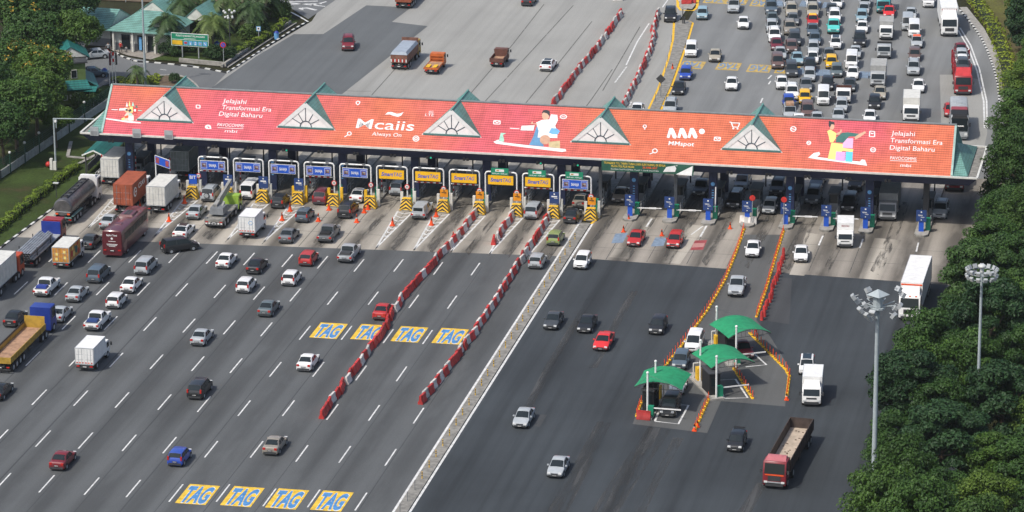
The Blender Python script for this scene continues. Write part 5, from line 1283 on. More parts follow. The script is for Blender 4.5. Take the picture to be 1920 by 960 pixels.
# a printed woman resting on shopping bags
dpoly('printed_raft', [(1515, 296), (1526, 287), (1536, 285), (1538, 289), (1532, 294.5), (1570, 299), (1612, 303), (1616, 299), (1622, 300), (1626, 311), (1590, 306), (1530, 298.5)], PRINTW, .0125)
dpoly('printed_bag', [(1559, 267.5), (1580, 270), (1582, 280), (1567, 300), (1552, 298)], PALEY, .0135); dpoly('printed_bag', [(1568, 284), (1585, 285), (1584, 303), (1566, 300.5)], LILAC, .0142)
dpoly('printed_bag', [(1586, 284.5), (1599, 285), (1598, 304), (1585, 303)], CYAN, .0148); dpoly('printed_bag', [(1581, 259), (1600, 259.5), (1599, 278.5), (1580, 277)], PINK, .0140); dpoly('printed_bag', [(1580, 277.5), (1600, 280), (1599, 285), (1580, 283)], PALEY, .0154)
dpoly('printed_blouse', [(1551, 246), (1557, 243), (1568, 250), (1567, 260), (1562, 267), (1556, 267), (1554, 256)], PALEY, .0158)
dpoly('printed_trousers', [(1567, 267), (1568, 258), (1579, 249), (1590, 248), (1612, 251), (1611, 256), (1592, 256), (1581, 268)], DKTEAL, .0162)
dpoly('printed_leg', [(1611, 251), (1622, 246), (1624, 249), (1613, 257), (1604, 262), (1602, 257)], SKIN, .0166)
dpoly('printed_arm', [(1568, 250), (1575, 247), (1577, 241), (1578.5, 247), (1573, 253), (1568, 253)], SKIN, .0168)
dpoly('printed_head', ell(1560, 237, 4.5, 6.5), SKIN, .0166); dpoly('printed_hair', [(1553.5, 235), (1554, 226), (1558, 227.5), (1564, 229), (1565, 234), (1559, 233), (1556, 240)], DKHAIR, .0172)
# a printed toy town
plain('town_print_warm', (.66, .40, .22), .6)
for L, mt, o_ in (([(198, 221.5), (264, 229.5), (264, 231.5), (240, 230), (198, 223.5)], PRINTW, .0125), ([(232, 226), (233, 218), (238, 210), (246, 212), (251, 217), (251, 226.5), (240, 228)], plain('town_print', (.62, .52, .42), .6), .0132),
                  ([(233, 202), (242, 202), (243, 211), (234, 210)], MATS['town_print_warm'], .0138), ([(243, 200), (249, 200), (249, 211), (244, 211)], PALEY, .0140), ([(250, 203), (258, 203), (257, 212), (250, 212)], RED, .0142), ([(236, 200), (238, 191), (240, 200)], PRINTW, .0144),
                  ([(247, 199), (249, 190.5), (252, 199)], MINT, .0146), ([(241, 199), (243, 188), (244.5, 199)], PALEY, .0148), ([(253, 202), (256, 197), (259, 202)], DKTEAL, .0150), ([(235, 205), (239, 204), (240, 208), (236, 208)], DKHAIR, .0152), ([(251, 205), (255, 205), (255, 209), (251, 209)], PRINTW, .0152),
                  ([(233, 218), (240, 216), (241, 221), (234, 222)], ORANGE, .0152), ([(242, 213), (247, 212), (247, 217), (242, 217)], MINT, .0153), ([(228, 222), (233, 220), (233, 226), (228, 226)], PALEY, .0154), ([(259, 206.5), (266, 207), (266, 208.5), (259, 208)], MINT, .0155),
                  ([(223, 207.5), (224, 203.5), (238, 203), (236.5, 207)], PRINTW, .0150), ([(240, 207), (246, 204), (247, 209), (242, 210)], DKHAIR, .0156), ([(241, 219), (250, 217), (250, 225), (241, 226)], PRINTW, .0158)):
    dpoly('printed_town', L, mt, o_)
dline([(209, 205.5), (221, 206)], .12)
# banner on the fascia
pb0, pb1 = at(1130, 298, 7.0), at(1302, 308, 7.0)
bn = MB(); xa, xb = pb0.x, pb1.x; xm = xa+(xb-xa)*.72
bn.box(xa, xm+.6, -.2, -.17, 5.75, 7.05, 0)
bn.add([(xm+.6, -.2, 5.75), (xb-.9, -.35, 5.8), (xb, -.5, 5.75), (xb, -.2, 7.0), (xm+.6, -.2, 7.05)], [(0, 1, 2, 3, 4)], 0)
bn.add([(xm-.6, -.21, 5.95), (xm+.9, -.25, 6.05), (xm+1.2, -.23, 6.9), (xm-.2, -.21, 6.6)], [(0, 1, 2, 3)], 2); bn.add([(xb-2.2, -.40, 5.78), (xb-.2, -.53, 5.75), (xb-.1, -.32, 6.95)], [(0, 1, 2)], 2)
bn.text('TRANSAKSI TOL TANPA TUNAI (100% ELEKTRONIK) DI SEMUA', ((xa+xm)/2, -.204, 6.63), (1, 0, 0), (0, 0, 1), .27, 1, w=(xm-xa)*.93, bold=.02, align='C')
bn.text('PLAZA TOL PLUS MULAI', ((xa+xm)/2-1.5, -.204, 6.26), (1, 0, 0), (0, 0, 1), .25, 1, w=(xm-xa)*.34, bold=.02, align='C')
bn.text('26 APRIL 2017', ((xa+xm)/2+1.9, -.204, 6.26), (1, 0, 0), (0, 0, 1), .25, 3, w=(xm-xa)*.22, bold=.02, align='C')
bn.text("Gunakan kad PLUSMiles, Touch 'n Go & SmartTAG", ((xa+xm)/2, -.204, 5.93), (1, 0, 0), (0, 0, 1), .17, 2, w=(xm-xa)*.72, align='C')
tag(bn.build('banner', [DKGREEN, TAGYEL, WHITE, ORANGE]), 'dark green banner with yellow writing and a torn end, hung on the canopy fascia', 'banner')

# ------------------------------------------------------------------ toll islands, booths, portals
GI = 'toll islands'
allisl = [-57.2, -52.7, -48.1]+ISL+[12.45, 17.4, 22.2, 27.05, 31.8, 36.8, 41.6, 48.4]
lf = ['beside the grass bank', 'behind the tanker', 'behind the white box lorry']
desc = ['left of the first blue sign', 'between the first and second blue signs', 'between the second and third blue signs', 'between the third and fourth blue signs', 'between the fourth and fifth blue signs',
        'between fifth blue and first yellow sign', 'between the first and second yellow signs', 'between the second and third yellow signs', 'between the third and fourth yellow signs', 'between the fourth and fifth yellow signs', 'between last yellow and last blue sign', 'at the head of the median']
rdesc = ['first exit island from the median', 'second exit island from the median', 'third exit island from the median', 'fourth exit island heading the long dividers', 'fifth exit island heading the straight dividers', 'exit island behind the white lorry', 'exit island beside the grey lorry', 'exit island nearest the trees']
alld = lf+desc+rdesc
for i, (x, d_) in enumerate(zip(allisl, alld)):
    left = i < 15; y0, y1 = (-2.0, 21.5) if left else (-2.4, 21.5)
    w = .62 if left else .85
    t = tag(MB().prism([(x-w, y0+.5, 0), (x-w*.5, y0, 0), (x+w*.5, y0, 0), (x+w, y0+.5, 0), (x+w, y1, 0), (x-w, y1, 0)], (0, 0, .26), 1, 0).build('toll_island', [DCONC if left else CONC, DCONC]), 'raised concrete island '+d_, 'toll island', GI)
    bt = thing('toll_booth', 'dark toll booth on the island '+d_, 'toll booth', (x, 7.0, .26), 0, 'toll booths')
    b = MB(); b.box(-.56, .56, -1.3, 1.3, 0, 1.0, 0); b.box(-.56, -.5, -1.3, 1.3, 1.0, 2.2, 0); b.box(.5, .56, -1.3, 1.3, 1.95, 2.2, 0)
    for sx_ in (-1, 1):
        for sy in (-1.27, 1.27): b.box(sx_*.53-.03, sx_*.53+.03, sy-.03, sy+.03, 1.0, 2.2, 0)
    b.build('cabin', GREY, bt); b = MB(); b.box(-.49, .49, -1.24, 1.24, 1.0, 2.15); b.build('window', GLASS, bt)
    b = MB(); b.box(-.75, .75, -1.6, 1.6, 2.2, 2.4, tx=.05, ty=.05); b.build('roof', DGREY, bt)
    # guard rails beside the booth, equipment pole
    gr = thing('guard_rail', 'steel guard rail along the island '+d_, 'guard rail', (x, 0, .26), 0, 'guard rails on the islands'); b = MB()
    for sx_ in (-1, 1):
        for yy in (2.6, 4.2, 5.8): b.tube((sx_*w*.82, yy, 0), (sx_*w*.82, yy, .85), .05, n=6)
        b.tube((sx_*w*.82, 2.5, .85), (sx_*w*.82, 5.9, .85), .055, n=6); b.tube((sx_*w*.82, 2.5, .45), (sx_*w*.82, 5.9, .45), .045, n=6)
    b.build('rails', LGREY, gr)
    if left:
        ep = thing('striped_pole', 'red and white striped pole on the island '+d_, 'pole', (x-.25, 4.6, .26), 0, 'striped poles in the lanes'); b = MB()
        for k in range(8): b.tube((0, 0, k*.34), (0, 0, k*.34+.34), .09, n=8, mi=k % 2)
        b.build('shaft', [WHITE, RED], ep)
        mc = thing('ticket_machine', 'pale ticket machine on the island '+d_, 'ticket machine', (x-.1, 3.0 if abs(x+53) > .6 and i % 2 else 5.6, .26), 0, 'ticket machines'); b = MB(); b.box(-.3, .3, -.3, .3, 0, 1.45, 0, ty=.03); b.build('case', LGREY, mc); b = MB(); b.box(-.2, .2, -.33, -.29, .85, 1.2); b.build('screen', BLACK, mc)
    # black equipment masts at the far end
    em = thing('camera_post', 'black camera post on the island '+d_, 'camera post', (x, 14.8, .26), 0, 'camera posts'); b = MB(); b.tube((0, 0, 0), (0, 0, 3.6), .09, n=6); b.build('post', BLACK, em); b = MB(); b.box(-.3, .3, -.2, .2, 2.6, 3.6); b.build('camera_housing', BLACK, em)
# crash cushions with chevrons
def cushion(x, d_):
    t = thing('crash_cushion', 'black and yellow chevron crash cushion '+d_, 'crash cushion', (x, -2.55, 0), 0, 'chevron crash cushions')
    b = MB(); w = .82; secs_ = [(-w, 0, .1), (w, 0, .1)]
    b.add([(-w, -.55, .06), (w, -.55, .06), (w, .55, .06), (-w, .55, .06), (-w*.66, -.1, 1.5), (w*.66, -.1, 1.5), (w*.66, .5, 1.5), (-w*.66, .5, 1.5)], [(0, 3, 2, 1), (4, 5, 6, 7), (0, 1, 5, 4), (1, 2, 6, 5), (2, 3, 7, 6), (3, 0, 4, 7)], 0)
    b.build('drum', TYEL, t)
    c = MB()
    def F(u, v, off=.012): # u -1..1, v 0..1 on the sloping face
        ww = w+(w*.66-w)*v; return Vector((u*ww, -.55+.45*v-off*.95, .06+1.44*v+off*.3))
    for k in range(5):
        v0 = -.22+.33*k; q_ = []
        for s in (-1, 1):
            a_ = [(0, v0+.40), (0, v0+.57), (s, v0+.17), (s, v0)]
            a_ = [(u, min(1, max(0, v))) for u, v in a_]
            if len({round(v, 3) for u, v in a_}) < 2: continue
            P = [F(u, v) for u, v in a_]; c.poly(P if s < 0 else P[::-1])
    c.build('chevrons', KBLACK, t)
    b = MB(); b.box(-.5, .5, -.62, -.5, .02, .16); b.build('foot', DCONC, t)
for x, d_ in zip(ISL, desc): cushion(x, d_)
# guard posts
for i, (x, d_) in enumerate(zip(ISL, desc)):
    for s in (-1, 1):
        col_ = TYEL if (i in (3, 4) or (i == 5 and s < 0)) else OFFWHITE
        cn = 'yellow' if col_ is TYEL else 'off-white'
        b = MB(); b.box(x+s*.82-.17, x+s*.82+.17, -1.65, -1.3, 0, 2.15 if s > 0 else 2.0, 0); tag(b.build('guard_post', col_), cn+' guard post, '+('farther from' if s > 0 else 'nearer')+' the bank, '+d_, 'guard post', 'guard posts')
# small boards above the cushions
def board(x, d_, mat, w, h, z, txt, n_, wt=WHITE, h_=.2):
    t = thing('lane_board', n_+' board above the crash cushion '+d_, 'sign board', (x, -1.9, .26), 0, 'lane boards')
    b = MB(); b.box(-w/2, w/2, -.04, .04, z, z+h, 0); b.build('panel', mat, t); b = MB(); b.tube((-.2, .08, 0), (-.2, .08, z+h*.8), .05, n=6); b.tube((.2, .08, 0), (.2, .08, z+h*.8), .05, n=6); b.build('post', LGREY, t)
    b = MB()
    for k, (tx_, hh) in enumerate(txt): b.text(tx_, (0, -.046, z+h-.2-h_*1.45*(k+1)+.12), (1, 0, 0), (0, 0, 1), hh, 0, w=w*.7 if len(tx_) > 3 else None, align='C', bold=.02)
    if not txt: b.tube((0, -.045, z+h*.82), (0, -.05, z+h*.82), .1, n=10); b.box(-w*.3, w*.3, -.05, -.045, z+h*.55, z+h*.66); b.box(-w*.02, w*.34, -.05, -.045, z+h*.44, z+h*.48)
    b.build('lettering', wt, t)
board(ISL[0], desc[0], BLUE, 1.05, 1.25, 1.45, [('BIT', .42)], 'bright blue BIT', h_=.34)
for k in (1, 2, 3, 10): board(ISL[k], desc[k], DBLUE, 1.2, 1.5, 1.4, [], 'dark blue')
for k in (7, 8, 9, 11): board(ISL[k], desc[k], plain('orange_board', (.68, .26, .01), .5) if k == 7 else MATS['orange_board'], 1.0, .95, 1.5, [], 'orange', KBLACK)
# green ticket cabinets
for k in (4, 5, 6, 7, 8, 11):
    b = MB(); b.box(ISL[k]+.1, ISL[k]+.62, -.6, -.1, .26, 2.1, 0, tx=.04, ty=.04); tag(b.build('cabinet', GREEN), 'green cabinet behind the cushion '+desc[k], 'cabinet', 'green cabinets')
PICT = plain('pictogram_brown', (.24, .13, .11), .6)
# portals over the lanes
sign_kind = ['S', 'S', 'S', 'S', 'S', 'T', 'T', 'T', 'T', 'T', 'S']
ordn = ['first', 'second', 'third', 'fourth', 'fifth']
for k in range(11):
    x0, x1 = ISL[k]+.48, ISL[k+1]-.28; xm = (x0+x1)/2; w = (x1-x0)/2
    d_ = {'S': 'blue', 'T': 'yellow'}[sign_kind[k]]; nm = (ordn[k] if k < 5 else ordn[k-5] if k < 10 else 'last')
    t = thing('portal_frame', 'white pipe portal frame carrying the %s %s lane sign' % (nm, d_), 'portal frame', (xm, -.75, .26), 0, 'portal frames')
    b = MB(); r = .10; z = 4.75
    for s in (-1, 1):
        b.tube((s*w, 0, 0), (s*w, 0, z-.3), r, n=8); b.tube((s*w, 0, z-.32), (s*(w-.1), 0, z-.08), r, n=8); b.tube((s*(w-.1), 0, z-.09), (s*(w-.34), 0, z), r, n=8)
    b.tube((-(w-.33), 0, z), (w-.33, 0, z), r, n=8); b.build('frame', WHITE, t, 50)
    for s in (-1, 1): b = MB(); b.bar((s*w*.55, 0, z-.05), (s*w*.55, -.25, z-.55), .07, .07); b.box(s*w*.55-.16, s*w*.55+.16, -.3, -.05, z+.06, z+.2); b.build('sign_bracket', GREY, t)
    if k in (0, 3, 6, 7, 9, 10):
        b = MB(); n_ = 9
        for j in range(n_): b.tube((-w+.2+(2*w-.4)*j/n_, -.1, 2.95), (-w+.2+(2*w-.4)*(j+1)/n_, -.1, 2.95), .07, n=6, mi=j % 2)
        b.build('height_bar', [WHITE, RED], t)
    s_ = thing('lane_sign', '%s %s lane sign hanging from a white portal frame' % (nm, d_), 'lane sign', (xm, -1.02, 3.42), 0, 'blue lane signs' if sign_kind[k] == 'S' else 'yellow lane signs')
    W_, H_ = (3.25, 1.2) if sign_kind[k] == 'S' else (3.3, 1.28)
    b = MB()
    if sign_kind[k] == 'S':
        b.box(-W_/2, W_/2, -.05, .05, 0, H_, 1); b.box(-W_/2+.06, W_/2-.06, -.058, -.05, .06, H_-.06, 0); b.build('panel', [BLUE, LINEW], s_)
        b = MB(); b.text('SAHAJA', (0, -.062, .42), (1, 0, 0), (0, 0, 1), .36, 0, w=.98, align='C', bold=.025)
        b.build('lettering', WHITE, s_)
        for s in (-1, 1):
            b = MB(); xx = s*1.13; b.box(xx-.38, xx+.38, -.066, -.06, .2, 1.0, 0); b.box(xx-.34, xx+.34, -.07, -.066, .24, .96, 1); b.box(xx-.26, xx+.26, -.074, -.07, .36, .84, 2); b.box(xx-.2, xx+.02, -.077, -.074, .42, .6, 3); b.box(xx-.05, xx+.2, -.078, -.075, .62, .76, 4); b.build('pictogram', [WHITE, BLUE, PICT, DGREY, LGREY], s_)
    else:
        b.box(-W_/2, W_/2, -.05, .05, 0, H_, 1); b.box(-W_/2+.05, W_/2-.05, -.058, -.05, .05, H_-.05, 0); b.build('panel', [YEL, KBLACK], s_)
        b = MB(); b.text('Smart', (-1.32, -.063, .43), (1, 0, 0), (0, 0, 1), .48, 0, w=1.5, shear=.22, bold=.03); b.text('TAG', (.2, -.063, .43), (1, 0, 0), (0, 0, 1), .48, 0, w=1.05, shear=.22, bold=.012); b.build('lettering', BLUE, s_)
    if k in (8, 9, 10):
        g = thing('lane_hours_sign', 'small green plate above the %s %s lane sign' % (nm, d_), 'sign', (xm-.1, -1.05, 4.72), 0, 'green plates above the signs')
        b = MB(); b.box(-1.1, 1.1, -.04, .04, 0, .88, 0); b.build('panel', GREEN, g); b = MB(); b.box(-.55, .55, -.05, -.04, .42, .74, 0); b.box(-.42, -.1, -.055, -.05, .5, .66, 1); b.build('plate', [WHITE, MUSTARD], g)
        b = MB(); b.text('06.00 pagi - 10.00 pagi', (0, -.047, .12), (1, 0, 0), (0, 0, 1), .15, 0, w=1.9, align='C', bold=.02); b.build('lettering', WHITE, g)
    sd = thing('speed_limit_sign', 'round red and white speed sign beside the portal of the %s %s lane' % (nm, d_), 'speed sign', (x1+.02 if k else x0, -1.0, 2.55), 0, 'round speed signs')
    b = MB(); b.tube((0, -.0, 0), (0, -.04, 0), .34, n=16, mi=0); b.tube((0, -.04, 0), (0, -.046, 0), .24, n=16, mi=1); b.text('30', (0, -.05, -.11), (1, 0, 0), (0, 0, 1), .22, 2, w=.3, align='C', bold=.03); b.build('disc', [RED, WHITE, KBLACK], sd)
    b = MB(); b.bar((0, .0, 0), (0, .2, 0), .06, .06); b.build('bracket', GREY, sd)
sg = thing('lane_sign', 'blue lane sign turned aside above the lane of the orange container', 'lane sign', (-47.6, -.9, 3.3), math.radians(-38), None)
b = MB(); b.box(-1.6, 1.6, -.05, .05, .2, 1.35, 1); b.box(-1.54, 1.54, -.058, -.05, .26, 1.29, 0); b.box(-1.4, -.7, -.064, -.058, .4, 1.15, 2); b.box(.7, 1.4, -.064, -.058, .4, 1.15, 2); b.build('panel', [BLUE, LINEW, FADER], sg)
b = MB(); b.tube((-1.7, .1, -3.0), (-1.7, .1, 1.3), .1, n=8); b.build('post', WHITE, sg)
# exit side: thank-you boards, cabinets, arms, red discs
for i, (x, d_) in enumerate(zip(allisl[15:], rdesc)):
    t = thing('thanks_board', 'dark blue board at the '+d_, 'sign board', (x-.1, -.9, .26), 0, 'dark blue exit boards')
    b = MB(); b.box(-.62, .62, -.05, .05, 1.3, 2.75); b.build('panel', DBLUE, t); b = MB(); b.box(-.3, .3, .06, .16, 0, 1.9); b.build('post', BLUE, t)
    b = MB(); b.tube((0, -.055, 2.5), (0, -.06, 2.5), .1, n=10); b.text('TERIMA', (-.42, -.056, 2.0), (1, 0, 0), (0, 0, 1), .16, 0, w=.6, bold=.02); b.text('KASIH', (-.05, -.056, 1.8), (1, 0, 0), (0, 0, 1), .11, 0, w=.42, bold=.02); b.tube((0, -.055, 1.52), (0, -.06, 1.52), .07, n=8); b.build('lettering', WHITE, t)
    b = MB(); b.box(x+.35, x+.95, -.2, .45, .26, 1.75, 0, tx=.03, ty=.03); tag(b.build('cabinet', GREEN), 'green gate cabinet at the '+d_, 'cabinet', 'green gate cabinets')
    if i in (0, 1, 4, 5):
        g = thing('barrier_arm', 'white lowered barrier arm at the '+d_, 'barrier arm', (x+.7, -.35, 1.2), 0, 'barrier arms of the exit lanes'); b = MB(); b.bar((0, 0, 0), (1.5, 0, .04), .1, .12); b.bar((1.5, 0, .04), (2.4, 0, .06), .1, .2); b.bar((2.4, 0, .06), (3.1, 0, .08), .1, .1); b.build('arm', WHITE, g)
    if i == 2:
        g = thing('barrier_arm', 'white raised barrier arm at the '+d_, 'barrier arm', (x+.7, -.35, 1.2), 0, 'barrier arms of the exit lanes'); b = MB(); b.bar((0, 0, 0), (.05, 0, 3.2), .1, .12); b.build('arm', WHITE, g)
    if i in (3, 4):
        g = thing('stop_disc', 'round red disc on a thin post at the '+d_, 'stop disc', (x+(.55 if i == 3 else -.3), -1.0, .26), 0, 'round red discs'); b = MB(); b.tube((0, 0, 0), (0, 0, 2.9), .04, n=6); b.build('post', LGREY, g); b = MB(); b.tube((0, -.03, 3.2), (0, -.06, 3.2), .36, n=16); b.build('disc', RED, g)
# ------------------------------------------------------------------ barriers, cones, dividers
def barrier_mesh(mat, name, L=1.5):
    b = MB(); secs = []
    for x, k in ((-L/2, .9), (-L/2+.06, 1), (-L/2+.5, 1), (-L/2+.56, .93), (L/2-.56, .93), (L/2-.5, 1), (L/2-.06, 1), (L/2, .9)):
        secs.append([(x, y*k, z) for y, z in ((-.30, 0), (-.30, .2), (-.16, .42), (-.12, .92), (.12, .92), (.16, .42), (.30, .2), (.30, 0))])
    b.loft(secs); b.tube((-L/2+.3, 0, .92), (-L/2+.3, 0, .99), .07, n=6); b.tube((L/2-.3, 0, .92), (L/2-.3, 0, .99), .07, n=6)
    return b.mesh(name, mat, 40)
def worn_plastic(name, c, dirt):
    m = plain(name, c, .55, dirt=dirt); nt = m.node_tree; b_ = nt.nodes['Principled BSDF']; l = b_.inputs['Base Color'].links[0].from_socket
    oi = N(nt, 'ShaderNodeObjectInfo'); r = ramp(nt, oi.outputs['Random'], [(0, (.7, .7, .7)), (.4, (.95, .95, .95)), (1, (1.15, 1.1, 1.1))]); nt.links.new(mixc(nt, 1, l, r.outputs[0], 'MULTIPLY'), b_.inputs['Base Color']); return m
BRED = worn_plastic('barrier_red', (.55, .045, .040), .4); BWHT = worn_plastic('barrier_white', (.62, .60, .56), .35)
ORNG = plain('cone_orange', (.80, .085, .015), .5, dirt=.2)
bm_r, bm_w = barrier_mesh(BRED, 'barrier'), barrier_mesh(BWHT, 'barrier')
def barrier_row(P, step, pat, lr, lw, group, jit=.16):
    d = []; tot = sum((b_-a_).length for a_, b_ in zip(P, P[1:])); n = round(tot/step); rnd = random.Random(len(lr)+int(tot*10)); s = 0.; seg = 0; acc = 0.
    for i in range(n):
        t = (i+.5)*tot/n
        while seg < len(P)-2 and t > acc+(P[seg+1]-P[seg]).length: acc += (P[seg+1]-P[seg]).length; seg += 1
        v = (P[seg+1]-P[seg]); p = P[seg]+v.normalized()*(t-acc)
        red = pat(i, n, rnd)
        o = link('road_barrier', bm_r if red else bm_w); o.location = (p.x+rnd.uniform(-jit, jit), p.y, 0.012); o.rotation_euler = (0, 0, math.atan2(v.y, v.x)+rnd.uniform(-.13, .13)); o.scale = (tot/n/1.5*.985, 1, rnd.uniform(.96, 1.03))
        tag(o, lr if red else lw, 'road barrier', group)
def alt(i, n, r): return i % 2 == 0 if r.random() < .8 else r.random() < .5
def reddish(i, n, r):
    u = i/n
    if .18 < u < .26 or .33 < u < .46 or .50 < u < .62 or u < .06: return r.random() < .93
    return i % 2 == 0 if r.random() < .75 else True
barrier_row(ppx([(602, 786), (655, 710), (722, 622), (737, 588), (763, 552), (830, 478), (868, 436), (898, 396)]), 1.55, reddish, 'red barrier in the longest near row, running past the first TAG boxes', 'white barrier in the longest near row, running past the first TAG boxes', 'near barrier row that starts lower down')
barrier_row(ppx([(789, 759), (860, 668), (893, 622), (955, 527), (1035, 400)]), 1.5, alt, 'red barrier in the near row next to the median', 'white barrier in the near row next to the median', 'near barrier row next to the median')
barrier_row(ppx([(925, 460), (943, 430), (967, 400)]), 1.5, alt, 'red barrier in the short row on the concrete apron', 'white barrier in the short row on the concrete apron', 'short barrier row on the apron')
barrier_row(ppx([(1036, 199), (1090, 128), (1130, 78), (1166, 26)]), 1.6, alt, 'red barrier in the straight row beyond the canopy', 'white barrier in the straight row beyond the canopy', 'straight barrier row beyond the canopy')
barrier_row(ppx([(1168, 206), (1190, 160), (1213, 110), (1226, 74), (1224, 55), (1236, 25)]), 1.5, alt, 'red barrier in the bent row beyond the canopy by the median', 'white barrier in the bent row beyond the canopy by the median', 'bent barrier row beyond the canopy')
for px, py, red, lab in ((1287, 8, 1, 'red barrier lying at the head of the upper median'), (1296, 6, 1, 'red barrier heaped beside another on the upper median'), (1281, 3, 0, 'white barrier heaped on the upper median'), (1207, 786, 1, 'red barrier closing the end of the nearest tent kiosk'), (1398, 419, 0, 'white barrier at the foot of the fourth exit board'), (1407, 420, 0, 'second white barrier at the foot of the fourth exit board'), (1158, 1, 0, 'white barrier alone on the pavement at the upper edge')):
    p = at(px, py); o = link('road_barrier', bm_r if red else bm_w); o.location = (p.x, p.y, .12 if py < 10 and px > 1200 else .02); o.rotation_euler = (0, 0, random.uniform(-.4, .4)); tag(o, lab, 'road barrier')
# cones
b = MB(); b.box(-.24, .24, -.24, .24, 0, .06); b.tube((0, 0, .06), (0, 0, .42), .19, .12, 12, 0, False); b.tube((0, 0, .42), (0, 0, .58), .12, .085, 12, 1, False); b.tube((0, 0, .58), (0, 0, .85), .085, .03, 12, 0)
cone_me = b.mesh('traffic_cone', [ORNG, ORNG], 40)
b = MB(); b.box(-.24, .24, -.24, .24, 0, .06); b.tube((0, 0, .06), (0, 0, .42), .19, .12, 12, 0, False); b.tube((0, 0, .42), (0, 0, .58), .12, .085, 12, 1, False); b.tube((0, 0, .58), (0, 0, .85), .085, .03, 12, 0)
cone_w = b.mesh('traffic_cone', [ORNG, WHITE], 40)
CON = [(317, 413, 'orange cone alone beside the maroon coach'), (262, 388, 'orange cone under the tail of the orange container'), (346, 379, 'orange cone at the foot of the BIT board'), (544, 394, 'orange cone in the hatched taper behind the black hatchback'), (529, 411, 'orange cone lower in the hatched taper beside the white box lorry'),
       (617, 392, 'orange cone behind the dark red off-roader'), (597, 413, 'orange cone on the apron between two dark cars'), (669, 415, 'orange cone alone on the apron beside the dark grey pickup'), (683, 397, 'orange cone next to the black off-roader tail'), (690, 391, 'orange cone closest to the fifth crash cushion'),
       (761, 389, 'orange cone at the cushion between the first two yellow signs'), (736, 421, 'orange cone low in the hatched taper under the first yellow sign'), (818, 404, 'orange cone high in the hatched taper under the second yellow sign'), (809, 420, 'orange cone low in the hatched taper under the second yellow sign'), (897, 395, 'orange cone at the head of the longest barrier row'),
       (850, 448, 'orange cone standing against the longest barrier row'), (967, 398, 'orange cone at the head of the short barrier row'), (1045, 397, 'orange cone at the blue board cushion'), (1114, 406, 'orange cone at the head of the median'), (1169, 433, 'orange cone lower of two near the red saloon'), (1179, 412, 'orange cone at the tip of the first exit island'), (1241, 440, 'orange cone between the two red cars'),
       (1261, 128, 'orange cone on the far median'), (1302, 806, 'orange cone at the lower end of the divider row by the nearest tent'), (1308, 799, 'second orange cone at the lower end of the divider row by the nearest tent'), (1475, 748, 'orange cone at the lower end of the outermost divider row'), (1369, 427, 'orange cone beside the third exit island')]
for px, py, lab in CON:
    p = at(px, py+2); o = link('traffic_cone', cone_w if px in (1302, 1475, 669, 597) else cone_me); k = 1.25 if py < 460 and px < 1000 else 1.0; o.location = (p.x, p.y, .014); o.scale = (k, k, k); tag(o, lab, 'traffic cone', 'orange traffic cones')
# yellow lane dividers with orange flaps
b = MB(); secs = []
for x, k in ((-.5, .6), (-.38, 1), (.38, 1), (.5, .6)): secs.append([(x, y*k, z*k) for y, z in ((-.17, 0), (-.12, .16), (.12, .16), (.17, 0))])
b.loft(secs, 0); b.box(-.30, -.16, -.10, .10, .161, .19, 1); b.box(.1, .2, -.1, .1, .161, .19, 1)
DV = b.mesh('divider_base', [TYEL, KBLACK])
b = MB(); b.tube((.36, 0, .05), (.36, 0, .95), .045, .04, n=6, mi=0); b.tube((.36, 0, .62), (.36, 0, .78), .05, n=6, mi=1); DP = b.mesh('flexible_post', [ORNG, ORNG])
DVR = None
def divider_row(P, step, label, group, red=False):
    tot = sum((b_-a_).length for a_, b_ in zip(P, P[1:])); n = round(tot/step); acc = 0.; seg = 0
    for i in range(n):
        t = (i+.5)*tot/n
        while seg < len(P)-2 and t > acc+(P[seg+1]-P[seg]).length: acc += (P[seg+1]-P[seg]).length; seg += 1
        v = P[seg+1]-P[seg]; p = P[seg]+v.normalized()*(t-acc)
        r = thing('lane_divider', label, 'lane divider', (p.x, p.y, .012), math.atan2(v.y, v.x)+random.uniform(-.08, .08), group)
        link('divider_base', DV, r); link('flexible_post', DP, r)
divider_row(ppx([(1396, 428), (1382, 470), (1360, 525), (1328, 580), (1285, 640), (1245, 690)]), 1.18, 'yellow lane divider with orange post in the long curve left of the kiosk queue', 'long curved divider row')
divider_row(ppx([(1470, 432), (1452, 490), (1436, 545), (1418, 596)]), 1.18, 'yellow lane divider with orange post in the row right of the kiosk lanes', 'straight divider row')
divider_row(ppx([(1405, 624), (1440, 660), (1472, 692), (1480, 705), (1475, 746)]), 1.1, 'yellow lane divider in the outermost bent row past the farthest tent', 'outermost divider row')
divider_row(ppx([(1375, 690), (1412, 749)]), 1.1, 'yellow lane divider between the two upper tent kiosks', 'divider row between upper kiosks')
divider_row(ppx([(1331, 745), (1303, 806)]), 1.1, 'yellow lane divider below the middle tent kiosk', 'divider row below the middle kiosk')
divider_row(ppx([(1204, 752), (1193, 782)]), 1.0, 'yellow lane divider beside the nearest tent kiosk', 'divider row beside the nearest kiosk')
# slim red barriers behind the right row
b = MB(); b.tube((0, 0, 0), (0, 0, .95), .22, .17, 10); b.tube((0, 0, .95), (0, 0, 1.05), .09, n=8); RB = b.mesh('red_bollard', BRED, 50)
P = ppx([(1464, 480), (1452, 520), (1440, 560), (1423, 600)]); n = 19
for i in range(n):
    t = i/(n-1)*3; k = min(2, int(t)); p = P[k].lerp(P[k+1], t-k); o = link('red_bollard', RB); o.location = (p.x+.35+random.uniform(-.15, .15), p.y, .012); o.scale = (1, 1, random.uniform(.8, 1.1)); tag(o, 'red plastic bollard packed along the straight divider row', 'bollard', 'red bollards by the kiosk lanes')
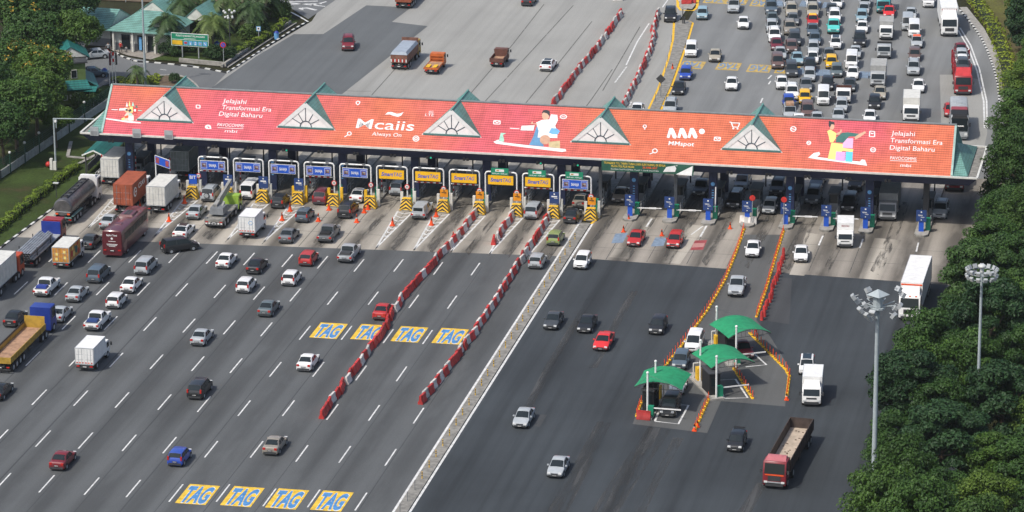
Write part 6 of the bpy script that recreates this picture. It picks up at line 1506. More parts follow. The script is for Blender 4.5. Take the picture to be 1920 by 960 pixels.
# median delineators
b = MB(); b.tube((0, 0, 0), (0, 0, .75), .05, n=6); b.tube((0, 0, .3), (0, 0, .42), .055, n=6, mi=1); b.tube((0, 0, .55), (0, 0, .66), .055, n=6, mi=1); DM = b.mesh('marker_post', [TYEL, KBLACK])
for i in range(27): o = link('marker_post', DM); o.location = (7.4, -93+3.15*i, .12); tag(o, 'black and yellow marker post on the near median', 'marker post', 'median marker posts')
b = MB(); b.tube((0, 0, 0), (0, 0, 1.05), .035, n=6); DG = b.mesh('marker_post', GREY)
for i in range(3): o = link('marker_post', DG); o.location = (7.4, -96.2-3.2*i, .12); tag(o, 'thin grey post at the lower end of the near median', 'marker post', 'grey median posts')
for i, (px, py) in enumerate([(1259, 80), (1256, 100), (1252, 118), (1248, 135), (1242, 155), (1236, 172), (1229, 190)]):
    p = at(px, py); o = link('marker_post', DG); o.location = (p.x, p.y, .1); tag(o, 'thin grey post of the wire line on the far median', 'marker post', 'far median posts')
# lozenge sign and lamp post on the far median
p = at(1239, 182); t = thing('warning_sign', 'dark lozenge warning sign seen from behind on the far median', 'road sign', (p.x, p.y, .1)); b = MB(); b.tube((0, 0, 0), (0, 0, 2.4), .05, n=6); b.build('post', GREY, t)
b = MB(); b.M = Matrix.Translation((0, -.05, 2.5)) @ Matrix.Rotation(PI/4, 4, 'Y'); b.box(-.48, .48, -.02, .02, -.48, .48); b.build('panel', DGREY, t)
p = at(1280, 45); t = thing('bollard_post', 'dark post at the head of the far median', 'post', (p.x, p.y, .1)); b = MB(); b.tube((0, 0, 0), (0, 0, 2.2), .07, n=6); b.box(.15, .35, -.1, .1, 0, 1.0); b.build('post', DGREY, t)

# ------------------------------------------------------------------ the three tent kiosks
NM = ['nearest', 'middle', 'farthest']
for k, (cx, cy, rz, foot, bx) in enumerate([((1243, 707), None, math.radians(-2), [(1214, 779), (1229, 757)], (1220, 768)), ((1356, 665), None, math.radians(33), [(1343, 748), (1313, 717)], (1333, 736)), ((1388, 610), None, math.radians(33), [(1380, 690), (1343, 652)], (1362, 664))]):
    c = at(*cx, 3.3)
    t = thing('tent_canopy', 'green arched fabric tent over the %s kiosk' % NM[k], 'tent canopy', (c.x, c.y, 0), rz, 'green tents')
    Wx, Wy = (2.45, 2.55); b = MB(); n = 10; top = []; 
    def tp_(i, j, dz=0):
        u = -1+2*i/n; v = -1+2*j/4; z = 2.95+.72*(1-u*u)-.10*(1-v*v)*(1-abs(u)); return (u*Wx*(1+.05*v*v), v*Wy*(1-.08*u*u*0), z+dz)
    vs = [tp_(i, j) for i in range(n+1) for j in range(5)]; o_ = len(vs); vs += [tp_(i, j, -.04) for i in range(n+1) for j in range(5)]; fs = []
    for i in range(n):
        for j in range(4):
            a_ = i*5+j; fs.append((a_, a_+5, a_+6, a_+1)); fs.append((o_+a_, o_+a_+1, o_+a_+6, o_+a_+5))
    for i in range(n): fs.append((i*5, o_+i*5, o_+i*5+5, i*5+5)); fs.append((i*5+4, i*5+9, o_+i*5+9, o_+i*5+4))
    b.add(vs, fs); b.build('fabric', TENT, t, 50)
    b = MB()
    for j in (0, 4):
        P = [Vector(tp_(i, j, -.1)) for i in range(n+1)]
        for a_, d_ in zip(P, P[1:]): b.tube(a_, d_, .035, n=5)
        b.tube(P[0], P[-1], .03, n=5)
        for i in range(1, n): b.tube(P[i], P[0].lerp(P[-1], i/n), .02, n=4)
    b.build('truss', DGREY, t)
    R = Matrix.Rotation(-rz, 3, 'Z')
    for fx in foot:
        p = R @ (at(*fx)-c); p.z = 0; b = MB(); b.tube((p.x, p.y, .1), (p.x, p.y, 4.7), .11, n=10); b.sphere((p.x, p.y, 4.78), .16); b.build('post', WHITE, t)
        for s in (-1, 1): q_ = Vector(tp_(5+s*4, 0 if fx == foot[0] else 4)); b = MB(); b.tube((p.x, p.y, 4.55), q_, .018, n=4); b.build('stay_cable', GREY, t)
    f0, f1 = at(*foot[0]), at(*foot[1]); dirv = (f1-f0).normalized(); ang = math.atan2(dirv.y, dirv.x)-PI/2; mid = f0.lerp(f1, .5)
    isl = MB(); isl.prism([(-.75, -3.2, 0), (.75, -3.2, 0), (.75, 4.2, 0), (.35, 5.6, 0), (-.35, 5.6, 0), (-.75, 4.2, 0)], (0, 0, .18)); o = isl.build('kiosk_island', CONC); o.location = (mid.x, mid.y, 0.0); o.rotation_euler = (0, 0, ang); tag(o, 'pale concrete kerb island under the %s green tent' % NM[k], 'kerb island', 'kiosk islands')
    kb = at(*bx); bt = thing('toll_booth', 'black toll booth under the %s green tent' % NM[k], 'toll booth', (kb.x, kb.y, .18), ang, 'kiosk booths')
    b = MB(); b.box(-.6, .6, -1.3, 1.3, 0, 2.35); b.build('cabin', BLACK, bt); b = MB(); b.box(.6, .615, -.6, .8, 1.0, 1.9); b.box(-.4, .4, -1.315, -1.3, 1.0, 1.9); b.build('window', GLASS, bt); b = MB(); b.box(-.7, .7, -1.45, 1.45, 2.35, 2.48); b.build('roof', DGREY, bt)
    Rm = Matrix.Rotation(ang, 3, 'Z')
    p = mid+Rm @ Vector((.45, -2.4, 0)); g = thing('gate_cabinet', 'green gate cabinet with a white arm at the %s kiosk' % NM[k], 'barrier gate', (p.x, p.y, .18), ang, 'kiosk gates'); b = MB(); b.box(-.25, .35, -.25, .25, 0, 1.15); b.build('cabinet', GREEN, g); b = MB(); b.bar((.35, -.1, .95), (3.3, -.1, .98), .09, .12); b.build('arm', WHITE, g)
    p = mid+Rm @ Vector((0, 3.2, 0)); g = thing('ticket_machine', 'yellow card machine with a white frame before the %s kiosk' % NM[k], 'ticket machine', (p.x, p.y, .18), ang, 'kiosk card machines'); b = MB(); b.box(-.3, .3, -.4, .4, 0, 1.4); b.build('case', TYEL, g)
    b = MB()
    for s in (-1, 1): b.tube((s*.45, .6, 0), (s*.45, .6, 1.7), .06, n=6)
    b.tube((-.45, .6, 1.7), (.45, .6, 1.7), .06, n=6); b.build('guard_hoop', WHITE, g)

# ------------------------------------------------------------------ lighting masts
def mast(px, py, H, top_mat, label, kind):
    p = at(px, py); t = thing('lighting_mast', label, 'lighting mast', (p.x, p.y, 0), math.radians(12))
    b = MB(); b.tube((0, 0, 0), (0, 0, H), .27 if kind == 0 else .2, .19 if kind == 0 else .13, 14); b.build('pole', GALV, t, 50)
    S_ = .68 if kind == 0 else .55
    if kind == 0:
        b = MB(); b.tube((0, 0, H), (0, 0, H+1.2), .5, .5, 8); b.tube((0, 0, H+1.2), (0, 0, H+1.75), 1.15, .05, 4); b.build('head', GALV, t)
        b = MB(); b.tube((0, 0, H-.2), (0, 0, H-.05), .75, n=12)
        for a_ in (200, 160, 120, 20, -20, 60): c_, s_ = math.cos(math.radians(a_)), math.sin(math.radians(a_)); b.tube((c_*.4, s_*.4, H), (c_*1.8, s_*1.8, H+.3), .05, n=6)
        b.build('ring', GALV, t)
        for a_, r_, z in ((180, 3.2, 2.2), (165, 2.7, .9), (200, 2.5, -.3), (140, 1.6, 3.2), (125, 1.5, 1.8), (215, 1.9, -1.4), (235, 1.3, -.9), (190, 1.7, .5), (-15, 2.9, .5), (5, 2.3, -.6), (-30, 2.3, -1.5), (20, 3.6, 1.9), (30, 3.3, 3.0), (205, 1.2, -2.4)):
            c_, s_ = math.cos(math.radians(a_)), math.sin(math.radians(a_)); b = MB(); b.M = Matrix.Translation((c_*r_*.74, s_*r_*.74, H+z*.45)) @ Matrix.Rotation(math.radians(a_), 4, 'Z') @ Matrix.Rotation(math.radians(35), 4, 'Y'); b.box(-.17, .17, -.32, .32, -.26, .26, 0); b.box(.17, .2, -.27, .27, -.21, .21, 1); b.tube((-.17, 0, 0), (-.5, 0, -.1), .04, n=5); b.build('floodlight', [LGREY, LAMPW], t)
    else:
        b = MB(); b.sphere((0, 0, H+.75), .45, sz=.5, nu=12); b.tube((0, 0, H+.1), (0, 0, H+.7), .2, n=10); b.build('head', LAMPW, t, 60)
        b = MB(); n = 20
        for r_, z in ((1.4, H+.1), (1.4, H-.4)):
            for i in range(n): a0, a1 = 2*PI*i/n, 2*PI*(i+1)/n; b.tube((r_*math.cos(a0), r_*math.sin(a0), z), (r_*math.cos(a1), r_*math.sin(a1), z), .04, n=5)
        for i in range(4): a0 = PI*i/2; b.tube((0, 0, H), (1.4*math.cos(a0), 1.4*math.sin(a0), H), .04, n=5)
        b.build('ring', GALV, t)
        for i in range(13):
            for z in (.33, -.33):
                a_ = 2*PI*i/13; b = MB(); b.M = Matrix.Translation((1.5*math.cos(a_), 1.5*math.sin(a_), H+z)) @ Matrix.Rotation(a_, 4, 'Z') @ Matrix.Rotation(math.radians(25), 4, 'Y'); b.box(-.12, .12, -.2, .2, -.22, .22, 0); b.box(.12, .14, -.17, .17, -.18, .18, 1); b.build('floodlight', [LGREY, LAMPW], t)
mast(1637, 945, 20.6, GALV, 'tall grey mast with scattered floodlights, nearest, among the trees', 0)
mast(1830, 850, 19.4, GALV, 'tall grey mast with a round ring of white floodlights above the trees', 1)
# tall thin lamp post by the access road, arm pole, street furniture on the bank
p = at(273, 163); t = thing('lamp_post', 'tall thin grey lamp post in the planted island by the access road', 'lamp post', (p.x, p.y, 0)); b = MB(); b.tube((0, 0, 0), (0, 0, 14.2), .2, .09, 8); b.build('pole', GALV, t); b = MB(); b.box(-.8, .8, -.15, .15, 14.2, 14.4); b.build('lamp_head', LGREY, t)
p = at(105, 318); t = thing('camera_gantry', 'grey pole with a long level arm standing on the grass bank', 'pole', (p.x, p.y, 0)); b = MB(); b.tube((0, 0, 0), (0, 0, 6.9), .14, .1, 8); b.build('pole', GALV, t); b = MB(); b.tube((-.1, 0, 6.85), (5.4, .4, 6.95), .07, n=6); b.tube((.3, 0, 5.6), (.3, 0, 6.8), .06, n=6); b.build('arm', GALV, t); b = MB(); b.box(.1, .4, -.15, .15, 6.4, 6.7); b.build('camera', WHITE, t)
p = at(98, 318); b = MB(); b.box(p.x-.25, p.x+.1, p.y-.2, p.y+.2, 0, 1.5); b.box(p.x+.2, p.x+.6, p.y-.2, p.y+.2, 0, 1.15); tag(b.build('electrical_cabinet', OFFWHITE), 'pale electrical cabinets at the foot of the pole on the grass bank', 'cabinet')
p = at(91, 313); b = MB(); b.sphere((p.x, p.y, .35), .38, nu=10, nv=8); tag(b.build('red_drum', RED, None, 60), 'red round drum on the grass bank beside pale cabinets', 'drum')
p = at(106, 371); t = thing('garden_lamp', 'low white-topped lamp in the hedge on the grass bank', 'lamp', (p.x, p.y, 0)); b = MB(); b.tube((0, 0, 0), (0, 0, 1.9), .05, n=6); b.build('post', DGREY, t); b = MB(); b.box(-.35, .35, -.2, .2, 1.9, 2.02); b.build('lamp_head', LAMPW, t)
# green roofed shelter beside the first lane
p = at(188, 322); t = thing('roofed_shelter', 'green roofed open shelter between the grass bank and the first lane', 'shelter', (p.x, p.y, 0), math.radians(1))
b = MB(); b.prism([(-1.9, -1.5, 2.55), (-.35, -1.5, 3.25), (-.35, 11.5, 3.25), (-1.9, 11.5, 2.55)], (0, 0, -.08)); b.prism([(-.35, -1.5, 3.25), (1.5, -1.5, 2.4), (1.5, 11.5, 2.4), (-.35, 11.5, 3.25)], (0, 0, -.08)); b.build('roof', TEALDK, t)
b = MB(); b.bar((-1.9, -1.55, 2.55), (-.35, -1.55, 3.25), .08, .16); b.bar((-.35, -1.55, 3.25), (1.5, -1.55, 2.4), .08, .16); b.build('roof_edge', TRIMW, t)
for x in (-1.5, 1.1):
    for y in (-1.2, 3, 7, 11): b = MB(); b.box(x-.08, x+.08, y-.08, y+.08, 0, 2.6); b.build('post', DGREY, t)
b = MB(); b.box(-1.4, -1.3, -1, 11, .3, 1.2); b.build('railing', GREY, t)
# wall and mesh fence with ball lamps
P = [V3(-71.2, -14), V3(-70.2, 1.4), V3(-68.8, 18.7), V3(-67.1, 40.2)]
t = thing('boundary_fence', 'pale low wall topped with a dark green mesh fence along the grass bank', 'fence', tuple(P[0]))
b = MB(); f = MB(); O = P[0]
for a_, c in zip(P, P[1:]):
    b.bar(a_-O+V3(0, 0, .5), c-O+V3(0, 0, .5), .22, 1.0)
    n_ = int((c-a_).length/2.6)
    for i in range(n_+1): q_ = a_.lerp(c, i/n_)-O; b.box(q_.x-.14, q_.x+.14, q_.y-.14, q_.y+.14, 0, 1.06); f.tube((q_.x-.2, q_.y, 1.0), (q_.x-.2, q_.y, 2.3), .05, n=5)
    for z in (1.15, 1.45, 1.75, 2.05, 2.28): f.bar(a_-O+V3(-.2, 0, z), c-O+V3(-.2, 0, z), .035, .05)
    n2 = int((c-a_).length/.35)
    for i in range(n2): q_ = a_.lerp(c, i/n2)-O; f.tube((q_.x-.2, q_.y, 1.0), (q_.x-.2, q_.y, 2.28), .02, n=4)
b.build('wall', plain('fence_wall', (.38, .385, .36), .8, dirt=.35), t); f.build('mesh_panel', plain('fence_green', (.012, .05, .035), .5), t)
for i, y in enumerate([-6, -1, 3.8, 8.6, 13.4, 18.4, 23.6, 29]):
    x = -71.2+(y+14)*.0735+.3; o = thing('ball_lamp', 'white ball lamp on a dark green post against the boundary wall', 'lamp', (x, y, 0), 0, 'ball lamps along the wall'); b = MB(); b.tube((0, 0, 0), (0, 0, 2.7), .08, n=6); b.build('post', plain('lamp_post_green', (.012, .05, .03), .5) if i == 0 else MATS['lamp_post_green'], o); b = MB(); b.sphere((0, 0, 2.85), .2); b.build('globe', LAMPW, o, 60)
# green direction sign, small signs, bins, flags
p = at(342, 108); p2 = at(372.5, 110); w_ = (p2-p).length; t = thing('direction_sign', 'large green direction sign with a row of pictograms before the palms', 'road sign', tuple(p.lerp(p2, .5)), math.atan2((p2-p).y, (p2-p).x))
b = MB()
for s in (-1, 1): b.tube((s*w_/2, .1, 0), (s*w_/2, .1, 3.6), .09, n=8)
b.build('post', LGREY, t)
b = MB(); b.box(-2.85, 2.85, -.05, .05, 1.75, 3.65, 1); b.box(-2.78, 2.78, -.06, -.05, 1.82, 3.58, 0); b.build('panel', [GREEN, WHITE], t)
b = MB(); b.box(-2.78, 2.78, -.066, -.06, 2.68, 2.74); b.text('PUSAT KHIDMAT PELANGGAN', (.1, -.066, 3.15), (1, 0, 0), (0, 0, 1), .25, 0, w=4.4, align='C', bold=.02); b.box(-.9, .9, -.064, -.06, 2.86, 2.92); b.build('lettering', WHITE, t)
b = MB(); b.box(-2.7, -1.15, -.07, -.06, 1.92, 2.55, 1)
for i in range(5): b.box(-.95+.74*i, -.33+.74*i, -.07, -.06, 1.92, 2.55, 0)
b.box(-.86, -.42, -.076, -.07, 2.1, 2.4, 3); b.tube((.1, -.07, 2.25), (.1, -.078, 2.25), .08, n=8, mi=2); b.box(.05, .15, -.078, -.07, 1.98, 2.2, 2); b.box(.72, .96, -.078, -.07, 2.0, 2.2, 2); b.tube((.84, -.07, 2.36), (.84, -.078, 2.36), .09, n=8, mi=2); b.box(1.42, 1.75, -.078, -.07, 2.05, 2.35, 4); b.bar((2.15, -.075, 2.42), (2.42, -.075, 2.08), .008, .1, 2); b.build('pictograms', [LBLUE, TYEL, WHITE, RED, LGREY], t)
p = at(419.5, 117); t = thing('round_sign', 'round blue and red sign on a thin post by the hedge corner', 'road sign', tuple(p)); b = MB(); b.tube((0, 0, 0), (0, 0, 2.7), .045, n=6); b.build('post', LGREY, t); b = MB(); b.tube((0, -.05, 2.6), (0, -.08, 2.6), .45, n=16); b.tube((0, -.08, 2.6), (0, -.09, 2.6), .33, n=16, mi=1); b.bar((-.22, -.095, 2.82), (.22, -.095, 2.38), .01, .09, 0); b.build('disc', [RED, BLUE], t)
p = at(485.5, 78); t = thing('square_sign', 'square blue and white sign on a post behind the long hedge', 'road sign', tuple(p)); b = MB(); b.tube((0, 0, 0), (0, 0, 2.2), .05, n=6); b.build('post', LGREY, t); b = MB(); b.box(-.34, .34, -.07, -.04, 1.6, 2.3, 0); b.box(-.24, .24, -.078, -.07, 1.68, 2.22, 1); b.tube((0, -.078, 1.98), (0, -.084, 1.98), .13, n=8, mi=2); b.build('panel', [LBLUE, WHITE, KBLACK], t)
for px, py, lab in ((518.5, 73, 'blue waste bin at the kerb beside the open drain'), (407, 92, 'blue waste bin behind the green direction sign'), (196.5, 143, 'blue waste bin beside the office yard')):
    p = at(px, py); t = thing('waste_bin', lab, 'waste bin', tuple(p)); b = MB(); b.tube((0, 0, 0), (0, 0, .95), .32, .38, 12); b.build('body', LBLUE, t, 40); b = MB(); b.tube((0, 0, .95), (0, 0, 1.2), .4, .16, 12); b.build('lid', CABBLUE, t, 40)
for px, py, lab, mat in ((206, 161, 'flagpole nearest the office with a dark red flag', MAROON), (212, 160, 'middle flagpole with a red and white striped flag', RED), (217.5, 160, 'flagpole nearest the small palm with a furled flag', DGREY)):
    p = at(px, py); t = thing('flagpole', lab, 'flagpole', tuple(p)); b = MB(); b.tube((0, 0, 0), (0, 0, 4.9), .05, .03, 6); b.build('pole', WHITE, t)
    b = MB()
    for i in range(4): b.box(.04, .30, -.05+.02*i, .05+.02*i, 4.75-.45*i, 4.75-.45*i-.43, 0 if mat is not RED or i % 2 == 0 else 1)
    b.build('flag', [mat, WHITE], t)
p = at(432, 108); t = thing('globe_lamp', 'lamp post with a cluster of white globes among the palms', 'lamp post', (p.x, p.y, 0)); b = MB(); b.tube((0, 0, 0), (0, 0, 7.0), .08, .05, 8)
for i in range(5): a_ = 2*PI*i/5; b.tube((0, 0, 6.3), (.8*math.cos(a_), .8*math.sin(a_), 6.7), .03, n=5)
b.build('post', DGREY, t)
for i in range(5):
    for z, r_ in ((6.8, .8), (6.0, .55)): a_ = 2*PI*i/5+z; b = MB(); b.sphere((r_*math.cos(a_), r_*math.sin(a_), z), .2); b.build('globe', LAMPW, t, 60)
b = MB(); p = at(258, 125); s_ = p
for x in (-.9, 0, .9): b.tube((p.x+x, p.y, 0), (p.x+x, p.y, 1.0), .04, n=6)
b.tube((p.x-.9, p.y, 1), (p.x+.9, p.y, 1), .04, n=6); b.tube((p.x-.9, p.y, .5), (p.x+.9, p.y, .5), .04, n=6); tag(b.build('railing', LGREY), 'small pipe railing on the access road by the flagpoles', 'railing')
# ------------------------------------------------------------------ vegetation
def leafquad(vs, fs, p, n, size, rnd):
    a = n.orthogonal().normalized(); b = n.cross(a); th = rnd.uniform(0, 2*PI); u = a*math.cos(th)+b*math.sin(th); v = n.cross(u); s = size*rnd.uniform(.6, 1.25); w = s*rnd.uniform(.45, .75); o = len(vs)
    vs += [p-u*s*.5, p-v*w*.5+n*s*.1, p+u*s*.5, p+v*w*.5+n*s*.1]; fs.append((o, o+1, o+2, o+3))
def crown_mesh(seed, R, Hh, clumps, leaves, size, mats, bloom=0., flat=.75, cr=(.26, .42), low=-.35):
    rnd = random.Random(seed); vs = []; fs = []; mi = []; lobes = [(rnd.uniform(0, 2*PI), rnd.uniform(.0, .9), rnd.uniform(.72, 1.12)) for _ in range(6)]
    for k in range(clumps):
        th = 2*PI*((k*.618034) % 1)+rnd.uniform(-.3, .3); cz = low+(1-low)*((k+.5)/clumps); sr = math.sqrt(max(0, 1-cz*cz)) if cz > 0 else 1-.25*cz*cz
        m = 1.0
        for la, lz, lm in lobes:
            d = math.cos(th-la)
            if d > .5: m *= 1+(lm-1)*(d-.5)*2
        rr = R*sr*m*rnd.uniform(.62, .86); c = Vector((rr*math.cos(th), rr*math.sin(th), Hh*cz*rnd.uniform(.72, .95))); r = R*rnd.uniform(*cr)
        bl = bloom > 0 and c.z > .0 and rnd.random() < .45
        for i in range(leaves):
            d = Vector((rnd.gauss(0, 1), rnd.gauss(0, 1), rnd.gauss(.35, 1))).normalized(); rad = r*(rnd.random()**.35)
            p = c+Vector((d.x*rad, d.y*rad, d.z*rad*flat)); n = (d+Vector((rnd.gauss(0, .55), rnd.gauss(0, .55), rnd.gauss(.35, .5)))).normalized()
            leafquad(vs, fs, p, n, size, rnd); mi.append(1 if bl and d.z > .1 and rnd.random() < bloom else 0)
    me = bpy.data.meshes.new('crown'); me.from_pydata([tuple(v) for v in vs], [], fs)
    for m in mats: me.materials.append(m)
    me.polygons.foreach_set('material_index', mi); me.polygons.foreach_set('use_smooth', [False]*len(fs)); me.update(); return me
def trunk_mesh(seed, H, R, r=.26, mat=BARK):
    rnd = random.Random(seed); b = MB(); top = Vector((rnd.uniform(-.4, .4), rnd.uniform(-.4, .4), H*.62))
    b.tube((0, 0, 0), top*.5+Vector((.1, 0, 0)), r, r*.8, 8); b.tube(top*.5+Vector((.1, 0, 0)), top, r*.8, r*.55, 8)
    for i in range(7):
        th = 2*PI*i/7+rnd.uniform(-.3, .3); s = top*rnd.uniform(.62, .98); e = s+Vector((math.cos(th)*R*rnd.uniform(.4, .7), math.sin(th)*R*rnd.uniform(.4, .7), H*rnd.uniform(.12, .36))); m = s.lerp(e, .5)+Vector((0, 0, -.25))
        b.tube(s, m, r*.42, r*.28, 6); b.tube(m, e, r*.28, r*.08, 6)
    return b.mesh('trunk', mat, 60)
# roadside wood on the right
CM = [crown_mesh(21+i, 4.3, 4.4, 30, 560, .33, [LEAF], cr=(.24, .40), low=-.75, flat=.62) for i in range(3)]+[crown_mesh(41, 4.0, 4.8, 26, 560, .30, [LEAFB], cr=(.26, .42), low=-.7, flat=.7), crown_mesh(42, 4.5, 4.1, 34, 520, .36, [LEAFC], cr=(.2, .36), low=-.75, flat=.55)]
TM = [trunk_mesh(60+i, 7.5, 4.0) for i in range(3)]
GTREE = 'trees along the right-hand road edge'
RT = [(1662, 985), (1690, 925), (1668, 812), (1700, 742), (1738, 680), (1788, 608), (1838, 545), (1862, 470), (1884, 398), (1902, 338), (1916, 280), (1926, 225), (1935, 165), (1940, 105), (1938, 45), (1932, -15),
      (1765, 940), (1775, 850), (1768, 770), (1815, 700), (1860, 632), (1885, 565), (1918, 500), (1930, 430), (1955, 372), (1972, 312), (1850, 965), (1862, 870), (1880, 775), (1912, 690), (1938, 615), (1960, 545), (1975, 470), (1730, 1010), (1830, 1040), (1940, 1000), (1955, 900), (1965, 800), (1985, 715), (1985, 250), (1990, 190)]
wh = ['at the lower edge', 'below the nearest mast', 'beside the red tipper', 'level with the white lorry', 'level with the farthest tent', 'below the round mast', 'before the white trailer', 'beside the last booth', 'beside the canopy end', 'behind the canopy corner', 'by the curved kerb', 'at the upper edge']
for i, (px, py) in enumerate(RT):
    k = 1.0+.17*math.sin(i*2.3); c = at(px, py, 4.6)
    t = thing('broadleaf_tree', 'bushy dark green tree %s of the dense roadside wood on the right' % ('in the outer row' if i < 16 else 'in the inner rows'), 'tree', (c.x, c.y, 0), i*1.7, GTREE+(' outer row' if i < 16 else ' inner rows'))
    o = link('crown', CM[(i*3+i//5) % 5], t); o.location = (0, 0, 4.9*k+.5*math.cos(i*1.9)); o.scale = (k, k, k*(1.0+.16*math.cos(i*1.3))); o = link('trunk', TM[i % 3], t); o.scale = (k, k, k)
# trees round the office on the left
LM = [crown_mesh(121+i, 5.0, 3.0, 40, 240, .46, [LEAFY, BLOOM], bloom=.2 if i == 0 else .0, cr=(.2, .34), low=-.45) for i in range(3)]
TL = [trunk_mesh(160+i, 9, 4.6, .3) for i in range(2)]
for i, (px, py, z, k, fl, lab) in enumerate([(62, 70, 7.5, 1.1, 1, 'spreading tree with bright green crown nearest the service building roof'), (138, 58, 8, .85, 1, 'light green tree whose branches reach over the teal service roof'), (20, 118, 7.5, 1.0, 0, 'tree with yellow blossom at the left edge beside the office'), (76, 126, 7.5, .9, 0, 'tree with yellow blossom in front of the office'),
     (28, 196, 6.5, 1.0, 2, 'dark tree behind the boundary wall near the left edge'), (66, 172, 6, .9, 1, 'dark green tree between the office and the boundary wall'), (4, 232, 5.5, .9, 2, 'dark tree above the wall lamps at the left edge'), (72, 14, 7.5, .9, 2, 'dark tree at the top left corner'), (12, 28, 8, 1.0, 0, 'tree with yellow flowers at the top left corner'), (104, 222, 4.0, .5, 2, 'small dark tree below the office awning'), (-30, 170, 7, 1.1, 2, 'dark tree cut by the left edge of the picture'), (140, -2, 7.5, .8, 1, 'tree above the parked grey car at the top left')]):
    c = at(px, py, z); t = thing('shade_tree', lab, 'tree', (c.x, c.y, 0), i*1.1, 'shade trees round the office')
    o = link('crown', LM[fl], t); o.location = (0, 0, z); o.scale = (k, k, k); o = link('trunk', TL[i % 2], t); o.scale = (k, k, z/8)
# hedges and shrubs
def hedge(name, label, P, w, h, mat, dens=60, cat='hedge', size=.26, lump=.25):
    rnd = random.Random(len(label)); vs = []; fs = []
    for a_, c in zip(P, P[1:]):
        d = c-a_; ln = d.length; d = d.normalized(); s = Vector((-d.y, d.x, 0))
        for i in range(int(ln*dens)):
            t = rnd.random()*ln; u = rnd.uniform(-1, 1); v = rnd.random(); k = 1+lump*math.sin(t*1.9)+.12*math.sin(t*5.1)
            hh = h*k; e = rnd.random()
            if e < .55: p = a_+d*t+s*(u*w*.5*k)+V3(0, 0, hh*(1-.25*u*u)); n = Vector((0, 0, 1))
            else: sg = 1 if u > 0 else -1; p = a_+d*t+s*(sg*w*.5*k*(1-.15*v))+V3(0, 0, hh*v); n = s*sg
            n = (n+Vector((rnd.gauss(0, .5), rnd.gauss(0, .5), rnd.gauss(.2, .4)))).normalized(); leafquad(vs, fs, p, n, size, rnd)
        # woody heart so that the hedge is not see-through
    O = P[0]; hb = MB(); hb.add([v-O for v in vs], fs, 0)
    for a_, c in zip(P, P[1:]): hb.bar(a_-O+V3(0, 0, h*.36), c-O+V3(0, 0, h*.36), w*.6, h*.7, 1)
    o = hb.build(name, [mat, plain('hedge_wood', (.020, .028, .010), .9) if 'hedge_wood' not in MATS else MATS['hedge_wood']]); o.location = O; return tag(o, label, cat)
hedge('clipped_hedge', 'long bright yellow green hedge running down the grass bank', [V3(-63.0, -34), V3(-62.9, -19.5), V3(-62.7, -5.7), V3(-61.9, 8.0)], 1.15, .85, HEDGE, 130)
hedge('clipped_hedge', 'clipped light green hedge along the open drain by the palm lawn', ppx([(440, 104), (478, 86), (520, 60), (541, 38)]), 1.0, .9, HEDGE, 90)
hedge('flower_bed', 'yellow green low plants in the island with the small palm', ppx([(216, 156), (240, 152), (300, 150)]), 2.6, .5, HEDGE, 130, 'plants', .3)
hedge('low_hedge', 'light green hedge far behind the palms', ppx([(338, 46), (385, 44)]), 1.2, 1.0, HEDGE, 80)
SM = [crown_mesh(221+i, 1.0, .8, 16, 60, .24, [SHRUB], cr=(.35, .5), low=-.2) for i in range(2)]
for i, (px, py, k, lab) in enumerate([(312, 104, 1.2, 'dark shrub left of the green direction sign'), (328, 106, 1.1, 'dark shrub right below the green direction sign'), (396, 110, 1.3, 'dark shrub beside the round sign'), (412, 113, 1.4, 'broad shrub at the hedge corner by the round sign'), (430, 112, 1.2, 'shrub inside the hedge corner'), (465, 76, 1.5, 'dark conical shrub on the palm lawn'), (490, 66, 1.4, 'dark round shrub behind the square sign'), (524, 38, 1.9, 'tall light shrub at the upper end of the long hedge'), (516, 30, 1.6, 'shrub behind the tall light shrub'), (328, 156, .9, 'yellow green shrub by the earth mound'), (360, 98, 1.2, 'shrub directly behind the direction sign posts'), (350, 60, 1.6, 'dark shrub mass under the tall palms'), (165, 190, 1.3, 'dark shrub between the office and the canopy end'), (178, 197, 1.4, 'dark shrub nearest the canopy corner'), (150, 205, 1.5, 'dark shrub in front of the office awning'), (480, 40, 1.5, 'dark shrub under the right-hand palms')]):
    p = at(px, py); t = thing('shrub', lab, 'shrub', (p.x, p.y, 0), i, 'shrubs round the service area'); o = link('foliage', SM[i % 2], t); o.scale = (k, k, k*1.1); o.location = (0, 0, .62*k)
# verge plants by the curved kerb
hedge('verge_plants', 'yellow green ground plants on the verge behind the curved kerb', ppx([(1822, -5), (1845, 28), (1868, 62), (1884, 110), (1890, 180)]), 2.2, .55, HEDGE, 50, 'plants', .34)
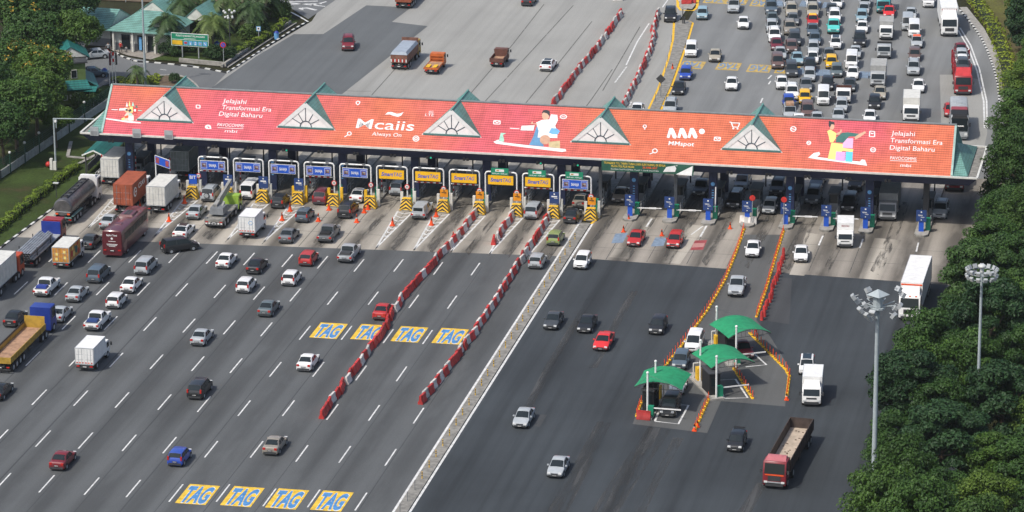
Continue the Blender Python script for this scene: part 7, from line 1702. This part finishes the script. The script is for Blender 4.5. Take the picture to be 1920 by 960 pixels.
# coconut palms
def palm_mesh(seed, n, L, droop):
    rnd = random.Random(seed); vs = []; fs = []
    for k in range(n):
        th = 2*PI*k/n*2.39996*n/(2*PI)*1.0; el = math.radians(rnd.uniform(5, 75)-(k/n)*45); dirh = Vector((math.cos(th), math.sin(th), 0)); side = Vector((-dirh.y, dirh.x, 0)); ll = L*rnd.uniform(.85, 1.1); P = []; m = 12
        for i in range(m+1):
            t = i/m; P.append(dirh*(ll*(math.cos(el)*t*.95))+V3(0, 0, ll*(math.sin(el)*t-droop*t*t)))
        for i in range(m):
            a_, c = P[i], P[i+1]; t = (i+.5)/m; wl = .85*math.sin(PI*min(1, t*.92+.10))**.7*(L/3.4)
            for sgn in (-1, 1):
                for q_ in range(2):
                    b0 = a_.lerp(c, q_*.5); b1 = a_.lerp(c, q_*.5+.5); tip = b0.lerp(b1, .5)+side*(sgn*wl)+dirh*(.28)+V3(0, 0, -wl*rnd.uniform(.35, .75)); o = len(vs); vs += [b0, b1, tip]; fs.append((o, o+1, o+2))
            o = len(vs); vs += [a_+side*.035, a_-side*.035, c-side*.03, c+side*.03]; fs.append((o, o+1, o+2, o+3))
    me = bpy.data.meshes.new('fronds'); me.from_pydata([tuple(v) for v in vs], [], fs); me.materials.append(PALM); me.update(); return me
PMs = [palm_mesh(5+i, 32, 3.5, .82) for i in range(2)]; PS = palm_mesh(9, 18, 2.2, .75)
def palm(px, py, H, lab, k=1., me=None, lean=0.):
    p = at(px, py); t = thing('coconut_palm' if me is None else 'small_palm', lab, 'palm', (p.x, p.y, 0), px*.7, 'palms'); b = MB()
    for i in range(6): b.tube((lean*(i/6)**2, 0, H*i/6), (lean*((i+1)/6)**2, 0, H*(i+1)/6), .2-.012*i, .19-.012*i, 8)
    b.build('trunk', PALMBARK, t, 60); o = link('fronds', me or PMs[px % 2], t); o.location = (lean, 0, H-.05); o.scale = (k, k, k)
    b = MB()
    for i in range(6): b.sphere((lean+.22*math.cos(i), .22*math.sin(i), H-.25), .14, nu=6, nv=4)
    b.build('coconuts', SHRUB, t)
for px, py, H, lab in ((314, 97, 5.0, 'coconut palm beside the service building, left of the direction sign'), (400, 94, 4.7, 'coconut palm right behind the direction sign'), (470, 64, 4.4, 'coconut palm on the open lawn beside the hedge'), (345, 68, 5.6, 'coconut palm behind the direction sign, above its panel'), (372, 56, 6.0, 'tall coconut palm at the upper edge above the direction sign'), (425, 62, 5.6, 'coconut palm at the upper edge by the globe lamp'), (496, 42, 5.4, 'slender coconut palm at the upper end of the hedge'), (508, 34, 5.8, 'slender coconut palm at the upper edge beside its twin'), (452, 38, 5.6, 'coconut palm at the upper edge behind the open lawn')):
    palm(px, py, H, lab)
palm(258, 162, 2.6, 'small feathery palm in the planted island by the flagpoles', 1., PS)

# ------------------------------------------------------------------ service building and office
def gable_roof(t, x0, x1, y0, y1, ze, zr, axis='x', mat=TEALROOF, over=.6, white=True):
    b = MB()
    if axis == 'x':
        ym = (y0+y1)/2; b.prism([(x0-over, y0-over, ze), (x1+over, y0-over, ze), (x1+over, ym, zr), (x0-over, ym, zr)], (0, 0, -.1)); b.prism([(x1+over, y1+over, ze), (x0-over, y1+over, ze), (x0-over, ym, zr), (x1+over, ym, zr)], (0, 0, -.1))
        ends = [[(x, y0-.3, ze+.1), (x, y1+.3, ze+.1), (x, ym, zr-.15)] for x in (x0-over+.12, x1+over-.12)]; dv = (.05, 0, 0)
    else:
        xm = (x0+x1)/2; b.prism([(x0-over, y1+over, ze), (x0-over, y0-over, ze), (xm, y0-over, zr), (xm, y1+over, zr)], (0, 0, -.1)); b.prism([(x1+over, y0-over, ze), (x1+over, y1+over, ze), (xm, y1+over, zr), (xm, y0-over, zr)], (0, 0, -.1))
        ends = [[(x0-.3, y, ze+.1), (x1+.3, y, ze+.1), (xm, y, zr-.15)] for y in (y0-over+.12, y1+over-.12)]; dv = (0, .05, 0)
    b.build('roof', mat, t)
    for e in ends: b = MB(); b.prism(e, dv); b.build('gable_end', WALLW, t)
c = at(262, 97); t = thing('service_building', 'customer service building with teal metal hip and gable roofs', 'building', (c.x, c.y, 0), math.radians(-6))
b = MB(); b.box(-4.2, 4.6, .2, 8, 0, 3.0, 0); b.box(-4.22, 4.62, .17, 8.02, 0, 1.1, 1); b.build('wall', [WALLW, WALLG], t)
b = MB(); b.box(-10.5, -5.2, 1.5, 7.5, 0, 3.0, 0); b.box(-10.52, -5.18, 1.47, 7.52, 0, 1.2, 1); b.build('wall', [WALLW, WALLG], t)
b = MB(); b.box(-5.15, -4.25, 2.2, 7, 0, 2.9); b.build('passage', DGREY, t)
b = MB(); h = 5.2; x0, x1, y0, y1, ze = -5.0, 5.4, -.8, 8.8, 3.0
b.add([(x0, y0, ze), (x1, y0, ze), (x1, y1, ze), (x0, y1, ze), (-1.2, 4, h), (1.8, 4, h)], [(0, 1, 5, 4), (1, 2, 5), (2, 3, 4, 5), (3, 0, 4), (0, 3, 2, 1)]); b.build('roof', TEALROOF, t)
gable_roof(t, -10.6, -5.4, .9, 7.9, 3.0, 5.0, 'x'); gable_roof(t, -4, 1.5, 8.5, 14, 3.2, 5.6, 'y'); gable_roof(t, 4.2, 7.5, 8, 13, 3.2, 5.2, 'y')
b = MB(); b.prism([(1.6, .6, 3.75), (5.0, .6, 3.75), (3.3, .6, 5.1)], (0, .1, 0)); b.build('gable_end', WALLW, t); b = MB(); b.prism([(1.4, .4, 3.75), (3.3, .4, 5.2), (3.3, 4.0, 5.2), (1.4, 4, 3.75)], (0, 0, -.08)); b.prism([(3.3, .4, 5.2), (5.2, .4, 3.75), (5.2, 4, 3.75), (3.3, 4, 5.2)], (0, 0, -.08)); b.build('roof', TEALROOF, t)
b = MB()
for i in range(1, 6): a_ = PI*i/6; b.bar((3.3+.3*math.cos(a_), .57, 3.85+.3*math.sin(a_)), (3.3+.95*math.cos(a_), .57, 3.85+.78*math.sin(a_)), .05, .05)
b.build('fan_tracery', DKTRIM, t)
for x, w_ in ((-2.2, 1.3), (.2, 1.1), (1.8, 1.0)): b = MB(); b.box(x-w_/2, x+w_/2, .1, .19, .25, 2.4); b.build('door', GLASS, t)
for x in (-3.9, -.9, 1.1, 2.6): b = MB(); b.box(x-.15, x+.15, -.5, -.2, 0, 3.0); b.build('pillar', WALLW, t)
b = MB(); b.box(.0, .4, -.12, .0, .3, 2.2); b.build('notice_panel', LBLUE, t)
p = at(236, 4); t2 = thing('roof_mast', 'thin pale mast behind the service building roof', 'mast', (p.x, p.y, 0)); b = MB(); b.tube((0, 0, 0), (0, 0, 8), .06, n=6); b.build('pole', LGREY, t2)
# office, two storeys under the trees
c = at(147, 196); t = thing('office_building', 'two-storey olive office building with dark teal awnings under the trees', 'building', (c.x, c.y, 0), math.radians(24))
b = MB(); b.box(-9, 1.2, .3, 7, 0, 5.8, 0); b.build('wall', WALLO, t); b = MB(); b.box(-9.3, 1.5, .0, 7.3, 5.8, 6.0); b.build('roof_slab', DGREY, t)
b = MB(); b.prism([(-9.4, -1.3, 2.5), (1.8, -1.3, 2.5), (1.3, .28, 3.4), (-9.2, .28, 3.4)], (0, 0, -.08)); b.prism([(1.22, .3, 3.4), (2.9, -.6, 2.5), (2.9, 6.8, 2.5), (1.22, 6.8, 3.4)], (0, 0, -.08)); b.build('awning', TEALDK, t)
for i in range(7): b = MB(); x = -8.2+1.3*i; b.box(x-.42, x+.42, .24, .3, 3.7, 4.9, 0); b.box(x-.36, x+.36, .22, .24, 3.78, 4.82, 1); b.build('window', [OFFWHITE, GLASS], t)
for i in range(3): b = MB(); y = 1.4+1.9*i; b.box(1.2, 1.26, y-.6, y+.6, 3.7, 4.9, 0); b.box(1.26, 1.28, y-.5, y+.5, 3.8, 4.8, 1); b.build('window', [OFFWHITE, GLASS], t)
for x in (-1.8, -.7, .4): b = MB(); b.box(x-.42, x+.42, -.1, .28, .7, 1.4, 0); b.tube((x, -.1, 1.05), (x, -.12, 1.05), .27, n=12, mi=1); b.build('air_conditioner', [OFFWHITE, DGREY], t)
gable_roof(t, -2.5, 1.5, 3, 7, 6.0, 7.6, 'y', TEALDK)
c = at(130, 196); t = thing('covered_walkway', 'low dark teal roofed walkway beside the office', 'walkway roof', (c.x, c.y, 0), math.radians(3)); b = MB(); b.prism([(-4.5, -.7, 2.2), (4.0, -.7, 2.2), (4.0, .6, 2.6), (-4.5, .6, 2.6)], (0, 0, -.1)); b.build('roof', TEALDK, t)
for x in (-4, -1.5, 1, 3.6): b = MB(); b.box(x-.06, x+.06, -.5, -.38, 0, 2.25); b.build('post', LGREY, t)
c = at(158, 96); t = thing('roofed_annex', 'second small building with a white fan gable beside the office', 'building', (c.x, c.y-6, 0), math.radians(24)); b = MB(); b.box(-2, 2, 0, 4, 0, 3.6); b.build('wall', WALLG, t); gable_roof(t, -2, 2, 0, 4, 3.6, 5.2, 'y', TEALDK)

# ------------------------------------------------------------------ people
def person(px, py, h, rz, top, legs, lab, skin=SKIN, stride=.1, arm=.18):
    p = at(px, py); J = [(0, 0, .95, .13), (0, 0, 1.15, .125), (0, 0, 1.38, .14), (0, 0, 1.50, .06), (0, .01, 1.62, .095), (0, .01, 1.72, .07)]
    E_ = [(0, 1), (1, 2), (2, 3), (3, 4), (4, 5)]
    for s in (-1, 1):
        i = len(J); J += [(s*.10, 0, .90, .095), (s*.11, s*stride+.03, .50, .068), (s*.11, s*stride-.02, .09, .048), (s*.11, s*stride+.14, .045, .04)]; E_ += [(0, i), (i, i+1), (i+1, i+2), (i+2, i+3)]
        i = len(J); J += [(s*.20, 0, 1.40, .06), (s*(.20+arm), .0, 1.13, .045), (s*(.20+arm*.9), .12, .90, .036), (s*(.20+arm*.88), .16, .82, .034)]; E_ += [(2, i), (i, i+1), (i+1, i+2), (i+2, i+3)]
    me = bpy.data.meshes.new('person'); me.from_pydata([j[:3] for j in J], E_, []); o = bpy.data.objects.new('person', me); COL.objects.link(o)
    md = o.modifiers.new('Skin', 'SKIN'); md.use_smooth_shade = True
    for v, j in zip(me.skin_vertices[0].data, J): v.radius = (j[3], j[3])
    me.skin_vertices[0].data[0].use_root = True
    o.modifiers.new('Sub', 'SUBSURF').levels = 1; dg = bpy.context.evaluated_depsgraph_get(); dg.update(); nm = bpy.data.meshes.new_from_object(o.evaluated_get(dg)); bpy.data.objects.remove(o)
    for m in (top, legs, skin, DKHAIR, KBLACK): nm.materials.append(m)
    for f in nm.polygons:
        c_ = f.center
        f.material_index = 3 if c_.z > 1.68 or (c_.z > 1.58 and c_.y < -.02) else 2 if c_.z > 1.46 or (abs(c_.x) > .22 and c_.z < 1.12) else 0 if c_.z > .93 else 1 if c_.z > .08 else 4
    o = link('person', nm); o.location = (p.x, p.y, .02); o.rotation_euler = (0, 0, rz); k = h/1.78; o.scale = (k, k, k); tag(o, lab, 'person'); return o
person(203.5, 101, 1.75, .3, LGREY, KBLACK, 'person in a grey striped shirt and dark trousers on the forecourt', stride=.12)
person(226.5, 99, 1.72, -.5, RED, KBLACK, 'person in a red top and dark trousers with a child beside them')
person(237, 99.5, 1.05, .2, LGREY, DGREY, 'small child in a pale top beside the person in red', arm=.1)
person(167.5, 160, 1.7, 2.4, KBLACK, KBLACK, 'person in black clothes standing beside the office')
person(1417, 632, 1.65, 0, ORNG, RED, 'person in bright orange work clothes at the farthest kiosk divider row')
# ------------------------------------------------------------------ camera, light, render
cd = bpy.data.cameras.new('camera'); co = bpy.data.objects.new('camera', cd); COL.objects.link(co)
cd.sensor_fit = 'HORIZONTAL'; cd.sensor_width = 36.0; cd.lens = FPX/1920*36.0; cd.clip_start = 5.0; cd.clip_end = 4000
co.matrix_world = Matrix(((_r.x, _u.x, -_f.x, CAM.x), (_r.y, _u.y, -_f.y, CAM.y), (_r.z, _u.z, -_f.z, CAM.z), (0, 0, 0, 1)))
SC.camera = co
EL, AZ = math.radians(54), math.radians(-143)     # AZ: compass bearing of the sun from +Y, clockwise
sd = Vector((math.sin(AZ)*math.cos(EL), math.cos(AZ)*math.cos(EL), math.sin(EL)))
sl_ = bpy.data.lights.new('sun', 'SUN'); sl_.energy = 3.2; sl_.angle = math.radians(1.6); sl_.color = (1.0, .955, .88)
so = bpy.data.objects.new('sun', sl_); COL.objects.link(so); so.rotation_euler = (-sd).to_track_quat('-Z', 'Y').to_euler(); so.location = (0, 0, 200)
w = bpy.data.worlds.new('World'); SC.world = w; w.use_nodes = True; nt = w.node_tree
bg = nt.nodes['Background']; sk = nt.nodes.new('ShaderNodeTexSky'); sk.sky_type = 'NISHITA'; sk.sun_disc = False; sk.sun_elevation = EL; sk.sun_rotation = AZ
sk.air_density = 1.0; sk.dust_density = 3.0; sk.ozone_density = 1.0
nt.links.new(sk.outputs[0], bg.inputs[0]); bg.inputs[1].default_value = .15
hz = bpy.data.materials.new('haze'); hz.use_nodes = True; ht = hz.node_tree; ht.nodes.remove(ht.nodes['Principled BSDF'])
pv = ht.nodes.new('ShaderNodeVolumePrincipled'); pv.inputs['Color'].default_value = (.88, .92, .96, 1); pv.inputs['Density'].default_value = .000045; pv.inputs['Anisotropy'].default_value = .2
ht.links.new(pv.outputs[0], ht.nodes['Material Output'].inputs['Volume'])
b = MB(); b.box(-800, 800, -520, 1000, -1.2, 150); ho = b.build('haze', hz); ho['kind'] = 'stuff'
SC.view_settings.view_transform = 'Standard'; SC.view_settings.look = 'None'; SC.view_settings.exposure = 0.16; SC.view_settings.gamma = 1.0; SC.view_settings.use_curve_mapping = False
SC.render.engine = 'CYCLES'; cy = SC.cycles; cy.use_denoising = True; cy.denoiser = 'OPENIMAGEDENOISE'; cy.denoising_input_passes = 'RGB_ALBEDO_NORMAL'; cy.max_bounces = 5; cy.diffuse_bounces = 3; cy.glossy_bounces = 2; cy.transmission_bounces = 2; cy.transparent_max_bounces = 4; cy.caustics_reflective = False; cy.caustics_refractive = False
SC.render.resolution_x, SC.render.resolution_y = 1024, 512
